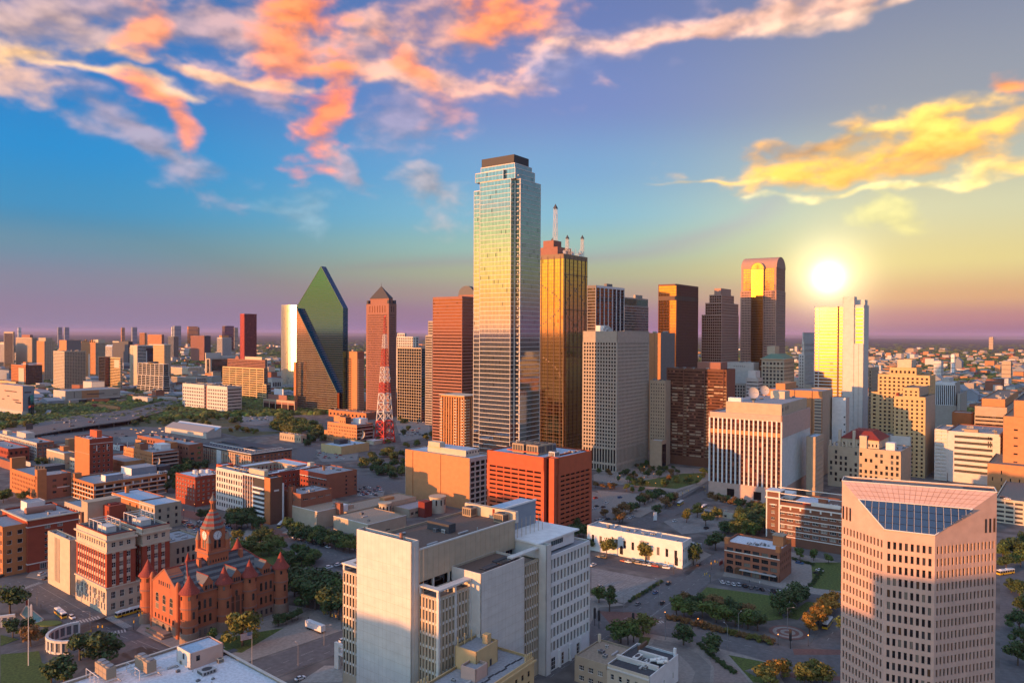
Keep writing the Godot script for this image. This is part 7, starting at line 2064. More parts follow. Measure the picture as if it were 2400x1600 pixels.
			for i in 3:window(V3(x-1.2+i*1.2,e+1.5,-.55),Vector3.RIGHT,.85,1.9,"dark_trim",1,1,true)
		for q in [[w*.3,.72],[w*.7,.72]]:
			P("rear_spire","slate_red").lathe(V3(q[0],e+2,-d*q[1]),PV([V2(3.4,0),V2(2.6,1.0),V2(0,9.5)]),4,PI/4)
		for x in [w*.27,w*.73]:P("chimney","sandstone").box(x-.7,x+.7,e+3,ridge+1.4,-d*.42,-d*.36)
		var c := V3(22.43,0,-19.51)
		var s := 5.3
		P("clock_tower","sandstone").box(c.x-s,c.x+s,e-2,32.97,c.z-s,c.z+s)
		P("tower_ledge","rose_granite").box(c.x-s-.7,c.x+s+.7,32.97,33.67,c.z-s-.7,c.z+s+.7)
		P("tower_parapet","sandstone").box(c.x-s-.5,c.x+s+.5,33.67,34.67,c.z-s-.5,c.z+s+.5)
		P("tower_ledge","rose_granite").box(c.x-s-.3,c.x+s+.3,26.77,27.27,c.z-s-.3,c.z+s+.3)
		var t := 4.2
		P("belfry","sandstone").box(c.x-t,c.x+t,34.57,44.73,c.z-t,c.z+t)
		for q in [[-1,1],[1,1],[-1,-1],[1,-1]]:
			var o := c+V3(q[0]*4.9,33.67,q[1]*4.9)
			P("corner_pinnacle","sandstone").lathe(o,PV([V2(1.05,0),V2(1.05,4.6),V2(1.3,4.7),V2(1.2,5.1)]),12)
			P("pinnacle_cap","rough_stone").lathe(o,PV([V2(1.25,5.1),V2(.7,7.0),V2(0,9.6)]),12)
		for face in [[Vector3.RIGHT,Vector3.BACK],[Vector3.BACK,Vector3.LEFT]]:
			var u: Vector3 = face[0]; var nn: Vector3 = face[1]
			for i in 3:window(c+nn*(s+.05)+u*(-3.0+i*3.0)+Vector3.UP*22.47,u,1.5,5.6,"brown_trim",1,1,true)
			for i in 7:window(c+nn*(s+.05)+u*(-4.2+i*1.4)+Vector3.UP*29.57,u,.6,1.3,"dark_trim",1,1,true)
			for i in 2:window(c+nn*(t+.05)+u*(-1.1+i*2.2)+Vector3.UP*37.17,u,1.3,4.0,"dark_trim",1,1,true)
			clock_face(c+nn*(t+.06)+Vector3.UP*41.33,u,nn,2.1)
			for i in 6:P("corbel","rose_granite").ob(c+nn*t-u*t,u,.6+i*1.4,1.0+i*1.4,43.83,44.63,0,.4)
		var prof := [V2(5.6,0),V2(5.1,1.2),V2(4.55,2.4),V2(4.0,3.6),V2(3.5,4.8),V2(2.9,6.0),V2(2.2,7.0),V2(1.5,7.8)]
		var kk := (52.51-44.73)/7.8
		for i in 7:P(["roof_course_grey","roof_course_red"][i % 2],["slate_grey","slate_red"][i % 2]).lathe(c+V3(0,44.73,0),PV([prof[i]*V2(1,kk),prof[i+1]*V2(1,kk)]),8,PI/8)
		P("lantern","sandstone").lathe(c+V3(0,52.51,0),PV([V2(1.7,0),V2(1.7,.5),V2(1.2,.6),V2(1.2,4.2),V2(1.6,4.41),V2(1.6,5.25)]),8,PI/8)
		for i in 8:P("lantern_opening","dark_trim").tube(c+V3(cos(TAU*i/8)*1.02,53.51,sin(TAU*i/8)*1.02),c+V3(cos(TAU*i/8)*1.02,56.29,sin(TAU*i/8)*1.02),.3,.3,6)
		P("lantern_roof","slate_grey").lathe(c+V3(0,57.76,0),PV([V2(1.7,0),V2(.9,1.2),V2(.3,2.4),V2(0,3.92)]),8,PI/8)

func build_streets() -> void:
	strip("road","asphalt",[-291.6,-425.8,-262.9,-418.8,-198.6,-366.4,-178.5,-349.7,-145.7,-325.6,-155.3,-312.9,-197.4,-342.6,-213.2,-357.6,-256.2,-393.0,-279.0,-407.3],.008)
	strip("road","asphalt",[-226.1,-330.1,-210.1,-347.3,-199.2,-367.5,-190.0,-385.1,-179.8,-370.0,-179.5,-349.7,-202.7,-341.5,-217.3,-317.2],.008)
	strip("road","asphalt",[-113.9,-312.5,-94.5,-332.4,-76.9,-351.9,-72.1,-329.9,-88.7,-312.0,-101.8,-298.0,-112.0,-297.9],.008)
	strip("road","asphalt",[-202,-549,-151,-521,-99.6,-473.5,-88.7,-434.0,-118.3,-452.1,-159,-498,-193,-525],.008)
	strip("road","asphalt",[-127.2,-429.6,-97.1,-468.1,-91.0,-442.6,-117.7,-413.6],.008)
	strip("road","asphalt",[19.7,-333.2,38.2,-358.4,44.9,-379.6,58.9,-381.6,88.6,-425.1,114.2,-455.5,136,-485,141.4,-479.1,133.1,-464.5,111.0,-419.6,89.4,-389.9,75.9,-369.7,61.5,-354.5,49.3,-350.3,37.1,-332.0,27.1,-318.9,16.2,-302.9,.6,-299.0,6.0,-314.6],.008)
	strip("road","asphalt",[65.8,-349.5,75.4,-364.2,106.7,-348.9,125.4,-333.9,149.3,-328.8,136.5,-300.4,110.6,-300.1,112.4,-318.9,98.3,-330.0,81.9,-342.3],.008)
	strip("road","asphalt",[134.6,-335.4,152.2,-360.2,171.7,-387.2,171.9,-374.2,148.4,-328.7],.008)
	strip("road","asphalt",[39.9,-473.8,50.6,-470.3,102.1,-443.8,115.2,-455.6,102.6,-432.8,94.3,-431.2,48.9,-453.7,38.7,-459.6],.008)
	strip("road","asphalt",[111.4,-421.0,121.6,-431.6,130.6,-428.7,152.7,-408.9,178.8,-396.7,172.1,-381.8,145.3,-398.2],.008)
	strip("road","asphalt",[75,-539,98,-568,130,-611,187,-710,186,-686,168,-644,129,-582,102,-540,85,-528],.008)
	strip("road","asphalt",[77,-711,148,-659,175,-693,179,-678,146,-635,73,-676],.008)
	strip("road","asphalt",[187,-494,209.6,-472.8,203.3,-458.6,181,-482],.008)
	strip("road","asphalt",[-156,-745,-97,-699,-92,-661,-140,-669],.008)
	strip("road","asphalt",[333,-693,467,-897,506,-898,444,-783,381,-694,439,-667,426,-648,324,-674],.008)
	strip("road","asphalt",[296.3,-451.5,334.3,-478.3,275.4,-387.3,214.5,-301.1,198.0,-301.0],.008)
	strip("road","asphalt",[-178.4,-312.7,-164.8,-332.1,-144.8,-325.6,-152.8,-297.5,-174.7,-283.4],.008)
	strip("road","asphalt",[-275,-602,-242,-582,-162,-508,-174,-508,-243,-561,-267,-582],.008)
	strip("road","asphalt",[-721,-1053,-650,-1046,-494,-1110,-460,-1035,-595,-956,-648,-947],.008)
	strip("road","asphalt",[-857,-1640,-995,-1939,-989,-1940,-804,-1568,-690,-1391,-704,-1314],.008)
	strip("road","asphalt",[-406,-1113,-274,-1093,-266,-1060,-388,-1065],.008)
	strip("road","asphalt",[-259,-909,-251,-937,-227,-877,-216,-792,-242,-832],.008)
	strip("road","dark_asphalt",[51.1,-469.4,102.0,-443.0,102.6,-432.8,94.5,-432.0,49.0,-454.6],.011)
	strip("road","dark_asphalt",[111.9,-421.0,121.8,-430.8,152.4,-408.3,176.2,-396.0,170.7,-383.6,145.5,-398.9],.011)
	strip("parking_lot","lot_paving",[48.3,-447.9,83.9,-425.8,59.3,-388.3,43.3,-400.8],.004)
	strip("parking_lot","lot_paving",[72,-665,110,-631,87,-577,60,-556],.004)
	strip("parking_lot","lot_paving",[114,-560,152,-590,180,-579,151,-536,120,-524],.004)
	strip("parking_lot","lot_paving",[173.0,-458.1,187.2,-453.2,165.3,-416.1,154.0,-420.2],.004)
	strip("parking_lot","lot_paving",[-574,-1097,-494,-1085,-456,-984,-467,-953,-498,-952],.004)
	strip("parking_lot","lot_paving",[-452,-1249,-415,-1305,-379,-1191,-388,-1135,-416,-1150],.004)
	strip("parking_lot","lot_paving",[-188,-1204,-147,-1317,-111,-1021,-142,-963],.004)
	strip("parking_lot","lot_paving",[-927,-1456,-880,-1495,-758,-1290,-815,-1288],.004)
	strip("parking_lot","lot_paving",[-142,-686,-114,-674,-109,-633,-133,-643],.004)
	strip("parking_lot","lot_paving",[-246,-558,-206,-561,-190,-519,-224,-518],.004)
	strip("parking_lot","lot_paving",[-243,-900,-182,-891,-171,-825,-206,-813],.004)
	strip("parking_lot","lot_paving",[431,-658,468,-659,444,-625,409,-625],.004)
	strip("pavement","pavement",[-175.9,-349.7,-178.8,-368.9,-166.2,-399.4,-111.0,-382.5,-81.8,-371.2,-77.7,-352.9,-95.1,-334.2,-110.6,-318.3,-114.9,-313.3,-133.6,-321.0,-146.9,-328.2],.13)
	strip("pavement","pavement",[-277.2,-426.0,-261.4,-420.3,-200.4,-369.7,-191.7,-386.3,-191.9,-391.3,-257.6,-443.5,-283.2,-443.1],.13)
	strip("pavement","pavement",[29.7,-390.4,43.1,-399.5,59.3,-385.8,45.2,-382.0,38.6,-360.5,31.5,-372.5],.13)
	strip("pavement","pavement",[90.7,-389.9,110.6,-418.2,144.6,-398.2,169.5,-382.4,171.2,-387.2,152.2,-360.8,134.8,-336.7,126.2,-334.8,107.0,-349.9,76.3,-365.3],.13)
	strip("pavement","pavement",[50.2,-349.3,61.3,-353.5,65.6,-348.5,81.6,-340.9,98.0,-329.1,111.7,-318.1,110.3,-300.1,52.1,-299.5,40.3,-314.9,37.8,-331.1],.13)
	strip("pavement","pavement",[53,-483,102.5,-445.4,114.6,-457.2,127.8,-475.2,108,-520,51,-497],.13)
	strip("pavement","pavement",[123.0,-433.1,139.8,-475.4,166.3,-441.5,154.1,-409.0,131.3,-429.4],.13)
	strip("pavement","pavement",[181,-482,203.8,-458.6,176.8,-397.3,154.6,-409.0],.13)
	strip("pavement","pavement",[-188,-532,-159,-500,-118.3,-452.1,-125.1,-431.2,-140.7,-441.1,-188,-499],.13)
	strip("pavement","pavement",[-161,-523,-98.0,-479.1,-105,-509,-156,-539],.13)
	strip("pavement","pavement",[99,-572,188,-714,135,-652,77,-669,79,-575],.13)
	strip("pavement","pavement",[79,-715,148,-663,190,-718,206,-777,131,-814,82,-746],.13)
	strip("pavement","pavement",[180,-678,168,-639,207,-591,243,-606,242,-641],.13)
	strip("forecourt","pale_paving",[-95.9,-301.1,-88.2,-310.4,-71.8,-328.6,-57.8,-340.3,-3.1,-327.1,18.0,-330.0,19.7,-333.2,6.0,-313.7,.6,-299.0,-47.2,-278.1,-90.5,-284.2],.13)
	strip("forecourt","pale_paving",[-84.8,-298.2,-78.4,-313.7,-68.6,-313.8,-65.2,-298.4],.136)
	strip("crossing_paving","brick_paving",[44.7,-377.3,60.9,-376.3,73.4,-366.3,66.0,-354.5,49.4,-355.4],.012)
	strip("crossing_paving","brick_paving",[126.1,-333.0,148.1,-332.3,147.6,-327.0,124.5,-326.7],.012)
	strip("crossing_paving","brick_paving",[111.8,-310.0,138.9,-305.6,137.2,-301.9,111.1,-305.4],.012)
	strip("brick_street","brick_paving",[-273,-599,-241,-580,-199,-546,-194,-527,-230,-553,-266,-582],.012)
	strip("brick_street","brick_paving",[-184,-530,-167,-533,-149,-515,-160,-502],.015)
	strip("lawn","lawn",[108.8,-413.9,143.2,-399.5,134.6,-368.2,123.8,-364.7,97.3,-395.0],.142,"stuff")
	strip("lawn","lawn",[185.3,-460.0,203.8,-460.3,180.8,-408.0,167.5,-413.3],.142,"stuff")
	strip("lawn","lawn",[95.4,-326.0,110.0,-318.5,102.4,-300.0,97.9,-300.0],.142,"stuff")
	strip("lawn","lawn",[59.9,-345.4,64.9,-344.5,61.8,-335.9,56.7,-333.1],.142,"stuff")
	strip("lawn","lawn",[-221.4,-323.1,-207.0,-326.7,-198.5,-315.3,-190.9,-310.5,-176.0,-283.4,-194.1,-283.2],.142,"stuff")
	strip("lawn","lawn",[-235.7,-344.1,-224.3,-339.4,-227.4,-331.9],.142,"stuff")
	strip("lawn","lawn",[-133.4,-340.4,-119.0,-348.4,-107.8,-353.6,-113.9,-336.8,-117.7,-325.9,-131.0,-329.3],.142,"stuff")
	strip("lawn","lawn",[136.3,-370.4,155.8,-392.0,159.8,-390.8,141.4,-367.1],.142,"stuff")
	strip("lawn","lawn",[104,-698,173,-753,198,-758,179,-710,150,-678],.142,"stuff")
	strip("lawn","lawn",[-173.5,-353.8,-166.1,-351.9,-167.2,-345.8],.142,"stuff")
	strip("lawn","lawn",[-191,-508,-157,-492,-126.7,-445.4,-147.0,-445.1,-180.4,-479.7],.142,"stuff")
	strip("lawn","lawn",[-147.0,-470.9,-134.1,-471.1,-118.3,-452.1,-127.4,-438.9],.142,"stuff")
	strip("verge","dry_grass",[-623,-1187,-577,-1298,-436,-1195,-406,-1113,-504,-1104,-580,-1112],.006,"stuff")
	strip("verge","dry_grass",[-808,-1180,-750,-1154,-715,-1184,-661,-1104,-733,-1072],.006,"stuff")
	strip("verge","dry_grass",[-446,-1087,-356,-1115,-321,-1044,-366,-1004],.006,"stuff")
	strip("verge","dry_grass",[-898,-1381,-893,-1423,-790,-1332,-777,-1262,-837,-1287],.006,"stuff")
	strip("verge","dry_grass",[-412,-1291,-280,-1118,-267,-1041,-346,-1085],.006,"stuff")
	strip("curved_drive","deck_concrete",[66.3,-342.6,75.3,-338.0,82.3,-327.2,84.7,-314.9,80.3,-299.8,73.1,-299.7,76.8,-309.3,75.9,-316.9,73.0,-330.2,63.5,-336.0],.17)
	strip("brick_court","plaza",[85.9,-323.7,92.3,-320.4,95.6,-313.0,96.5,-300.0,81.7,-299.8,85.6,-312.9],.15)
	var o: Node3D
	var pm := Mb.new()
	dash(pm,9.3,-302.8,38.7,-346.2,.16,.02,3,6)
	dash(pm,38.7,-346.2,60.4,-372.9,.16,.02,3,6)
	dash(pm,16.3,-304.4,44.1,-345.3,.16,.02,3,6)
	dash(pm,44.1,-345.3,66.8,-373.0,.16,.02,3,6)
	dash(pm,60.5,-374.0,91.5,-417.9,.16,.02,3,6)
	dash(pm,91.5,-417.9,125.9,-466.1,.16,.02,3,6)
	dash(pm,68.3,-369.6,97.1,-409.6,.16,.02,3,6)
	dash(pm,97.1,-409.6,131.2,-466.2,.16,.02,3,6)
	dash(pm,74.1,-356.7,98.5,-342.0,.16,.02,3,6)
	dash(pm,98.5,-342.0,120.3,-326.7,.16,.02,3,6)
	dash(pm,-280.0,-415.7,-234.8,-380.9,.16,.02,3,6)
	dash(pm,-234.8,-380.9,-186.9,-348.6,.16,.02,3,6)
	dash(pm,-186.9,-348.6,-148.4,-321.3,.16,.02,3,6)
	dash(pm,-277.1,-418.6,-228.3,-381.0,.16,.02,3,6)
	dash(pm,-228.3,-381.0,-191.7,-353.6,.16,.02,3,6)
	dash(pm,-191.7,-353.6,-155.9,-325.5,.16,.02,3,6)
	dash(pm,-102.2,-309.4,-89.0,-326.2,.16,.02,3,6)
	dash(pm,-89.0,-326.2,-75.0,-343.0,.16,.02,3,6)
	dash(pm,-103.1,-301.7,-86.9,-318.5,.16,.02,3,6)
	dash(pm,-86.9,-318.5,-73.5,-336.3,.16,.02,3,6)
	dash(pm,-181.9,-532.3,-143.5,-504.2,.16,.02,3,6)
	dash(pm,-143.5,-504.2,-99.2,-459.2,.16,.02,3,6)
	dash(pm,84.2,-541.7,123.0,-595.0,.16,.02,3,6)
	dash(pm,123.0,-595.0,169.2,-670.6,.16,.02,3,6)
	dash(pm,79.8,-693.3,144.8,-647.1,.16,.02,3,6)
	dash(pm,145.7,-342.5,165.9,-371.3,.16,.02,3,6)
	dash(pm,-260.8,-411.7,-200.9,-363.1,.16,.02,400,0)
	dash(pm,-170.2,-339.0,-147.7,-323.9,.16,.02,400,0)
	dash(pm,62.6,-360.8,92.8,-402.8,.16,.02,400,0)
	dash(pm,-220.8,-322.2,-205.2,-342.5,.16,.02,400,0)
	o = put("lane_markings",pm.mesh(),"paint_white"); tag(o,"","","","structure")
	pm = Mb.new()
	zebra(pm,-212.3,-357.0,-201.8,-366.9,4.5,.024)
	zebra(pm,-197.7,-366.4,-180.5,-352.7,4.0,.024)
	zebra(pm,-192.4,-342.6,-180.0,-350.7,4.0,.024)
	zebra(pm,-210.7,-352.4,-198.2,-342.5,4.0,.024)
	zebra(pm,-266.1,-407.5,-262.5,-418.1,3.6,.024)
	zebra(pm,71.3,-363.0,76.1,-364.2,3,.024)
	o = put("zebra_crossings",pm.mesh(),"paint_white"); tag(o,"","","","structure")
	pm = Mb.new()
	stalls(pm,14,50.5,-436.0,72.8,-420.5,54.7,-442.3,77.2,-426.4)
	stalls(pm,12,47.7,-420.2,65.9,-407.8,51.8,-426.1,70.1,-413.4)
	stalls(pm,9,46.0,-406.9,58.7,-398.4,49.9,-412.4,62.7,-403.7)
	stalls(pm,18,119.5,-424.1,148.3,-403.5,119.2,-428.5,148.4,-407.5)
	stalls(pm,7,160.3,-432.1,168.4,-427.7,154.8,-425.3,162.9,-421.0)
	stalls(pm,12,73.0,-633.9,95.5,-615.3,77.7,-642.4,100.3,-623.2)
	stalls(pm,14,124.6,-542.4,156.4,-556.5,128.5,-548.5,160.8,-562.9)
	o = put("bay_markings",pm.mesh(),"paint_white"); tag(o,"","","","structure")
	for i in 5:
		var rg := Mb.new()
		rg.lathe(V3(130.7,.135+i*.004,-351.2),PV([V2(8.5-i*1.7,.012),V2(0,.012)]),40)
		tag(put("plaza_ring",rg.mesh(),["brick_paving","pavement"][i % 2]),"","","","structure")

func build_highway() -> void:
	bld("elevated_highway","elevated concrete highway on piers curving through the left district",0,0,0,"highway")
	if true:
		var ne := [V3(-652.0,.3,-952.5),V3(-630.0,3.5,-1011.5),V3(-604.3,7.0,-1054.3),V3(-579.1,7.0,-1128.3),V3(-583.0,7.0,-1205.7),V3(-601.5,6.0,-1318.6),V3(-630.9,3.0,-1456.0)]
		var fa := [V3(-738.3,.3,-1078.7),V3(-714.0,3.5,-1114.7),V3(-692.0,7.0,-1170.2),V3(-655.3,7.0,-1276.8),V3(-670.8,7.0,-1410.7),V3(-682.3,6.0,-1514.9),V3(-699.2,3.0,-1635.1)]
		
		for i in ne.size()-1:
			var a: Vector3 = ne[i]; var e: Vector3 = ne[i+1]; var c: Vector3 = fa[i+1]; var g: Vector3 = fa[i]
			var dn := V3(0,1.4,0)
			P("deck","asphalt").quad(a,g,c,e)
			P("deck_underside","deck_concrete").quad(a-dn,e-dn,c-dn,g-dn)
			P("fascia","deck_concrete").quad(e-dn,e,a,a-dn)
			P("fascia","deck_concrete").quad(g-dn,g,c,c-dn)
			for q in [[a,e],[g,c]]:
				var u: Vector3 = (q[1]-q[0]).normalized()
				P("barrier","pale_concrete").quad(q[1]-dn*.2,q[1]+V3(0,.9,0),q[0]+V3(0,.9,0),q[0]-dn*.2)
			for k in 3:
				var m: Vector3 = a.lerp(e,k/3.0); var m2: Vector3 = g.lerp(c,k/3.0)
				if m.y < 3.0:continue
				for f in [.03,.35,.66,.97]:
					var p := m.lerp(m2,f)
					P("column","deck_concrete").tube(V3(p.x,0,p.z),V3(p.x,p.y-1.3,p.z),.8,.8,8)
			for k in 4: 
				var la := a.lerp(g,.15+.22*k); var lb := e.lerp(c,.15+.22*k)
				var u := (lb-la).normalized(); var nn := V3(-u.z,0,u.x)*.15
				P("lane_line","paint_white").quad(la-nn+V3(0,.03,0),lb-nn+V3(0,.03,0),lb+nn+V3(0,.03,0),la+nn+V3(0,.03,0))
	bld("sign_board","small orange two sided sign board beside the highway at left",-658.2,-1019.4,.6,"sign board")
	P("post","metal_grey").tube(Vector3.ZERO,V3(0,7,0),.4,.4,8)
	P("panel","orange_brick").box(-4,4,7,15,-1.2,-.6)
	P("panel","roof_dark").box(-4,4,7,15,.6,1.2)

func build_traffic() -> void:
	traffic("parked nose in beside the brown brick warehouse","cars parked by the brown brick warehouse",1.62,.02,true,[["w",0,119.4,-421.1],["s",1,121.9,-419.0],["w",0,124.6,-417.6],["s",1,127.3,-417.0],["k",1,130.0,-414.9],["g",0,132.4,-412.8],["g",1,135.2,-411.5],["k",0,137.9,-409.4],["k",1,143.3,-406.8],["w",0,146.1,-405.5],["s",0,157.0,-399.7]])
	traffic("parked along the white arcade block","cars parked along the white arcade block",-.51,.02,true,[["t",0,55.3,-468.6],["k",1,58.0,-466.9],["r",0,69.5,-460.0],["w",0,72.2,-458.3],["k",1,75.4,-457.5],["t",1,77.9,-455.0],["s",0,81.2,-453.4],["w",0,84.1,-451.7],["r",1,87.1,-450.1],["k",0,90.0,-449.3],["w",1,93.1,-446.9]])
	traffic("driving down the wide street past the parking lot","cars on the wide street",.98,.02,true,[["k",1,88.5,-418.6],["b",0,78.3,-403.9],["g",0,65.9,-386.5],["k",1,78.7,-387.9]])
	traffic("standing alone in the open parking lot","cars in the open parking lot",.9,.02,true,[["s",0,49.3,-413.1],["w",2,49.6,-451.2]])
	traffic("waiting under the trees right of the arcade block","cars under street trees",.9,.02,true,[["k",0,114.1,-453.0]])
	traffic("in the small lot right of the brick warehouse","cars in the small lot",-.69,.02,true,[["b",1,177.1,-457.3],["k",0,179.9,-437.8],["w",0,183.7,-443.4]])
	traffic("in the lot right of the red office block","cars in the lot by the red block",.68,.02,true,[["b",1,93.0,-639.3],["w",0,78.9,-619.6],["k",0,74.5,-604.3],["w",0,87.5,-606.0],["s",0,97.1,-618.4],["w",0,67.1,-599.7],["k",0,69.3,-607.2],["r",1,72.0,-637.2],["b",1,83.8,-577.4],["w",1,67.3,-561.2],["k",0,73.3,-565.2],["k",1,73.5,-550.0],["w",0,89.7,-566.8],["s",0,93.2,-572.2],["w",1,93.3,-705.5],["w",1,124.8,-658.9],["w",1,113.5,-641.4],["s",1,64.6,-559.9]])
	traffic("in the tree dotted lot behind the arcade block","cars in the tree dotted lot",.68,.02,true,[["w",0,122.8,-559.7],["k",1,141.1,-539.1],["g",0,150.8,-565.3],["k",1,171.1,-573.6],["s",0,157.9,-550.3]])
	traffic("at the kerb below the tan windowless hall","cars at the kerb below the tan hall",-.67,.02,true,[["w",0,-148.5,-509.4],["w",0,-143.2,-506.3],["g",0,-136.4,-499.2],["k",0,-130.7,-495.2],["k",1,-124.4,-491.3],["w",0,-119.8,-487.4],["b",0,-106.4,-492.6]])
	traffic("driving towards the white court complex","cars on the street left of the court complex",.82,.02,true,[["s",0,-117.1,-435.9],["w",1,-108.5,-444.8],["w",1,-104.1,-449.8],["k",0,-100.7,-449.9]])
	traffic("stopped beside the entrance portal","cars near the entrance portal",.81,.02,true,[["w",1,-75.8,-338.6],["w",0,-85.1,-301.2]])
	traffic("crossing below the pale slit slab","cars near the big red block",1.4,.02,true,[["w",1,-270.6,-429.9],["k",0,-263.5,-422.5],["k",1,-290.9,-425.8]])
	traffic("beside the yellow bus","cars beside the yellow bus",-.65,.02,true,[["w",1,-214.7,-364.5]])
	traffic("crowded in the lot behind the clock tower","cars in the lot behind the clock tower",-.52,.02,false,[["g",1,-223,-535],["s",0,-215,-532],["r",0,-241,-550],["s",0,-220,-535],["g",1,-212,-541],["s",1,-223,-550],["w",0,-217,-527],["w",0,-239,-552],["w",0,-223,-526],["w",1,-213,-523],["g",0,-220,-535],["s",0,-210,-542],["w",0,-230,-551],["g",0,-213,-546],["s",0,-216,-550],["g",0,-211,-544],["k",1,-229,-537],["w",0,-222,-540],["r",1,-224,-545],["r",0,-200,-522],["k",1,-205,-548],["s",1,-217,-527],["s",1,-239,-549],["b",0,-223,-530],["s",0,-207,-538],["g",0,-231,-536],["s",0,-237,-542],["k",1,-230,-535],["k",0,-208,-544],["g",0,-228,-545],["g",0,-213,-545],["s",0,-223,-525],["s",0,-215,-538],["r",1,-232,-538],["r",0,-225,-532],["s",1,-216,-525],["s",1,-229,-547],["s",0,-231,-539],["g",0,-221,-526],["w",1,-214,-548],["k",0,-225,-549],["k",1,-225,-536],["s",0,-237,-549],["g",0,-199,-530],["w",0,-219,-546],["b",1,-203,-535]])
	traffic("packed in the lot right of the blank brick side wall","cars in the lot right of the brick wall",-.66,.02,false,[["g",0,-135,-669],["b",1,-121,-665],["g",0,-121,-662],["r",1,-120,-676],["g",1,-134,-657],["w",0,-131,-645],["g",1,-124,-657],["k",0,-133,-678],["r",0,-131,-657],["b",1,-129,-646],["s",1,-116,-661],["s",0,-127,-655],["s",1,-120,-650],["r",0,-117,-665],["s",0,-118,-671],["w",0,-123,-649],["k",0,-117,-645],["g",0,-120,-675],["g",0,-131,-671],["b",0,-127,-660],["r",0,-126,-649],["w",0,-129,-676]])
	traffic("in the yard right of the lattice mast","cars in the lattice mast yard",1.12,.02,false,[["w",0,-136,-1182],["s",0,-139,-1080],["s",0,-166,-1189],["s",0,-162,-1111],["r",0,-134,-1063],["k",0,-147,-1169],["r",0,-136,-1101],["s",1,-137,-1024],["s",0,-146,-1057],["b",1,-155,-1034],["s",0,-155,-1116],["g",0,-134,-1038],["r",0,-143,-1080],["g",1,-127,-1033],["w",1,-145,-1026],["b",1,-132,-1053],["s",1,-139,-1180],["k",1,-122,-1027],["k",0,-140,-1057],["w",0,-153,-1069],["g",1,-166,-1188],["k",1,-157,-1121]])
	traffic("in the lot below the teal roofed pavilion","cars in the pavilion lot",-.74,.02,false,[["r",0,-224,-871],["r",0,-196,-839],["r",1,-196,-855],["r",0,-211,-847],["r",0,-210,-837],["s",1,-200,-852],["w",0,-211,-878],["w",0,-204,-883],["r",0,-203,-862],["s",1,-225,-878],["g",1,-221,-854],["g",0,-180,-841],["s",1,-213,-857],["g",1,-204,-835],["g",0,-206,-878],["s",1,-192,-834],["w",0,-188,-832],["s",1,-219,-871]])
	traffic("in the crowded lot in front of the museum podium","cars in the museum lot",-.54,.02,false,[["g",1,-838,-1402],["b",0,-794,-1343],["s",0,-897,-1439],["s",1,-860,-1438],["w",0,-793,-1376],["s",1,-830,-1328],["k",0,-771,-1333],["s",1,-791,-1333],["w",1,-815,-1317],["s",1,-896,-1433],["g",0,-885,-1408],["w",0,-812,-1406],["s",0,-845,-1442],["s",0,-865,-1474],["w",1,-842,-1415],["b",0,-828,-1458],["s",1,-838,-1418],["g",0,-778,-1347],["b",0,-920,-1468],["g",1,-788,-1331],["s",0,-900,-1442],["k",0,-901,-1447],["w",0,-834,-1461],["w",1,-852,-1363],["g",0,-827,-1421],["s",0,-856,-1415],["s",1,-874,-1474],["g",1,-909,-1439],["g",0,-817,-1355],["w",0,-787,-1378],["w",0,-883,-1473],["w",0,-789,-1362],["b",1,-759,-1328],["k",0,-826,-1392],["w",0,-830,-1433],["w",0,-788,-1351],["k",0,-830,-1455],["w",1,-783,-1364],["s",0,-873,-1444],["k",1,-856,-1465],["k",0,-894,-1457],["w",0,-755,-1333],["s",0,-819,-1324],["g",1,-882,-1438],["g",1,-826,-1387],["s",0,-834,-1393],["b",0,-793,-1353],["s",1,-868,-1372],["b",0,-865,-1400],["g",0,-908,-1440],["k",0,-905,-1429],["b",0,-793,-1386],["w",0,-841,-1389],["w",0,-777,-1373],["s",1,-817,-1385],["s",0,-855,-1469],["w",0,-803,-1321],["w",0,-825,-1375],["k",0,-842,-1393],["k",0,-824,-1377]])
	traffic("in the lot left of the angular green tower","cars in the lot by the green tower",-.68,.02,false,[["k",0,-408,-1225],["k",1,-402,-1200],["s",0,-400,-1217],["s",0,-385,-1195],["k",0,-416,-1219],["k",0,-397,-1206],["s",1,-422,-1207],["s",0,-408,-1210],["s",0,-436,-1248],["s",1,-409,-1203],["w",1,-414,-1273],["w",0,-448,-1245],["b",1,-424,-1265],["s",0,-416,-1192],["k",0,-442,-1248],["k",0,-421,-1236],["w",0,-413,-1193],["g",0,-387,-1188],["w",0,-396,-1207],["s",1,-404,-1226],["k",1,-415,-1186],["b",0,-419,-1183],["s",1,-421,-1214],["s",0,-411,-1256]])
	traffic("scattered over the wide lot below the highway","cars in the wide lot below the highway",-.28,.02,false,[["k",0,-490,-1000],["k",1,-538,-1070],["w",0,-504,-1049],["r",1,-518,-1035],["k",0,-457,-983],["k",1,-492,-996],["s",0,-523,-1061],["k",0,-494,-1059],["s",1,-511,-1086],["s",0,-517,-1042],["g",0,-497,-1044],["r",1,-484,-993],["g",1,-548,-1077],["w",0,-493,-1055]])
	traffic("driving on the elevated highway","traffic on the elevated highway",1.43,0,false,[["k",0,-624,-1063,6.3],["k",0,-637,-1040,4.5],["s",0,-699,-1098,3.6],["g",0,-683,-1136,6.2],["w",1,-660,-1104,6.0],["k",1,-659,-1106,6.2],["s",0,-644,-1090,6.4],["w",0,-676,-1106,5.3],["g",1,-626,-1060,6.0],["w",0,-656,-1111,6.5],["s",0,-666,-1127,6.7]])
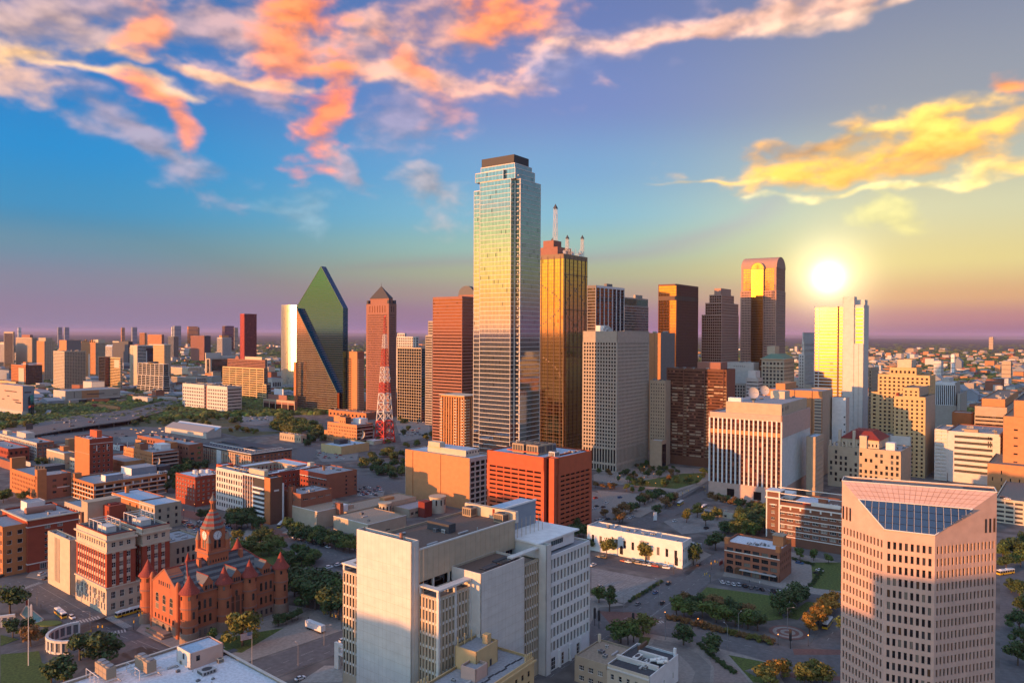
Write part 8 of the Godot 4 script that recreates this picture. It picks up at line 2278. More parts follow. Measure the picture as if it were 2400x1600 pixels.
	traffic("driving on the elevated highway","traffic on the elevated highway",1.24,0,false,[["w",0,-659,-1201,7.0],["s",0,-640,-1155,7.0],["g",0,-651,-1223,7.0],["g",1,-643,-1146,7.0],["g",1,-612,-1094,7.0],["s",0,-617,-1162,7.0],["w",2,-607,-1150,7.0],["w",0,-652,-1120,7.0],["s",1,-620,-1111,7.0],["r",2,-623,-1104,7.0],["g",0,-612,-1134,7.0]])
	traffic("driving on the elevated highway","traffic on the elevated highway",1.62,0,false,[["s",1,-629,-1305,7.0],["g",1,-637,-1297,7.0],["k",0,-625,-1259,7.0],["g",0,-603,-1212,7.0],["w",2,-601,-1188,7.0],["w",1,-641,-1339,7.0],["s",0,-596,-1219,7.0],["k",2,-629,-1304,7.0],["g",0,-652,-1346,7.0],["s",1,-612,-1225,7.0],["s",1,-640,-1331,7.0]])
	traffic("driving on the elevated highway","traffic on the elevated highway",1.71,0,false,[["s",0,-606,-1294,6.5],["w",0,-607,-1261,7.0],["r",0,-618,-1293,7.0],["g",0,-666,-1467,6.2],["r",1,-655,-1445,6.1],["g",0,-607,-1263,7.0],["w",2,-613,-1340,6.1],["g",2,-644,-1363,6.8],["k",1,-619,-1300,6.9],["k",2,-647,-1384,6.6],["k",0,-608,-1311,6.4]])
	traffic("on the street under the highway edge","cars below the highway",.53,.02,false,[["g",0,-535,-1026],["w",0,-518,-989],["g",1,-546,-1031],["k",0,-518,-1004],["w",0,-552,-1004],["s",0,-476,-984],["k",0,-627,-992],["s",1,-523,-978],["g",0,-616,-1009],["s",1,-566,-1026]])
	traffic("on the roof of the tan parking ramp","cars on the parking ramp roof",-.55,18.2,false,[["k",1,370,-561],["w",0,371,-558]])
	traffic("in the street canyon left of the white parking deck","cars in the right street canyon",1.01,.02,false,[["w",0,399,-787],["s",0,414,-833],["r",0,391,-784],["s",1,427,-835],["r",0,348,-705],["r",1,424,-837],["s",0,433,-827],["r",1,376,-726]])
	bus("yellow and white bus beside a van on the left avenue",-222.3,-367.8,-.75)
	bus("yellow and white bus turning at the zebra crossing by the ornate courts",-189.9,-369.8,.94)
	bus("yellow bus by the brick street arches",-167.2,-540.8,1.62)
	bus("yellow and white bus at the far crossing beside the park",139.7,-616.2,1.09)
	bus("yellow and white bus leaving the bus yard before the striped office",154.9,-601.4,1.0)
	bus("yellow and white bus under golden trees beside the pink tower",153.0,-359.7,.96)
	bus("white and purple bus right of the pink tower",291.6,-439.4,.35)

func build_trees() -> void:
	grove("large dark tree at the left edge beside the reflecting pool","",["d"],[[-248,-369,17]],"tree",1.15,-1)
	grove("smaller dark tree before the white colonnade at left","",["d"],[[-228,-341,10]],"tree",1.1,-1)
	grove("round dark tree just right of the obelisk base","",["d"],[[-224,-345,8]],"tree",1.0,-1)
	grove("rust tinted tree beside the flagpole on the lawn","",["r"],[[-214,-332,10]],"tree",1.1,-1)
	grove("small dark shrub tree right of the curved white pergola","",["d"],[[-212,-339,6]],"tree",1.0,-1)
	grove("tall dark tree right of the curved pergola","",["d"],[[-184,-318,13]],"tree",1.1,-1)
	grove("big bushy dark tree above the white roof edge at lower left","",["d"],[[-171,-312,15]],"tree",1.35,-1)
	grove("low dark tree below the curved pergola","",["d"],[[-178,-297,12]],"tree",1.2,-1)
	grove("dark tree at the lawn corner by the lower left roof","",["d"],[[-182,-295,10]],"tree",1.1,-1)
	grove("small green tree before the turreted courthouse front","",["g"],[[-134,-334,8]],"tree",1.0,-1)
	grove("big autumn tinged tree before the turreted courthouse","",["o"],[[-120,-333,18]],"tree",.95,-1)
	grove("clipped tree at the right end of the turreted courthouse","trees at the courthouse end",["d"],[[-111,-356,6],[-108,-358,6],[-106,-361,6],[-104,-364,6]],"tree",1.2,-1)
	grove("tree of the dense grove left of the white court complex","grove left of the court complex",["d","d","g"],[[-115,-396,15],[-109,-387,16],[-104,-381,17],[-99,-377,17],[-93,-371,17],[-89,-368,17],[-84,-364,16],[-87,-383,16],[-93,-389,16],[-99,-395,15],[-105,-398,15],[-112,-403,14],[-119,-409,13]],"tree",1.15,-1)
	grove("tree in the garden behind the clock tower","garden trees behind the clock tower",["g","d","o"],[[-153,-477,10],[-167,-477,8],[-168,-484,10],[-171,-471,11],[-166,-493,10],[-152,-468,9],[-148,-478,9],[-183,-498,10],[-161,-494,11],[-170,-487,8],[-151,-483,10],[-167,-497,11],[-168,-505,10],[-165,-465,9],[-157,-468,9],[-171,-508,8],[-166,-461,11]],"tree",1.15,-1)
	grove("tree in the walled garden below the garden behind the clock tower","garden trees by the street corner",["g","d"],[[-132,-467,9],[-129,-464,9],[-142,-460,8],[-136,-456,8],[-136,-469,9],[-136,-453,8],[-120,-455,9],[-126,-448,10],[-121,-445,9],[-122,-458,9],[-131,-443,9],[-120,-449,9]],"tree",1.15,-1)
	grove("tree before the cream grid office","trees before the cream grid office",["d"],[[-233,-560,8],[-230,-561,8],[-227,-564,8],[-202,-537,12],[-196,-532,13],[-193,-534,13],[-190,-537,13],[-184,-532,12],[-179,-528,12],[-207,-554,12],[-201,-556,12],[-194,-556,12]],"tree",1.1,-1)
	grove("street tree in the row before the tan windowless hall","street trees before the tan halls",["o","d","g"],[[-155,-519,12],[-150,-514,11],[-147,-513,11],[-142,-508,10],[-139,-508,10],[-134,-503,11],[-131,-502,11],[-126,-497,11],[-123,-497,10],[-119,-492,11],[-115,-491,11],[-111,-487,10],[-108,-486,11],[-104,-482,11],[-101,-481,10],[-147,-506,10],[-141,-502,10],[-136,-498,10],[-130,-494,10],[-124,-490,10],[-119,-486,10],[-114,-483,10],[-108,-479,10],[-103,-475,10]],"tree",1.05,-1)
	grove("tree between the brick garage and the dark red inn","trees beside the brick garage",["d","g"],[[-302,-655,10],[-328,-740,11],[-323,-740,12],[-314,-684,12],[-301,-685,13],[-318,-705,11],[-336,-769,13],[-307,-690,12],[-328,-735,12],[-339,-736,10],[-324,-718,11],[-295,-658,13],[-325,-703,12],[-328,-757,11]],"tree",1.1,-1)
	grove("tree at the left edge near the brick mill","trees near the brick mill",["o","g"],[[-416,-611,11],[-419,-621,10],[-405,-615,9],[-405,-621,9],[-492,-775,10],[-493,-785,10],[-487,-780,8],[-361,-529,9]],"tree",1.0,-1)
	grove("tree at the corner of the lot by the red block","rust trees by the red block lot",["r"],[[77,-682,7],[82,-676,6],[89,-676,7],[93,-680,6],[72,-572,7],[81,-575,7]],"tree",1.3,-1)
	grove("street tree below the small park","street trees below the park",["g"],[[103,-666,8],[107,-660,6],[114,-655,8],[118,-648,6]],"tree",1.0,-1)
	grove("park tree among the lamps before the concrete grid tower","park trees before the grid tower",["d","g","r","d"],[[168,-700,6],[173,-697,5],[132,-786,5],[114,-688,7],[119,-690,7],[142,-687,7],[102,-710,6],[88,-751,6],[158,-761,7],[168,-775,5],[159,-737,5],[153,-751,5],[167,-751,6],[136,-779,7],[123,-693,6],[133,-731,8],[117,-706,5],[152,-760,8],[158,-738,8],[121,-702,7],[143,-791,6],[115,-739,8],[112,-707,7],[112,-743,5],[133,-752,7],[173,-721,6],[96,-748,6],[157,-711,6],[138,-750,6],[115,-710,7],[194,-747,7],[149,-707,8],[124,-712,5],[132,-780,6],[145,-703,5],[165,-704,7],[97,-735,5],[121,-727,6],[116,-730,5],[155,-782,5],[144,-759,7],[112,-742,5],[108,-737,6],[126,-690,5],[188,-730,6],[141,-689,8],[157,-706,5],[154,-797,5],[144,-690,5],[139,-789,5],[120,-733,7],[145,-732,8],[131,-758,7],[114,-748,6],[139,-750,6],[144,-794,7],[145,-745,5],[97,-747,6],[143,-768,7],[192,-750,7]],"tree",1.1,-1)
	grove("rounded shrub in the bed before the striped office","shrubs before the striped office",["d","r","g"],[[172,-643,6],[173,-633,6],[178,-636,6],[178,-626,6],[182,-629,6],[183,-619,6],[187,-622,6],[188,-613,7],[192,-616,5],[193,-607,5],[197,-610,6],[197,-601,6],[201,-603,7],[202,-595,6],[206,-597,7]],"shrub",1.3,-1)
	grove("tree in the row beside the lot right of the red block","trees beside the red block lot",["d","g","r"],[[105,-609,10],[110,-616,10],[114,-622,10],[119,-628,10],[125,-635,10],[129,-642,9],[89,-583,10],[93,-584,9],[99,-592,7],[125,-604,10],[130,-613,11],[135,-619,10],[80,-551,9],[83,-556,9]],"tree",1.2,-1)
	grove("round tree alone on the near side of the bus street","",["d"],[[113,-578,10]],"tree",1.0,-1)
	grove("tree standing in the tree dotted lot","trees in the tree dotted lot",["o"],[[131,-557,11],[143,-573,11],[143,-548,12],[156,-565,11]],"tree",1.0,-1)
	grove("tree of the olive thicket left of the banded warehouse","thicket left of the banded warehouse",["o","d","g"],[[171,-557,12],[185,-554,11],[175,-526,12],[151,-527,10],[174,-540,13],[180,-528,12],[164,-532,13],[194,-572,12],[167,-546,11],[156,-516,12],[191,-562,11],[165,-523,10],[183,-545,10],[168,-518,12],[179,-550,12],[153,-528,10],[179,-563,11],[173,-542,11],[166,-523,11],[183,-561,11],[177,-539,11],[162,-530,11],[169,-544,11],[187,-570,11]],"tree",1.2,-1)
	grove("leafy tree at the corner of the white arcade block","",["d"],[[133,-485,13]],"tree",1.1,-1)
	grove("round green tree left before the white arcade block","",["o"],[[60,-467,15]],"tree",.95,-1)
	grove("round green tree in the middle before the white arcade block","",["o"],[[83,-460,13]],"tree",.95,-1)
	grove("leafy dark tree right before the white arcade block","",["d"],[[111,-454,14]],"tree",1.15,-1)
	grove("tree between the red block and the modern wing","trees behind the modern wing",["d"],[[43,-512,10],[47,-516,10],[50,-512,10],[50,-483,9],[47,-532,9]],"tree",1.2,-1)
	grove("tree on the lawn edge below the banded warehouse","young trees below the banded warehouse",["g"],[[181,-467,8],[188,-463,8],[195,-458,7]],"tree",1.0,-1)
	grove("leafy tree at the lower corner of the open lot","",["g"],[[46,-389,9]],"tree",1.0,-1)
	grove("dark pointed tree at the lower corner of the open lot","",["d"],[[50,-377,14]],"tree",.9,5)
	grove("round tree in the row across the big lawn","row of dark trees on the lawn",["d","d","r"],[[89,-385,8],[93,-384,7],[97,-383,8],[102,-380,8],[106,-377,8],[110,-375,8],[113,-372,8],[117,-370,8]],"tree",1.2,-1)
	grove("tree in the front row below the big lawn","front row of trees below the lawn",["d","g"],[[83,-373,10],[90,-371,10],[95,-369,10],[100,-363,10],[104,-360,10],[108,-358,10],[113,-355,10],[117,-353,10],[86,-370,9],[111,-357,9]],"tree",1.2,-1)
	grove("shrub in the bed below the big lawn","shrubs in the bed below the lawn",["r","o"],[[78,-367,3],[80,-365,3],[82,-365,3],[84,-362,3],[86,-362,3],[88,-359,3],[90,-359,3],[92,-356,4],[94,-356,3],[96,-354,3],[98,-353,3],[99,-351,3],[101,-351,3],[103,-348,3],[105,-348,3],[106,-346,3],[109,-345,3],[110,-343,3],[112,-343,3],[114,-341,3],[116,-340,4],[117,-338,3],[119,-338,3]],"shrub",1.4,-1)
	grove("leaning tree of the clump at the lawn's right end","dark clump at the lawn end",["d"],[[135,-374,11],[139,-376,12],[144,-382,12],[149,-388,12],[153,-394,11],[138,-370,9]],"tree",1.05,-1)
	grove("autumn tree beside the bus avenue","golden trees beside the bus avenue",["y","y","o"],[[140,-349,10],[145,-355,11],[149,-361,11],[153,-366,10],[157,-372,10],[161,-378,10],[165,-382,10]],"tree",1.15,-1)
	grove("green tree half hidden by the pink tower's left edge","",["g"],[[155,-346,11]],"tree",1.0,-1)
	grove("tree above the twin shop houses","trees above the twin shops",["g","g","o"],[[50,-338,11],[53,-336,12],[56,-339,11],[62,-348,11]],"tree",1.15,-1)
	grove("single dark tree inside the curved drive corner","",["d"],[[78,-336,10]],"tree",1.1,-1)
	grove("round dark tree on the curved hedge","",["d"],[[88,-325,10]],"tree",1.15,-1)
	grove("tree on the lower lawn by the brick court","golden trees on the lower lawn",["y","o"],[[108,-303,10],[104,-299,10],[101,-296,10],[112,-305,8]],"tree",1.1,-1)
	grove("tree at the bottom edge left of the pink tower","olive trees left of the pink tower",["o"],[[121,-300,10],[124,-302,9],[117,-296,10],[125,-298,9]],"tree",1.1,-1)
	grove("tree right of the pink tower","trees right of the pink tower",["d","g"],[[308,-467,11],[315,-473,12],[322,-478,12],[320,-469,13],[309,-452,12],[297,-447,10],[335,-488,12],[274,-408,8]],"tree",1.1,-1)
	grove("tree along the avenue at the lower right edge","avenue trees at the right edge",["d","o"],[[273,-400,11],[258,-375,11],[241,-353,11],[230,-334,11],[216,-317,11]],"tree",1.1,-1)
	grove("rounded shrub along the curved hedge of the brick court","curved hedge shrubs",["d"],[[85,-336,2],[86,-334,2],[86,-332,2],[87,-330,2],[87,-328,2],[87,-326,2],[88,-324,2],[88,-322,2],[89,-320,2],[89,-318,2],[90,-317,2],[90,-315,2],[91,-313,2],[91,-312,2],[92,-311,2],[92,-309,2],[93,-308,2]],"shrub",1.5,-1)
	grove("clipped shrub of the hedge round the small lot","hedge round the small lot",["d"],[[176,-465,2],[177,-464,2],[178,-462,2],[179,-461,2],[180,-460,2],[181,-458,2],[182,-457,2],[183,-456,2],[184,-454,2],[185,-443,2],[183,-440,2],[181,-436,2],[178,-433,2],[176,-429,2],[174,-426,2],[172,-423,2],[170,-419,2],[167,-416,2]],"shrub",1.5,-1)
	grove("hedge shrub along the open lot's street side","hedge along the open lot",["o","d"],[[62,-390,2],[64,-392,2],[65,-394,2],[66,-396,2],[68,-398,2],[69,-400,2],[71,-402,2],[73,-404,2],[74,-406,2],[76,-408,2],[77,-411,2],[79,-413,2],[80,-415,2],[82,-417,2],[84,-420,2],[85,-422,2]],"shrub",1.3,-1)
	far_grove(["d","d","o"],[[-108,-763,13],[-132,-741,11],[-122,-779,13],[-155,-783,13],[-153,-821,10],[-108,-740,11],[-141,-775,10],[-146,-790,13],[-112,-795,11],[-124,-846,12],[-139,-847,13],[-130,-824,13],[-112,-756,10],[-115,-722,11],[-140,-755,11],[-120,-743,11],[-142,-867,13],[-139,-785,12],[-156,-835,12],[-130,-836,11],[-144,-848,13],[-131,-749,11],[-114,-791,10],[-129,-766,11],[-121,-745,12],[-127,-735,12]])
	far_grove(["o","g","o"],[[-755,-1126,12],[-705,-1087,13],[-728,-1136,13],[-704,-1103,12],[-730,-1097,12],[-783,-1156,13],[-757,-1142,14],[-784,-1176,15],[-760,-1130,16],[-747,-1148,13],[-719,-1061,13],[-706,-1088,16],[-779,-1139,14],[-724,-1081,14]])
	far_grove(["d","o"],[[-719,-1158,8],[-716,-1174,10],[-709,-1157,10],[-723,-1150,10],[-711,-1139,10],[-705,-1168,11],[-688,-1136,9]])
	far_grove(["o","g","d"],[[-564,-1118,12],[-581,-1171,13],[-561,-1150,12],[-539,-1151,15],[-522,-1130,15],[-530,-1162,13],[-517,-1197,12],[-494,-1175,15],[-475,-1153,14],[-492,-1223,14],[-470,-1199,12],[-463,-1211,12],[-431,-1155,13],[-425,-1166,15],[-482,-1131,13],[-452,-1111,13],[-464,-1111,12],[-548,-1233,11],[-548,-1259,11],[-461,-1256,11],[-457,-1276,11],[-444,-1276,10],[-497,-1302,11],[-505,-1274,12],[-591,-1312,12],[-599,-1356,12]])
	far_grove(["y","o"],[[-394,-1074,11],[-381,-1056,11],[-371,-1047,11],[-364,-1047,10],[-355,-1038,10],[-397,-1055,8]])
	far_grove(["o","o","g"],[[-306,-1024,16],[-290,-1058,17],[-267,-1036,15],[-307,-1096,17],[-337,-1136,18],[-328,-1146,15],[-332,-1055,15],[-304,-1044,16],[-333,-1092,18],[-321,-1054,16],[-275,-1035,17],[-290,-1034,18],[-350,-1117,17],[-354,-1157,14],[-306,-1110,17],[-300,-1017,19],[-318,-1051,19],[-324,-1118,16],[-277,-1034,15],[-317,-1072,18],[-363,-1173,19],[-334,-1095,15],[-319,-1139,15],[-355,-1180,15],[-291,-1007,15],[-290,-1098,16],[-344,-1083,17],[-267,-1029,19],[-312,-1047,16],[-279,-1042,18],[-325,-1149,16],[-353,-1176,16],[-296,-1086,17],[-363,-1173,15]])
	far_grove(["d"],[[-264,-991,11],[-253,-1006,13],[-253,-925,12],[-254,-957,12],[-258,-999,13],[-262,-968,14],[-244,-967,12],[-269,-1034,14],[-270,-1018,13]])
	far_grove(["d"],[[-337,-805,10],[-345,-831,12],[-327,-767,12],[-316,-769,12],[-321,-765,11],[-335,-790,10],[-353,-840,12]])
	far_grove(["d","o","g"],[[-108,-1009,9],[-116,-1006,9],[-176,-1218,9],[-180,-1207,9],[-184,-1092,11],[-171,-957,11],[-149,-1078,10],[-149,-1030,11],[-149,-1215,8],[-126,-1163,10],[-192,-1117,9],[-118,-931,10],[-166,-1168,9],[-111,-1033,8],[-184,-1296,11],[-158,-953,8],[-176,-1329,8],[-130,-918,10],[-114,-985,10],[-202,-1084,9],[-170,-1165,10],[-178,-1012,9]])
	far_grove(["d","o"],[[-678,-1404,14],[-728,-1465,13],[-586,-1303,14],[-651,-1391,12],[-694,-1544,12],[-644,-1354,13],[-599,-1303,13],[-716,-1466,11],[-697,-1396,12],[-678,-1373,12],[-677,-1468,11],[-700,-1489,12],[-662,-1323,11],[-631,-1346,12],[-634,-1298,12],[-648,-1454,10]])
	far_grove(["d"],[[-699,-1515,11],[-762,-1651,11],[-724,-1527,12],[-826,-1797,12],[-865,-1772,14],[-863,-1713,14],[-721,-1469,11],[-696,-1484,13],[-850,-1723,10],[-762,-1592,12],[-740,-1598,14],[-850,-1673,13],[-727,-1607,11],[-777,-1582,11],[-733,-1464,14],[-866,-1778,11],[-766,-1526,11],[-741,-1608,13]])
	far_grove(["d","o"],[[-491,-1485,10],[-477,-1382,12],[-456,-1382,11],[-460,-1429,12],[-438,-1475,14],[-401,-1329,11],[-511,-1487,13],[-454,-1446,12],[-513,-1408,11],[-445,-1381,12],[-504,-1408,12],[-489,-1422,10],[-450,-1474,13],[-420,-1411,12],[-464,-1414,11],[-503,-1481,11],[-408,-1345,14],[-407,-1371,13],[-419,-1344,13],[-471,-1340,11],[-510,-1405,11],[-424,-1386,14],[-493,-1371,10],[-389,-1332,11],[-478,-1501,13],[-415,-1349,14]])
	far_grove(["d"],[[732,-1213,9],[642,-1112,9],[676,-1119,10],[763,-1280,9],[670,-1159,10],[790,-1275,11],[725,-1170,11],[777,-1274,9]])

func build_small_things() -> void:
	var o: Node3D
	street_lamp("lit lantern post at the brick crossing corner","lit lantern posts near the lawn",75.2,-363.1,5.0,true,.13)
	street_lamp("lit lantern post below the front row of lawn trees","lit lantern posts near the lawn",89.2,-354.8,5.0,true,.13)
	street_lamp("lit lantern post above the twin shops' trees","lit lantern posts near the lawn",64.6,-348.4,5.0,true,.13)
	street_lamp("lit lantern post at the round plaza","lit lantern posts near the lawn",120.9,-336.6,5.0,true,.13)
	street_lamp("lit lantern post at the avenue corner by the pink tower","lit lantern posts near the lawn",134.2,-335.8,5.0,true,.13)
	arm_lamp("tall grey street mast on the round plaza","grey street masts near the lawn",131.6,-354.3,10.5,.0)
	arm_lamp("tall grey street mast below the big lawn","grey street masts near the lawn",106.1,-346.9,10.5,.9)
	arm_lamp("tall grey street mast opposite the big lawn","grey street masts near the lawn",96.8,-332.7,10.5,1.8)
	arm_lamp("tall grey street mast by the open lot corner","grey street masts near the lawn",56.9,-375.1,10.5,2.7)
	arm_lamp("tall grey street mast by the curved drive","grey street masts near the lawn",71.0,-341.7,10.5,3.6)
	arm_lamp("tall grey street mast before the modern wing","grey street masts near the lawn",39.5,-367.0,10.5,4.5)
	arm_lamp("very tall dark mast left of the row of lawn trees","",75.2,-376.5,16.0,2.2)
	street_lamp("lit lamp before the dark red inn","lit lamps in the brick street",-247.3,-582.2,6.5,true,.0)
	street_lamp("lit lamp right of the dark red inn entrance","lit lamps in the brick street",-243.0,-587.9,6.5,true,.0)
	street_lamp("lit lamp on the brick street by the white roofed hall","lit lamps in the brick street",-249.9,-560.6,6.5,true,.0)
	street_lamp("lit lamp beside the white roofed hall","lit lamps in the brick street",-247.3,-563.2,6.5,true,.0)
	arm_lamp("street mast right of the turreted courthouse","street masts by the courthouse",-83.8,-334.4,9.0,.0)
	arm_lamp("street mast at the court complex corner","street masts by the courthouse",-86.2,-365.5,9.0,1.1)
	arm_lamp("street mast below the turreted courthouse lawn","street masts by the courthouse",-89.5,-313.6,9.0,2.2)
	arm_lamp("street mast in the zebra crossing","street masts by the courthouse",-197.4,-349.5,9.0,3.3)
	arm_lamp("street mast beside the reflecting pool","street masts by the courthouse",-242.1,-380.8,9.0,4.4)
	arm_lamp("street mast before the court complex","street masts by the courthouse",-100.4,-422.5,9.0,5.5)
	arm_lamp("street mast opposite the tan hall","street masts by the courthouse",-151.4,-521.4,9.0,6.6)
	street_lamp("small park lamp among the trees before the grid tower","small park lamps",139.2,-730.8,4.0,true,.13)
	street_lamp("small park lamp among the trees before the grid tower","small park lamps",85.1,-695.4,4.0,false,.13)
	street_lamp("small park lamp among the trees before the grid tower","small park lamps",140.8,-732.3,4.0,false,.13)
	street_lamp("small park lamp among the trees before the grid tower","small park lamps",167.2,-755.0,4.0,false,.13)
	street_lamp("small park lamp among the trees before the grid tower","small park lamps",104.8,-721.2,4.0,true,.13)
	street_lamp("small park lamp among the trees before the grid tower","small park lamps",112.7,-745.8,4.0,false,.13)
	street_lamp("small park lamp among the trees before the grid tower","small park lamps",98.4,-774.0,4.0,false,.13)
	street_lamp("small park lamp among the trees before the grid tower","small park lamps",121.4,-726.7,4.0,false,.13)
	street_lamp("small park lamp among the trees before the grid tower","small park lamps",179.5,-717.5,4.0,true,.13)
	street_lamp("small park lamp among the trees before the grid tower","small park lamps",129.5,-738.4,4.0,false,.13)
	street_lamp("small park lamp among the trees before the grid tower","small park lamps",109.9,-731.5,4.0,false,.13)
	street_lamp("small park lamp among the trees before the grid tower","small park lamps",193.4,-768.9,4.0,false,.13)
	street_lamp("small park lamp among the trees before the grid tower","small park lamps",126.7,-712.1,4.0,true,.13)
	street_lamp("small park lamp among the trees before the grid tower","small park lamps",162.4,-725.0,4.0,false,.13)
	street_lamp("small park lamp among the trees before the grid tower","small park lamps",143.0,-690.2,4.0,false,.13)
	street_lamp("small park lamp among the trees before the grid tower","small park lamps",184.0,-755.3,4.0,false,.13)
	street_lamp("small park lamp among the trees before the grid tower","small park lamps",132.3,-685.0,4.0,true,.13)
	street_lamp("small park lamp among the trees before the grid tower","small park lamps",145.4,-760.7,4.0,false,.13)
	street_lamp("small park lamp among the trees before the grid tower","small park lamps",174.0,-775.3,4.0,false,.13)
	street_lamp("small park lamp among the trees before the grid tower","small park lamps",100.2,-723.9,4.0,false,.13)
	street_lamp("small park lamp among the trees before the grid tower","small park lamps",110.2,-708.6,4.0,true,.13)
	street_lamp("small park lamp among the trees before the grid tower","small park lamps",163.8,-747.9,4.0,false,.13)
	street_lamp("small park lamp among the trees before the grid tower","small park lamps",161.0,-716.3,4.0,false,.13)
	street_lamp("small park lamp among the trees before the grid tower","small park lamps",158.7,-734.3,4.0,false,.13)
	street_lamp("small park lamp among the trees before the grid tower","small park lamps",136.8,-769.1,4.0,true,.13)
	street_lamp("small park lamp among the trees before the grid tower","small park lamps",126.6,-688.5,4.0,false,.13)
	traffic_signal("yellow headed traffic signal in the zebra crossing island",-191.3,-339.7,.0)
	traffic_signal("yellow headed traffic signal at the courthouse corner",-177.6,-350.7,1.3)
	traffic_signal("yellow headed traffic signal at the arcade block corner",95.2,-436.6,2.6)
	traffic_signal("yellow headed traffic signal at the brick warehouse corner",112.6,-421.1,3.9)
	traffic_signal("yellow headed traffic signal beside the red sign of the brick warehouse",119.7,-444.9,5.2)
	traffic_signal("yellow headed traffic signal at the bus crossing",147.4,-642.1,6.5)
	traffic_signal("yellow headed traffic signal before the striped office",169.2,-652.8,7.8)
	traffic_signal("yellow headed traffic signal left of the court complex",-80.0,-352.3,9.1)
	bld2("banner_post","dark slender banner post at the modern wing corner",40.4,-358.4,0,"post","dark banner posts")
	P("post","dark_metal").tube(Vector3.ZERO,V3(0,9,0),.2,.15,7)
	P("banner","dark_trim").box(-.6,.6,3.5,8.5,-.1,.1)
	bld2("banner_post","dark slender banner post beside the modern wing corner post",42.1,-355.3,0,"post","dark banner posts")
	P("post","dark_metal").tube(Vector3.ZERO,V3(0,9,0),.2,.15,7)
	P("banner","dark_trim").box(-.6,.6,3.5,8.5,-.1,.1)
	bld2("banner_post","dark slender banner post on the brick crossing",57.9,-352.4,0,"post","dark banner posts")
	P("post","dark_metal").tube(Vector3.ZERO,V3(0,9,0),.2,.15,7)
	P("banner","dark_trim").box(-.6,.6,3.5,8.5,-.1,.1)
	bld2("banner_post","dark slender banner post at the round plaza corner",125.1,-333.0,0,"post","dark banner posts")
	P("post","dark_metal").tube(Vector3.ZERO,V3(0,9,0),.2,.15,7)
	P("banner","dark_trim").box(-.6,.6,3.5,8.5,-.1,.1)
	bld("flag_pole","flag pole with a striped flag before the turreted courthouse",-107.9,-310.6,.6,"flag pole")
	P("pole","metal_pale").tube(Vector3.ZERO,V3(0,16,0),.14,.08,7)
	for i in 13:P(["red_stripe","white_stripe"][i % 2],["tile_red","white_paint"][i % 2]).box(-4.6,-.1,12.6+i*.23,12.83+i*.23,-.04,.04)
	P("blue_canton","car_blue").box(-2.0,-.1,14.2,15.6,-.06,.06)
	for i in 20:P("star","white_paint").box(-1.85+(i % 5)*.38,-1.72+(i % 5)*.38,14.35+(i/5)*.32,14.48+(i/5)*.32,-.08,.08)
	bld("tall_flag_pole","tall bare white flag pole on the lower left lawn with a red pennant",-202.3,-312.4,.6,"flag pole")
	P("pole","white_trim").tube(Vector3.ZERO,V3(0,28,0),.2,.1,8)
	P("pennant","tile_red").box(-.9,-.1,25.5,27.6,-.04,.04)
	bld("obelisk","small white obelisk at the end of the reflecting pool",-230.8,-358.4,.4,"obelisk")
	P("base","white_stone").box(-1.2,1.2,0,.8,-1.2,1.2)
	P("shaft","white_stone").lathe(V3(0,.8,0),PV([V2(.9,0),V2(.6,7.6),V2(0,8.6)]),4,PI/4)
	strip("pool_rim","pale_paving",[-243.2,-369.2,-248.5,-382.0,-227.3,-362.7,-225.4,-356.4,-230.5,-357.3],.5)
	strip("reflecting_pool","water",[-242.0,-368.7,-247.0,-379.6,-228.7,-363.3,-227.1,-358.4,-231.1,-358.9],.506)
	bld("curved_pergola","curved white pergola wall with openings on the lower left lawn",-198.1,-325.9,.0,"pergola")
	for i in 12:
		var f := PI*(.42+i*.078)
		var g := PI*(.42+(i+1)*.078)
		var r := 12.0
		var p := V3(cos(f)*r,0,sin(f)*r)+V3(3,0,-9); var q := V3(cos(g)*r,0,sin(g)*r)+V3(3,0,-9)
		var u := (p-q).normalized()
		P("pier","white_stone").ob(q,u,-.4,.4,0,5.0,-.9,0,true)
		P("beam","white_stone").ob(q,u,0,p.distance_to(q),5.0,6.0,-1.1,.1,true)
		P("plinth","white_stone").ob(q,u,0,p.distance_to(q),0,.9,-.7,-.2,true)
		P("grey_panel","slate_grey").ob(q,u,.4,p.distance_to(q)-.4,.9,5.0,-.6,-.5,true)
	bld("white_colonnade","low white colonnade behind trees at the left edge",-239.9,-353.1,.4,"colonnade")
	P("beam","white_stone").box(-10,4,4.6,5.6,-1.4,0)
	for i in 6:P("pier","white_stone").box(-9.6+i*2.6,-8.8+i*2.6,0,4.6,-1.1,-.3)
	if true:
		var bed := Mb.new()
		bed.lathe(Vector3.ZERO,PV([V2(6.2,0),V2(6.0,.5),V2(0,.6)]),24)
		o = put("planting_bed",bed.mesh(),"leaf_green"); o.position = V3(-221.8,0,-357.5); o.scale = V3(1,1,.55); tag(o,"oval planting bed with a low green hedge at the zebra crossing","planting bed")
	bld("bus_shelter","long low bus station hut with roof plant before the striped office",177.5,-560.7,.925,"bus station")
	tier(0,10,-34,0,0,4.6,fs("cream","grid",3.5,4.6,.3,.5,{"top":1.4,"own":1,"frame": "dark_trim"}),fs("cream","grid",6,4.6,.3,.5,{"top":1.4,"own":1,"frame": "dark_trim"}),"roof_gravel",.4)
	P("canopy","metal_grey").box(-4,0,4.0,4.4,-40,-20)
	clutter(1,9,-32,-2,4.2,7,1.6)
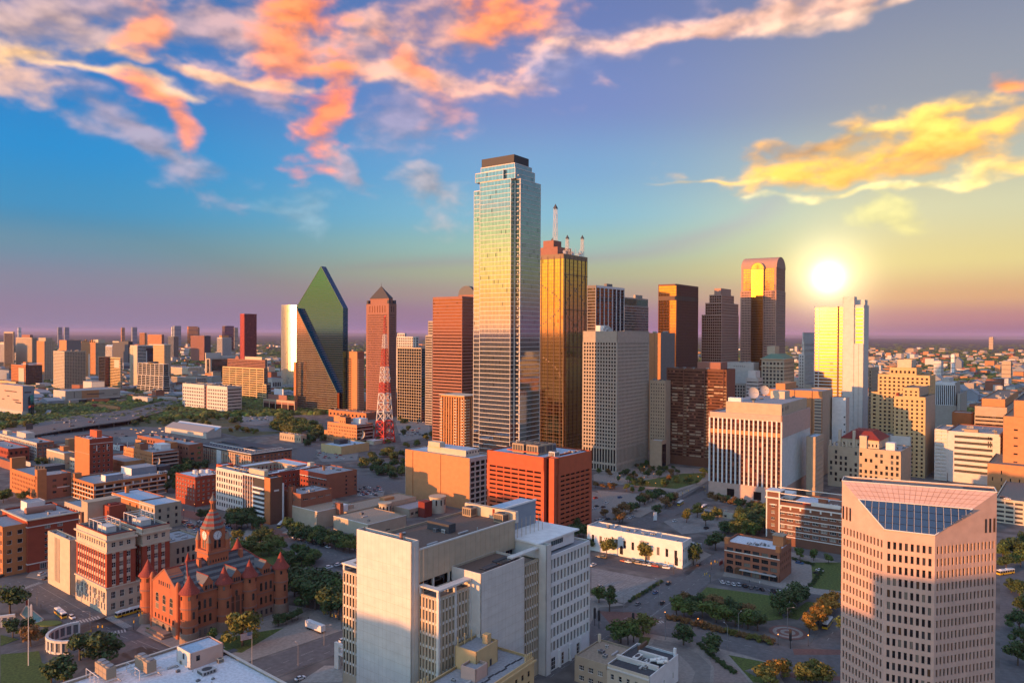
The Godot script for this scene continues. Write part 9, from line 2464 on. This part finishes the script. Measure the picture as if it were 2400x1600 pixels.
	if true:
		bld2("light_arch","brick street arch with glowing lights left of the cream office",-182.1,-534.6,.7,"street arch","brick street arches")
		for s in [-3.4,3.4]:P("pier","mid_brick").box(s-.7,s+.7,0,4.4,-.7,.7)
		for i in 10:
			var f := PI*i/10.0; var g := PI*(i+1)/10.0
			P("arch","dark_metal").tube(V3(-cos(f)*3.4,4.4+sin(f)*3.0,0),V3(-cos(g)*3.4,4.4+sin(g)*3.0,0),.18,.18,6)
			if i % 2 == 0:P("arch_bulb","lamp_glow").tube(V3(-cos(f)*3.4,4.7+sin(f)*3.0,0),V3(-cos(f)*3.4,4.9+sin(f)*3.0,0),.16,.16,6)
		var al := OmniLight3D.new()
		al.name = "arch_light"; al.light_color = Color(1,.66,.34); al.light_energy = 6.0; al.light_size = .4; al.omni_range = 60.0; al.omni_attenuation = 2.0; al.shadow_enabled = true
		b.root.add_child(al); al.position = V3(0,6.6,.4)
	if true:
		bld2("light_arch","brick street arch with glowing lights below the orange end wall",-174.1,-551.8,1.1,"street arch","brick street arches")
		for s in [-3.4,3.4]:P("pier","mid_brick").box(s-.7,s+.7,0,4.4,-.7,.7)
		for i in 10:
			var f := PI*i/10.0; var g := PI*(i+1)/10.0
			P("arch","dark_metal").tube(V3(-cos(f)*3.4,4.4+sin(f)*3.0,0),V3(-cos(g)*3.4,4.4+sin(g)*3.0,0),.18,.18,6)
			if i % 2 == 0:P("arch_bulb","lamp_glow").tube(V3(-cos(f)*3.4,4.7+sin(f)*3.0,0),V3(-cos(f)*3.4,4.9+sin(f)*3.0,0),.16,.16,6)
		var al := OmniLight3D.new()
		al.name = "arch_light"; al.light_color = Color(1,.66,.34); al.light_energy = 6.0; al.light_size = .4; al.omni_range = 60.0; al.omni_attenuation = 2.0; al.shadow_enabled = true
		b.root.add_child(al); al.position = V3(0,6.6,.4)
	if true:
		bld2("light_arch","brick street arch with glowing lights by the dark red inn",-229.8,-574.2,1.5,"street arch","brick street arches")
		for s in [-3.4,3.4]:P("pier","mid_brick").box(s-.7,s+.7,0,4.4,-.7,.7)
		for i in 10:
			var f := PI*i/10.0; var g := PI*(i+1)/10.0
			P("arch","dark_metal").tube(V3(-cos(f)*3.4,4.4+sin(f)*3.0,0),V3(-cos(g)*3.4,4.4+sin(g)*3.0,0),.18,.18,6)
			if i % 2 == 0:P("arch_bulb","lamp_glow").tube(V3(-cos(f)*3.4,4.7+sin(f)*3.0,0),V3(-cos(f)*3.4,4.9+sin(f)*3.0,0),.16,.16,6)
		var al := OmniLight3D.new()
		al.name = "arch_light"; al.light_color = Color(1,.66,.34); al.light_energy = 6.0; al.light_size = .4; al.omni_range = 60.0; al.omni_attenuation = 2.0; al.shadow_enabled = true
		b.root.add_child(al); al.position = V3(0,6.6,.4)
	bld("white_trailer","white box trailer parked right of the turreted courthouse lawn",-92.1,-350.7,-.67,"trailer")
	P("box_body","car_white").box(-6,6,1.1,3.9,-1.25,1.25)
	P("chassis","dark_metal").box(-6,6,.8,1.1,-1.0,1.0)
	for s in [[-4.2,1.1],[-4.2,-1.1],[-3.0,1.1],[-3.0,-1.1],[4.0,1.0],[4.0,-1.0]]:P("wheel","tyre").tube(V3(s[0],.5,s[1]-.14),V3(s[0],.5,s[1]+.14),.5,.5,12)
	bld("red_shop_sign","red hanging sign at the left corner of the brown brick warehouse",124.2,-440.9,.9,"sign")
	P("post","dark_metal").tube(Vector3.ZERO,V3(0,6.6,0),.12,.1,6)
	P("sign_panel","tile_red").box(-2.4,2.4,4.4,6.4,-.15,.15)
	bld("white_sign_post","tall white sign panel beside the bus street",108.0,-559.4,.3,"sign")
	P("sign_panel","white_paint").box(-1.4,1.4,1.0,7.0,-.3,.3)
	P("post","dark_metal").box(-.3,.3,0,1.0,-.2,.2)
	bld("stone_wedge","dark triangular wedge sculpture on the lower lawn",101.7,-309.5,.5,"sculpture")
	P("wedge","slate_grey").slab(PV([V2(-3,.14),V2(3.4,.14),V2(3.2,2.2)]),-3.0,2.6)
	person("person of a pair in dark coat standing right of the courthouse",-98.9,-363.7,.0,"dark_trim")
	person("person of a pair in grey coat standing right of the courthouse",-98.1,-363.2,.9,"metal_grey")
	person("walker in red top at the court complex corner",-104.7,-425.4,1.8,"tile_red")
	person("walker in dark clothes before the brown brick warehouse",134.9,-421.4,2.7,"dark_trim")
	person("walker in white shirt before the brown brick warehouse",140.2,-420.0,3.6,"white_trim")
	person("walker in white by the small parking lot",161.4,-419.6,4.5,"white_trim")
	person("walker beside the left avenue kerb",-238.7,-378.5,5.4,"dark_trim")

func build_shade_hotel() -> void:
	if true:
		bld("unseen_shade_hotel","unseen mirror glass hotel stepped to cast shade on the court complex and pink tower",-490,46,.0,"hotel")
		var g := fs("metal_grey","curtain",4,4,1,.9,{"glass": "mirror_silver","tint": Color(.8,.8,.8),"top":.8})
		for q in [[0,50,75],[50,72,69],[72,205,50],[205,236,82],[236,290,97]]:tier(q[0],q[1],-26,0,0,q[2],g)  # unseen building; block widths and heights shaped to cast the shadow edges

func build_far_city() -> void:
	if true:
		var r := RandomNumberGenerator.new()
		r.seed = 99
		var cl := Mb.new()
		for i in 110:
			var dir := V3(r.randfn(),absf(r.randfn())*.8,r.randfn()).normalized()
			var p := V3(dir.x,dir.y*.75,dir.z)*r.randf_range(.75,1.05)
			var k := r.randf_range(.6,1.4)
			cl.col = Color(k,k*r.randf_range(.9,1.1),k*.9)
			var u := dir.cross(V3(r.randfn(),r.randfn(),r.randfn())).normalized()*.34
			var v := dir.cross(u.normalized())*.3
			cl.quad(p-u,p+v,p+u,p-v)
		var mm := MultiMesh.new()
		mm.transform_format = MultiMesh.TRANSFORM_3D
		mm.use_colors = true
		mm.mesh = cl.mesh()
		mm.instance_count = 42000
		for i in 42000:
			var t := pow(r.randf(),.8)
			var dist := 1.0/lerpf(1.0/16000.0,1.0/1330.0,t)
			var az := r.randf_range(-.72,.72)
			var x := sin(az)*dist; var z := -cos(az)*dist
			var s := r.randf_range(4.5,8.0)*(1.0+dist/3200.0)
			if dist < 1900.0 and absf(az-.1) < .3 and dist < 1500.0:s *= .5
			mm.set_instance_transform(i,Transform3D(Basis(Vector3.UP,r.randf()*TAU).scaled(V3(s,minf(s,9.0)*r.randf_range(.8,1.2),s)),V3(x,-.5,z)))
			var k := r.randf_range(.6,1.5)
			mm.set_instance_color(i,Color(k*r.randf_range(.9,1.5),k,k*.8))
		var far := MultiMeshInstance3D.new()
		far.name = "far_woods"
		far.multimesh = mm
		far.material_override = M["leaf_green"]
		add_child(far)
		tag(far,"","","","stuff")
		var kinds := [["blue_grey","roof_grey"],["concrete","roof_grey"],["tan","roof_gravel"],["mid_brick","roof_brown"],["white_stone","roof_grey"],["orange_tan","roof_gravel"],["pale_concrete","roof_grey"]]
		var where := ["low far building among the trees beyond the right towers","low far building among the trees beyond the left towers","low far building between the central towers"]
		var protos := []
		for k in kinds:
			for sh in [0,0,1]:
				var wb := Mb.new(); wb.box(-.5,.5,0,1,-.5,.5)
				var rb := Mb.new()
				if sh == 0:rb.box(-.51,.51,1.0,1.06,-.51,.51)
				else:
					rb.quad(V3(-.53,.98,.53),V3(-.53,1.5,0),V3(.53,1.5,0),V3(.53,.98,.53))
					rb.quad(V3(.53,.98,-.53),V3(.53,1.5,0),V3(-.53,1.5,0),V3(-.53,.98,-.53))
					wb.tri(V3(.5,1,.5),V3(.5,1.48,0),V3(.5,1,-.5)); wb.tri(V3(-.5,1,-.5),V3(-.5,1.48,0),V3(-.5,1,.5))
				var vb := Mb.new()
				for i in 5:vb.ob(V3(-.5,0,.5),Vector3.RIGHT,.1+i*.17,.2+i*.17,.35,.7,-.02,.01); vb.ob(V3(-.5,0,-.5),Vector3.BACK,.1+i*.17,.2+i*.17,.35,.7,-.02,.01)
				protos.append([k,wb.mesh(),rb.mesh(),vb.mesh()])
		var stuff := {}
		for i in 3000:
			var t := pow(r.randf(),.9)
			var dist := 1.0/lerpf(1.0/9000.0,1.0/1650.0,t)
			var q := r.randf()
			var az := r.randf_range(.36,.72) if q < .5 else r.randf_range(-.72,-.22) if q < .88 else r.randf_range(-.22,.36)
			var p: Array = protos[r.randi() % protos.size()]
			var sx := r.randf_range(8,30)*(1.0+dist/7000.0); var sz := r.randf_range(8,20)*(1.0+dist/9000.0); var sy := r.randf_range(4.0,7.0)*(1.0+dist/6000.0)+2.0
			if r.randf() < .06:sy *= 2.6
			var tr := Transform3D(Basis(Vector3.UP,.93+r.randf_range(-.15,.15)).scaled(V3(sx,sy,sz)),V3(sin(az)*dist,0,-cos(az)*dist))
			if i % 14 == 0:
				var o := thing("far_building",where[0 if az > .36 else 1 if az < -.22 else 2],"building",0,0,0,["low far buildings at the right","low far buildings at the left","low far buildings in the middle"][0 if az > .36 else 1 if az < -.22 else 2])
				o.transform = tr
				put("wall",p[1],p[0][0],o); put("roof",p[2],p[0][1],o); put("windows",p[3],"pane_dark",o)
			else:
				var key: String = p[0][0]
				if not stuff.has(key):stuff[key] = []
				stuff[key].append([tr,p])
		for key in stuff:
			for part in [1,2]:
				var m2 := MultiMesh.new()
				m2.transform_format = MultiMesh.TRANSFORM_3D
				m2.mesh = stuff[key][0][1][part]
				m2.instance_count = stuff[key].size()
				for i in stuff[key].size():m2.set_instance_transform(i,stuff[key][i][0])
				var fo := MultiMeshInstance3D.new()
				fo.name = numbered("far_suburb")
				fo.multimesh = m2
				fo.material_override = M[stuff[key][0][1][0][part-1]]
				add_child(fo)
				tag(fo,"","","","stuff")
		var hz := 0
	bld("horizon_tower","pair of gold mirror blocks shining on the left horizon",-3009,-7000,.9,"tower")
	P("wall","mirror_gold").box(-22.3,22.3,0,196.4,-21.6,0)
	for i in 4:P("floor_band","spandrel_grey").box(-22.6,22.6,196.4*(.15+i*.22),196.4*(.17+i*.22),-21.9,.3)
	P("roof","roof_grey").box(-18.0,18.0,196.4,198.4,-18.0,-2)
	bld("horizon_tower","second gold mirror block of the shining pair",-2987,-7050,.9,"tower")
	P("wall","mirror_gold").box(-24.9,24.9,0,197.0,-24.1,0)
	for i in 4:P("floor_band","spandrel_grey").box(-25.3,25.3,197.0*(.15+i*.22),197.0*(.17+i*.22),-24.5,.3)
	P("roof","roof_grey").box(-20.1,20.1,197.0,199.0,-20.1,-2)
	bld("horizon_tower","rust block right of the gold mirror pair",-2984,-7100,.9,"tower")
	P("wall","orange_tan").box(-17.6,17.6,0,189.4,-17.0,0)
	for i in 4:P("floor_band","spandrel_grey").box(-17.9,17.9,189.4*(.15+i*.22),189.4*(.17+i*.22),-17.3,.3)
	P("roof","roof_grey").box(-14.2,14.2,189.4,191.4,-14.2,-2)
	bld("horizon_tower","dark blue tower on the horizon left of the red ribbed tower",-2268,-6000,.9,"tower")
	P("wall","mirror_dark").box(-40.3,40.3,0,193.2,-39.0,0)
	for i in 4:P("floor_band","spandrel_grey").box(-40.9,40.9,193.2*(.15+i*.22),193.2*(.17+i*.22),-39.6,.3)
	P("roof","roof_grey").box(-32.5,32.5,193.2,195.2,-32.5,-2)
	bld("horizon_tower","blue grey tower on the horizon left of the gold pair",-3353,-7500,.9,"tower")
	P("wall","blue_grey").box(-34.5,34.5,0,204.1,-33.4,0)
	for i in 4:P("floor_band","spandrel_grey").box(-35.0,35.0,204.1*(.15+i*.22),204.1*(.17+i*.22),-33.9,.3)
	P("roof","roof_grey").box(-27.8,27.8,204.1,206.1,-27.8,-2)
	bld("horizon_tower","pale slim tower beside the blue grey horizon tower",-3395,-7500,.9,"tower")
	P("wall","white_stone").box(-15.9,15.9,0,195.3,-15.4,0)
	for i in 4:P("floor_band","spandrel_grey").box(-16.2,16.2,195.3*(.15+i*.22),195.3*(.17+i*.22),-15.6,.3)
	P("roof","roof_grey").box(-12.8,12.8,195.3,197.3,-12.8,-2)
	bld("horizon_tower","small dark blue tower on the far left horizon",-5439,-9000,.9,"tower")
	P("wall","blue_grey").box(-22.3,22.3,0,195.1,-21.6,0)
	for i in 4:P("floor_band","spandrel_grey").box(-22.6,22.6,195.1*(.15+i*.22),195.1*(.17+i*.22),-21.9,.3)
	P("roof","roof_grey").box(-18.0,18.0,195.1,197.1,-18.0,-2)
	bld("horizon_tower","wide dark blue tower on the far left horizon",-5357,-9000,.9,"tower")
	P("wall","blue_grey").box(-25.5,25.5,0,195.5,-24.6,0)
	for i in 4:P("floor_band","spandrel_grey").box(-25.9,25.9,195.5*(.15+i*.22),195.5*(.17+i*.22),-25.0,.3)
	P("roof","roof_grey").box(-20.5,20.5,195.5,197.5,-20.5,-2)
	bld("horizon_tower","small pink tower on the left horizon",-4420,-8500,.9,"tower")
	P("wall","orange_tan").box(-18.0,18.0,0,190.4,-17.4,0)
	for i in 4:P("floor_band","spandrel_grey").box(-18.3,18.3,190.4*(.15+i*.22),190.4*(.17+i*.22),-17.7,.3)
	P("roof","roof_grey").box(-14.5,14.5,190.4,192.4,-14.5,-2)
	bld("horizon_tower","small blue tower right of the pink horizon tower",-4289,-8500,.9,"tower")
	P("wall","blue_grey").box(-27.0,27.0,0,195.9,-26.2,0)
	for i in 4:P("floor_band","spandrel_grey").box(-27.5,27.5,195.9*(.15+i*.22),195.9*(.17+i*.22),-26.6,.3)
	P("roof","roof_grey").box(-21.8,21.8,195.9,197.9,-21.8,-2)
	bld("horizon_tower","white water tower like block on the far left horizon",-3951,-6000,.9,"tower")
	P("wall","white_paint").box(-10.6,10.6,0,171.8,-10.3,0)
	for i in 4:P("floor_band","spandrel_grey").box(-10.8,10.8,171.8*(.15+i*.22),171.8*(.17+i*.22),-10.4,.3)
	P("roof","roof_grey").box(-8.6,8.6,171.8,173.8,-8.6,-2)
	bld("horizon_tower","pale block beside the dark horizon tower",-2361,-6400,.9,"tower")
	P("wall","tan").box(-18.1,18.1,0,182.4,-17.5,0)
	for i in 4:P("floor_band","spandrel_grey").box(-18.4,18.4,182.4*(.15+i*.22),182.4*(.17+i*.22),-17.8,.3)
	P("roof","roof_grey").box(-14.6,14.6,182.4,184.4,-14.6,-2)
	bld("horizon_tower","grey slab on the horizon behind the dark red pyramid tower",-1386,-9000,.9,"tower")
	P("wall","concrete").box(-28.6,28.6,0,151.9,-27.7,0)
	for i in 4:P("floor_band","spandrel_grey").box(-29.1,29.1,151.9*(.15+i*.22),151.9*(.17+i*.22),-28.2,.3)
	P("roof","roof_grey").box(-23.1,23.1,151.9,153.9,-23.1,-2)
	bld("horizon_tower","white tower amid the right suburbs",1541,-2600,.9,"tower")
	P("wall","white_paint").box(-11.0,11.0,0,76.6,-10.7,0)
	for i in 4:P("floor_band","spandrel_grey").box(-11.2,11.2,76.6*(.15+i*.22),76.6*(.17+i*.22),-10.9,.3)
	P("roof","roof_grey").box(-8.9,8.9,76.6,78.6,-8.9,-2)
	bld("horizon_tower","pale low slab amid the right suburbs",1440,-2500,.9,"tower")
	P("wall","white_stone").box(-23.0,23.0,0,56.1,-22.2,0)
	for i in 4:P("floor_band","spandrel_grey").box(-23.3,23.3,56.1*(.15+i*.22),56.1*(.17+i*.22),-22.6,.3)
	P("roof","roof_grey").box(-18.5,18.5,56.1,58.1,-18.5,-2)
	bld("horizon_tower","white block left of the right suburb tower",1220,-2300,.9,"tower")
	P("wall","white_paint").box(-11.4,11.4,0,53.1,-11.0,0)
	for i in 4:P("floor_band","spandrel_grey").box(-11.6,11.6,53.1*(.15+i*.22),53.1*(.17+i*.22),-11.2,.3)
	P("roof","roof_grey").box(-9.2,9.2,53.1,55.1,-9.2,-2)
	bld("horizon_tower","white edged block behind the pyramid roofed tower",-363,-2400,.9,"tower")
	P("wall","white_stone").box(-6.8,6.8,0,92.6,-6.6,0)
	for i in 4:P("floor_band","spandrel_grey").box(-6.9,6.9,92.6*(.15+i*.22),92.6*(.17+i*.22),-6.7,.3)
	P("roof","roof_grey").box(-5.5,5.5,92.6,94.6,-5.5,-2)
	bld("horizon_tower","pale low block on the right horizon",5153,-8000,.9,"tower")
	P("wall","tan").box(-39.6,39.6,0,129.4,-38.3,0)
	for i in 4:P("floor_band","spandrel_grey").box(-40.2,40.2,129.4*(.15+i*.22),129.4*(.17+i*.22),-39.0,.3)
	P("roof","roof_grey").box(-31.9,31.9,129.4,131.4,-31.9,-2)
	bld("horizon_tower","pale roofs block at the right edge suburbs",1538,-2300,.9,"tower")
	P("wall","tan").box(-24.4,24.4,0,63.8,-23.6,0)
	for i in 4:P("floor_band","spandrel_grey").box(-24.8,24.8,63.8*(.15+i*.22),63.8*(.17+i*.22),-24.0,.3)
	P("roof","roof_grey").box(-19.7,19.7,63.8,65.8,-19.7,-2)
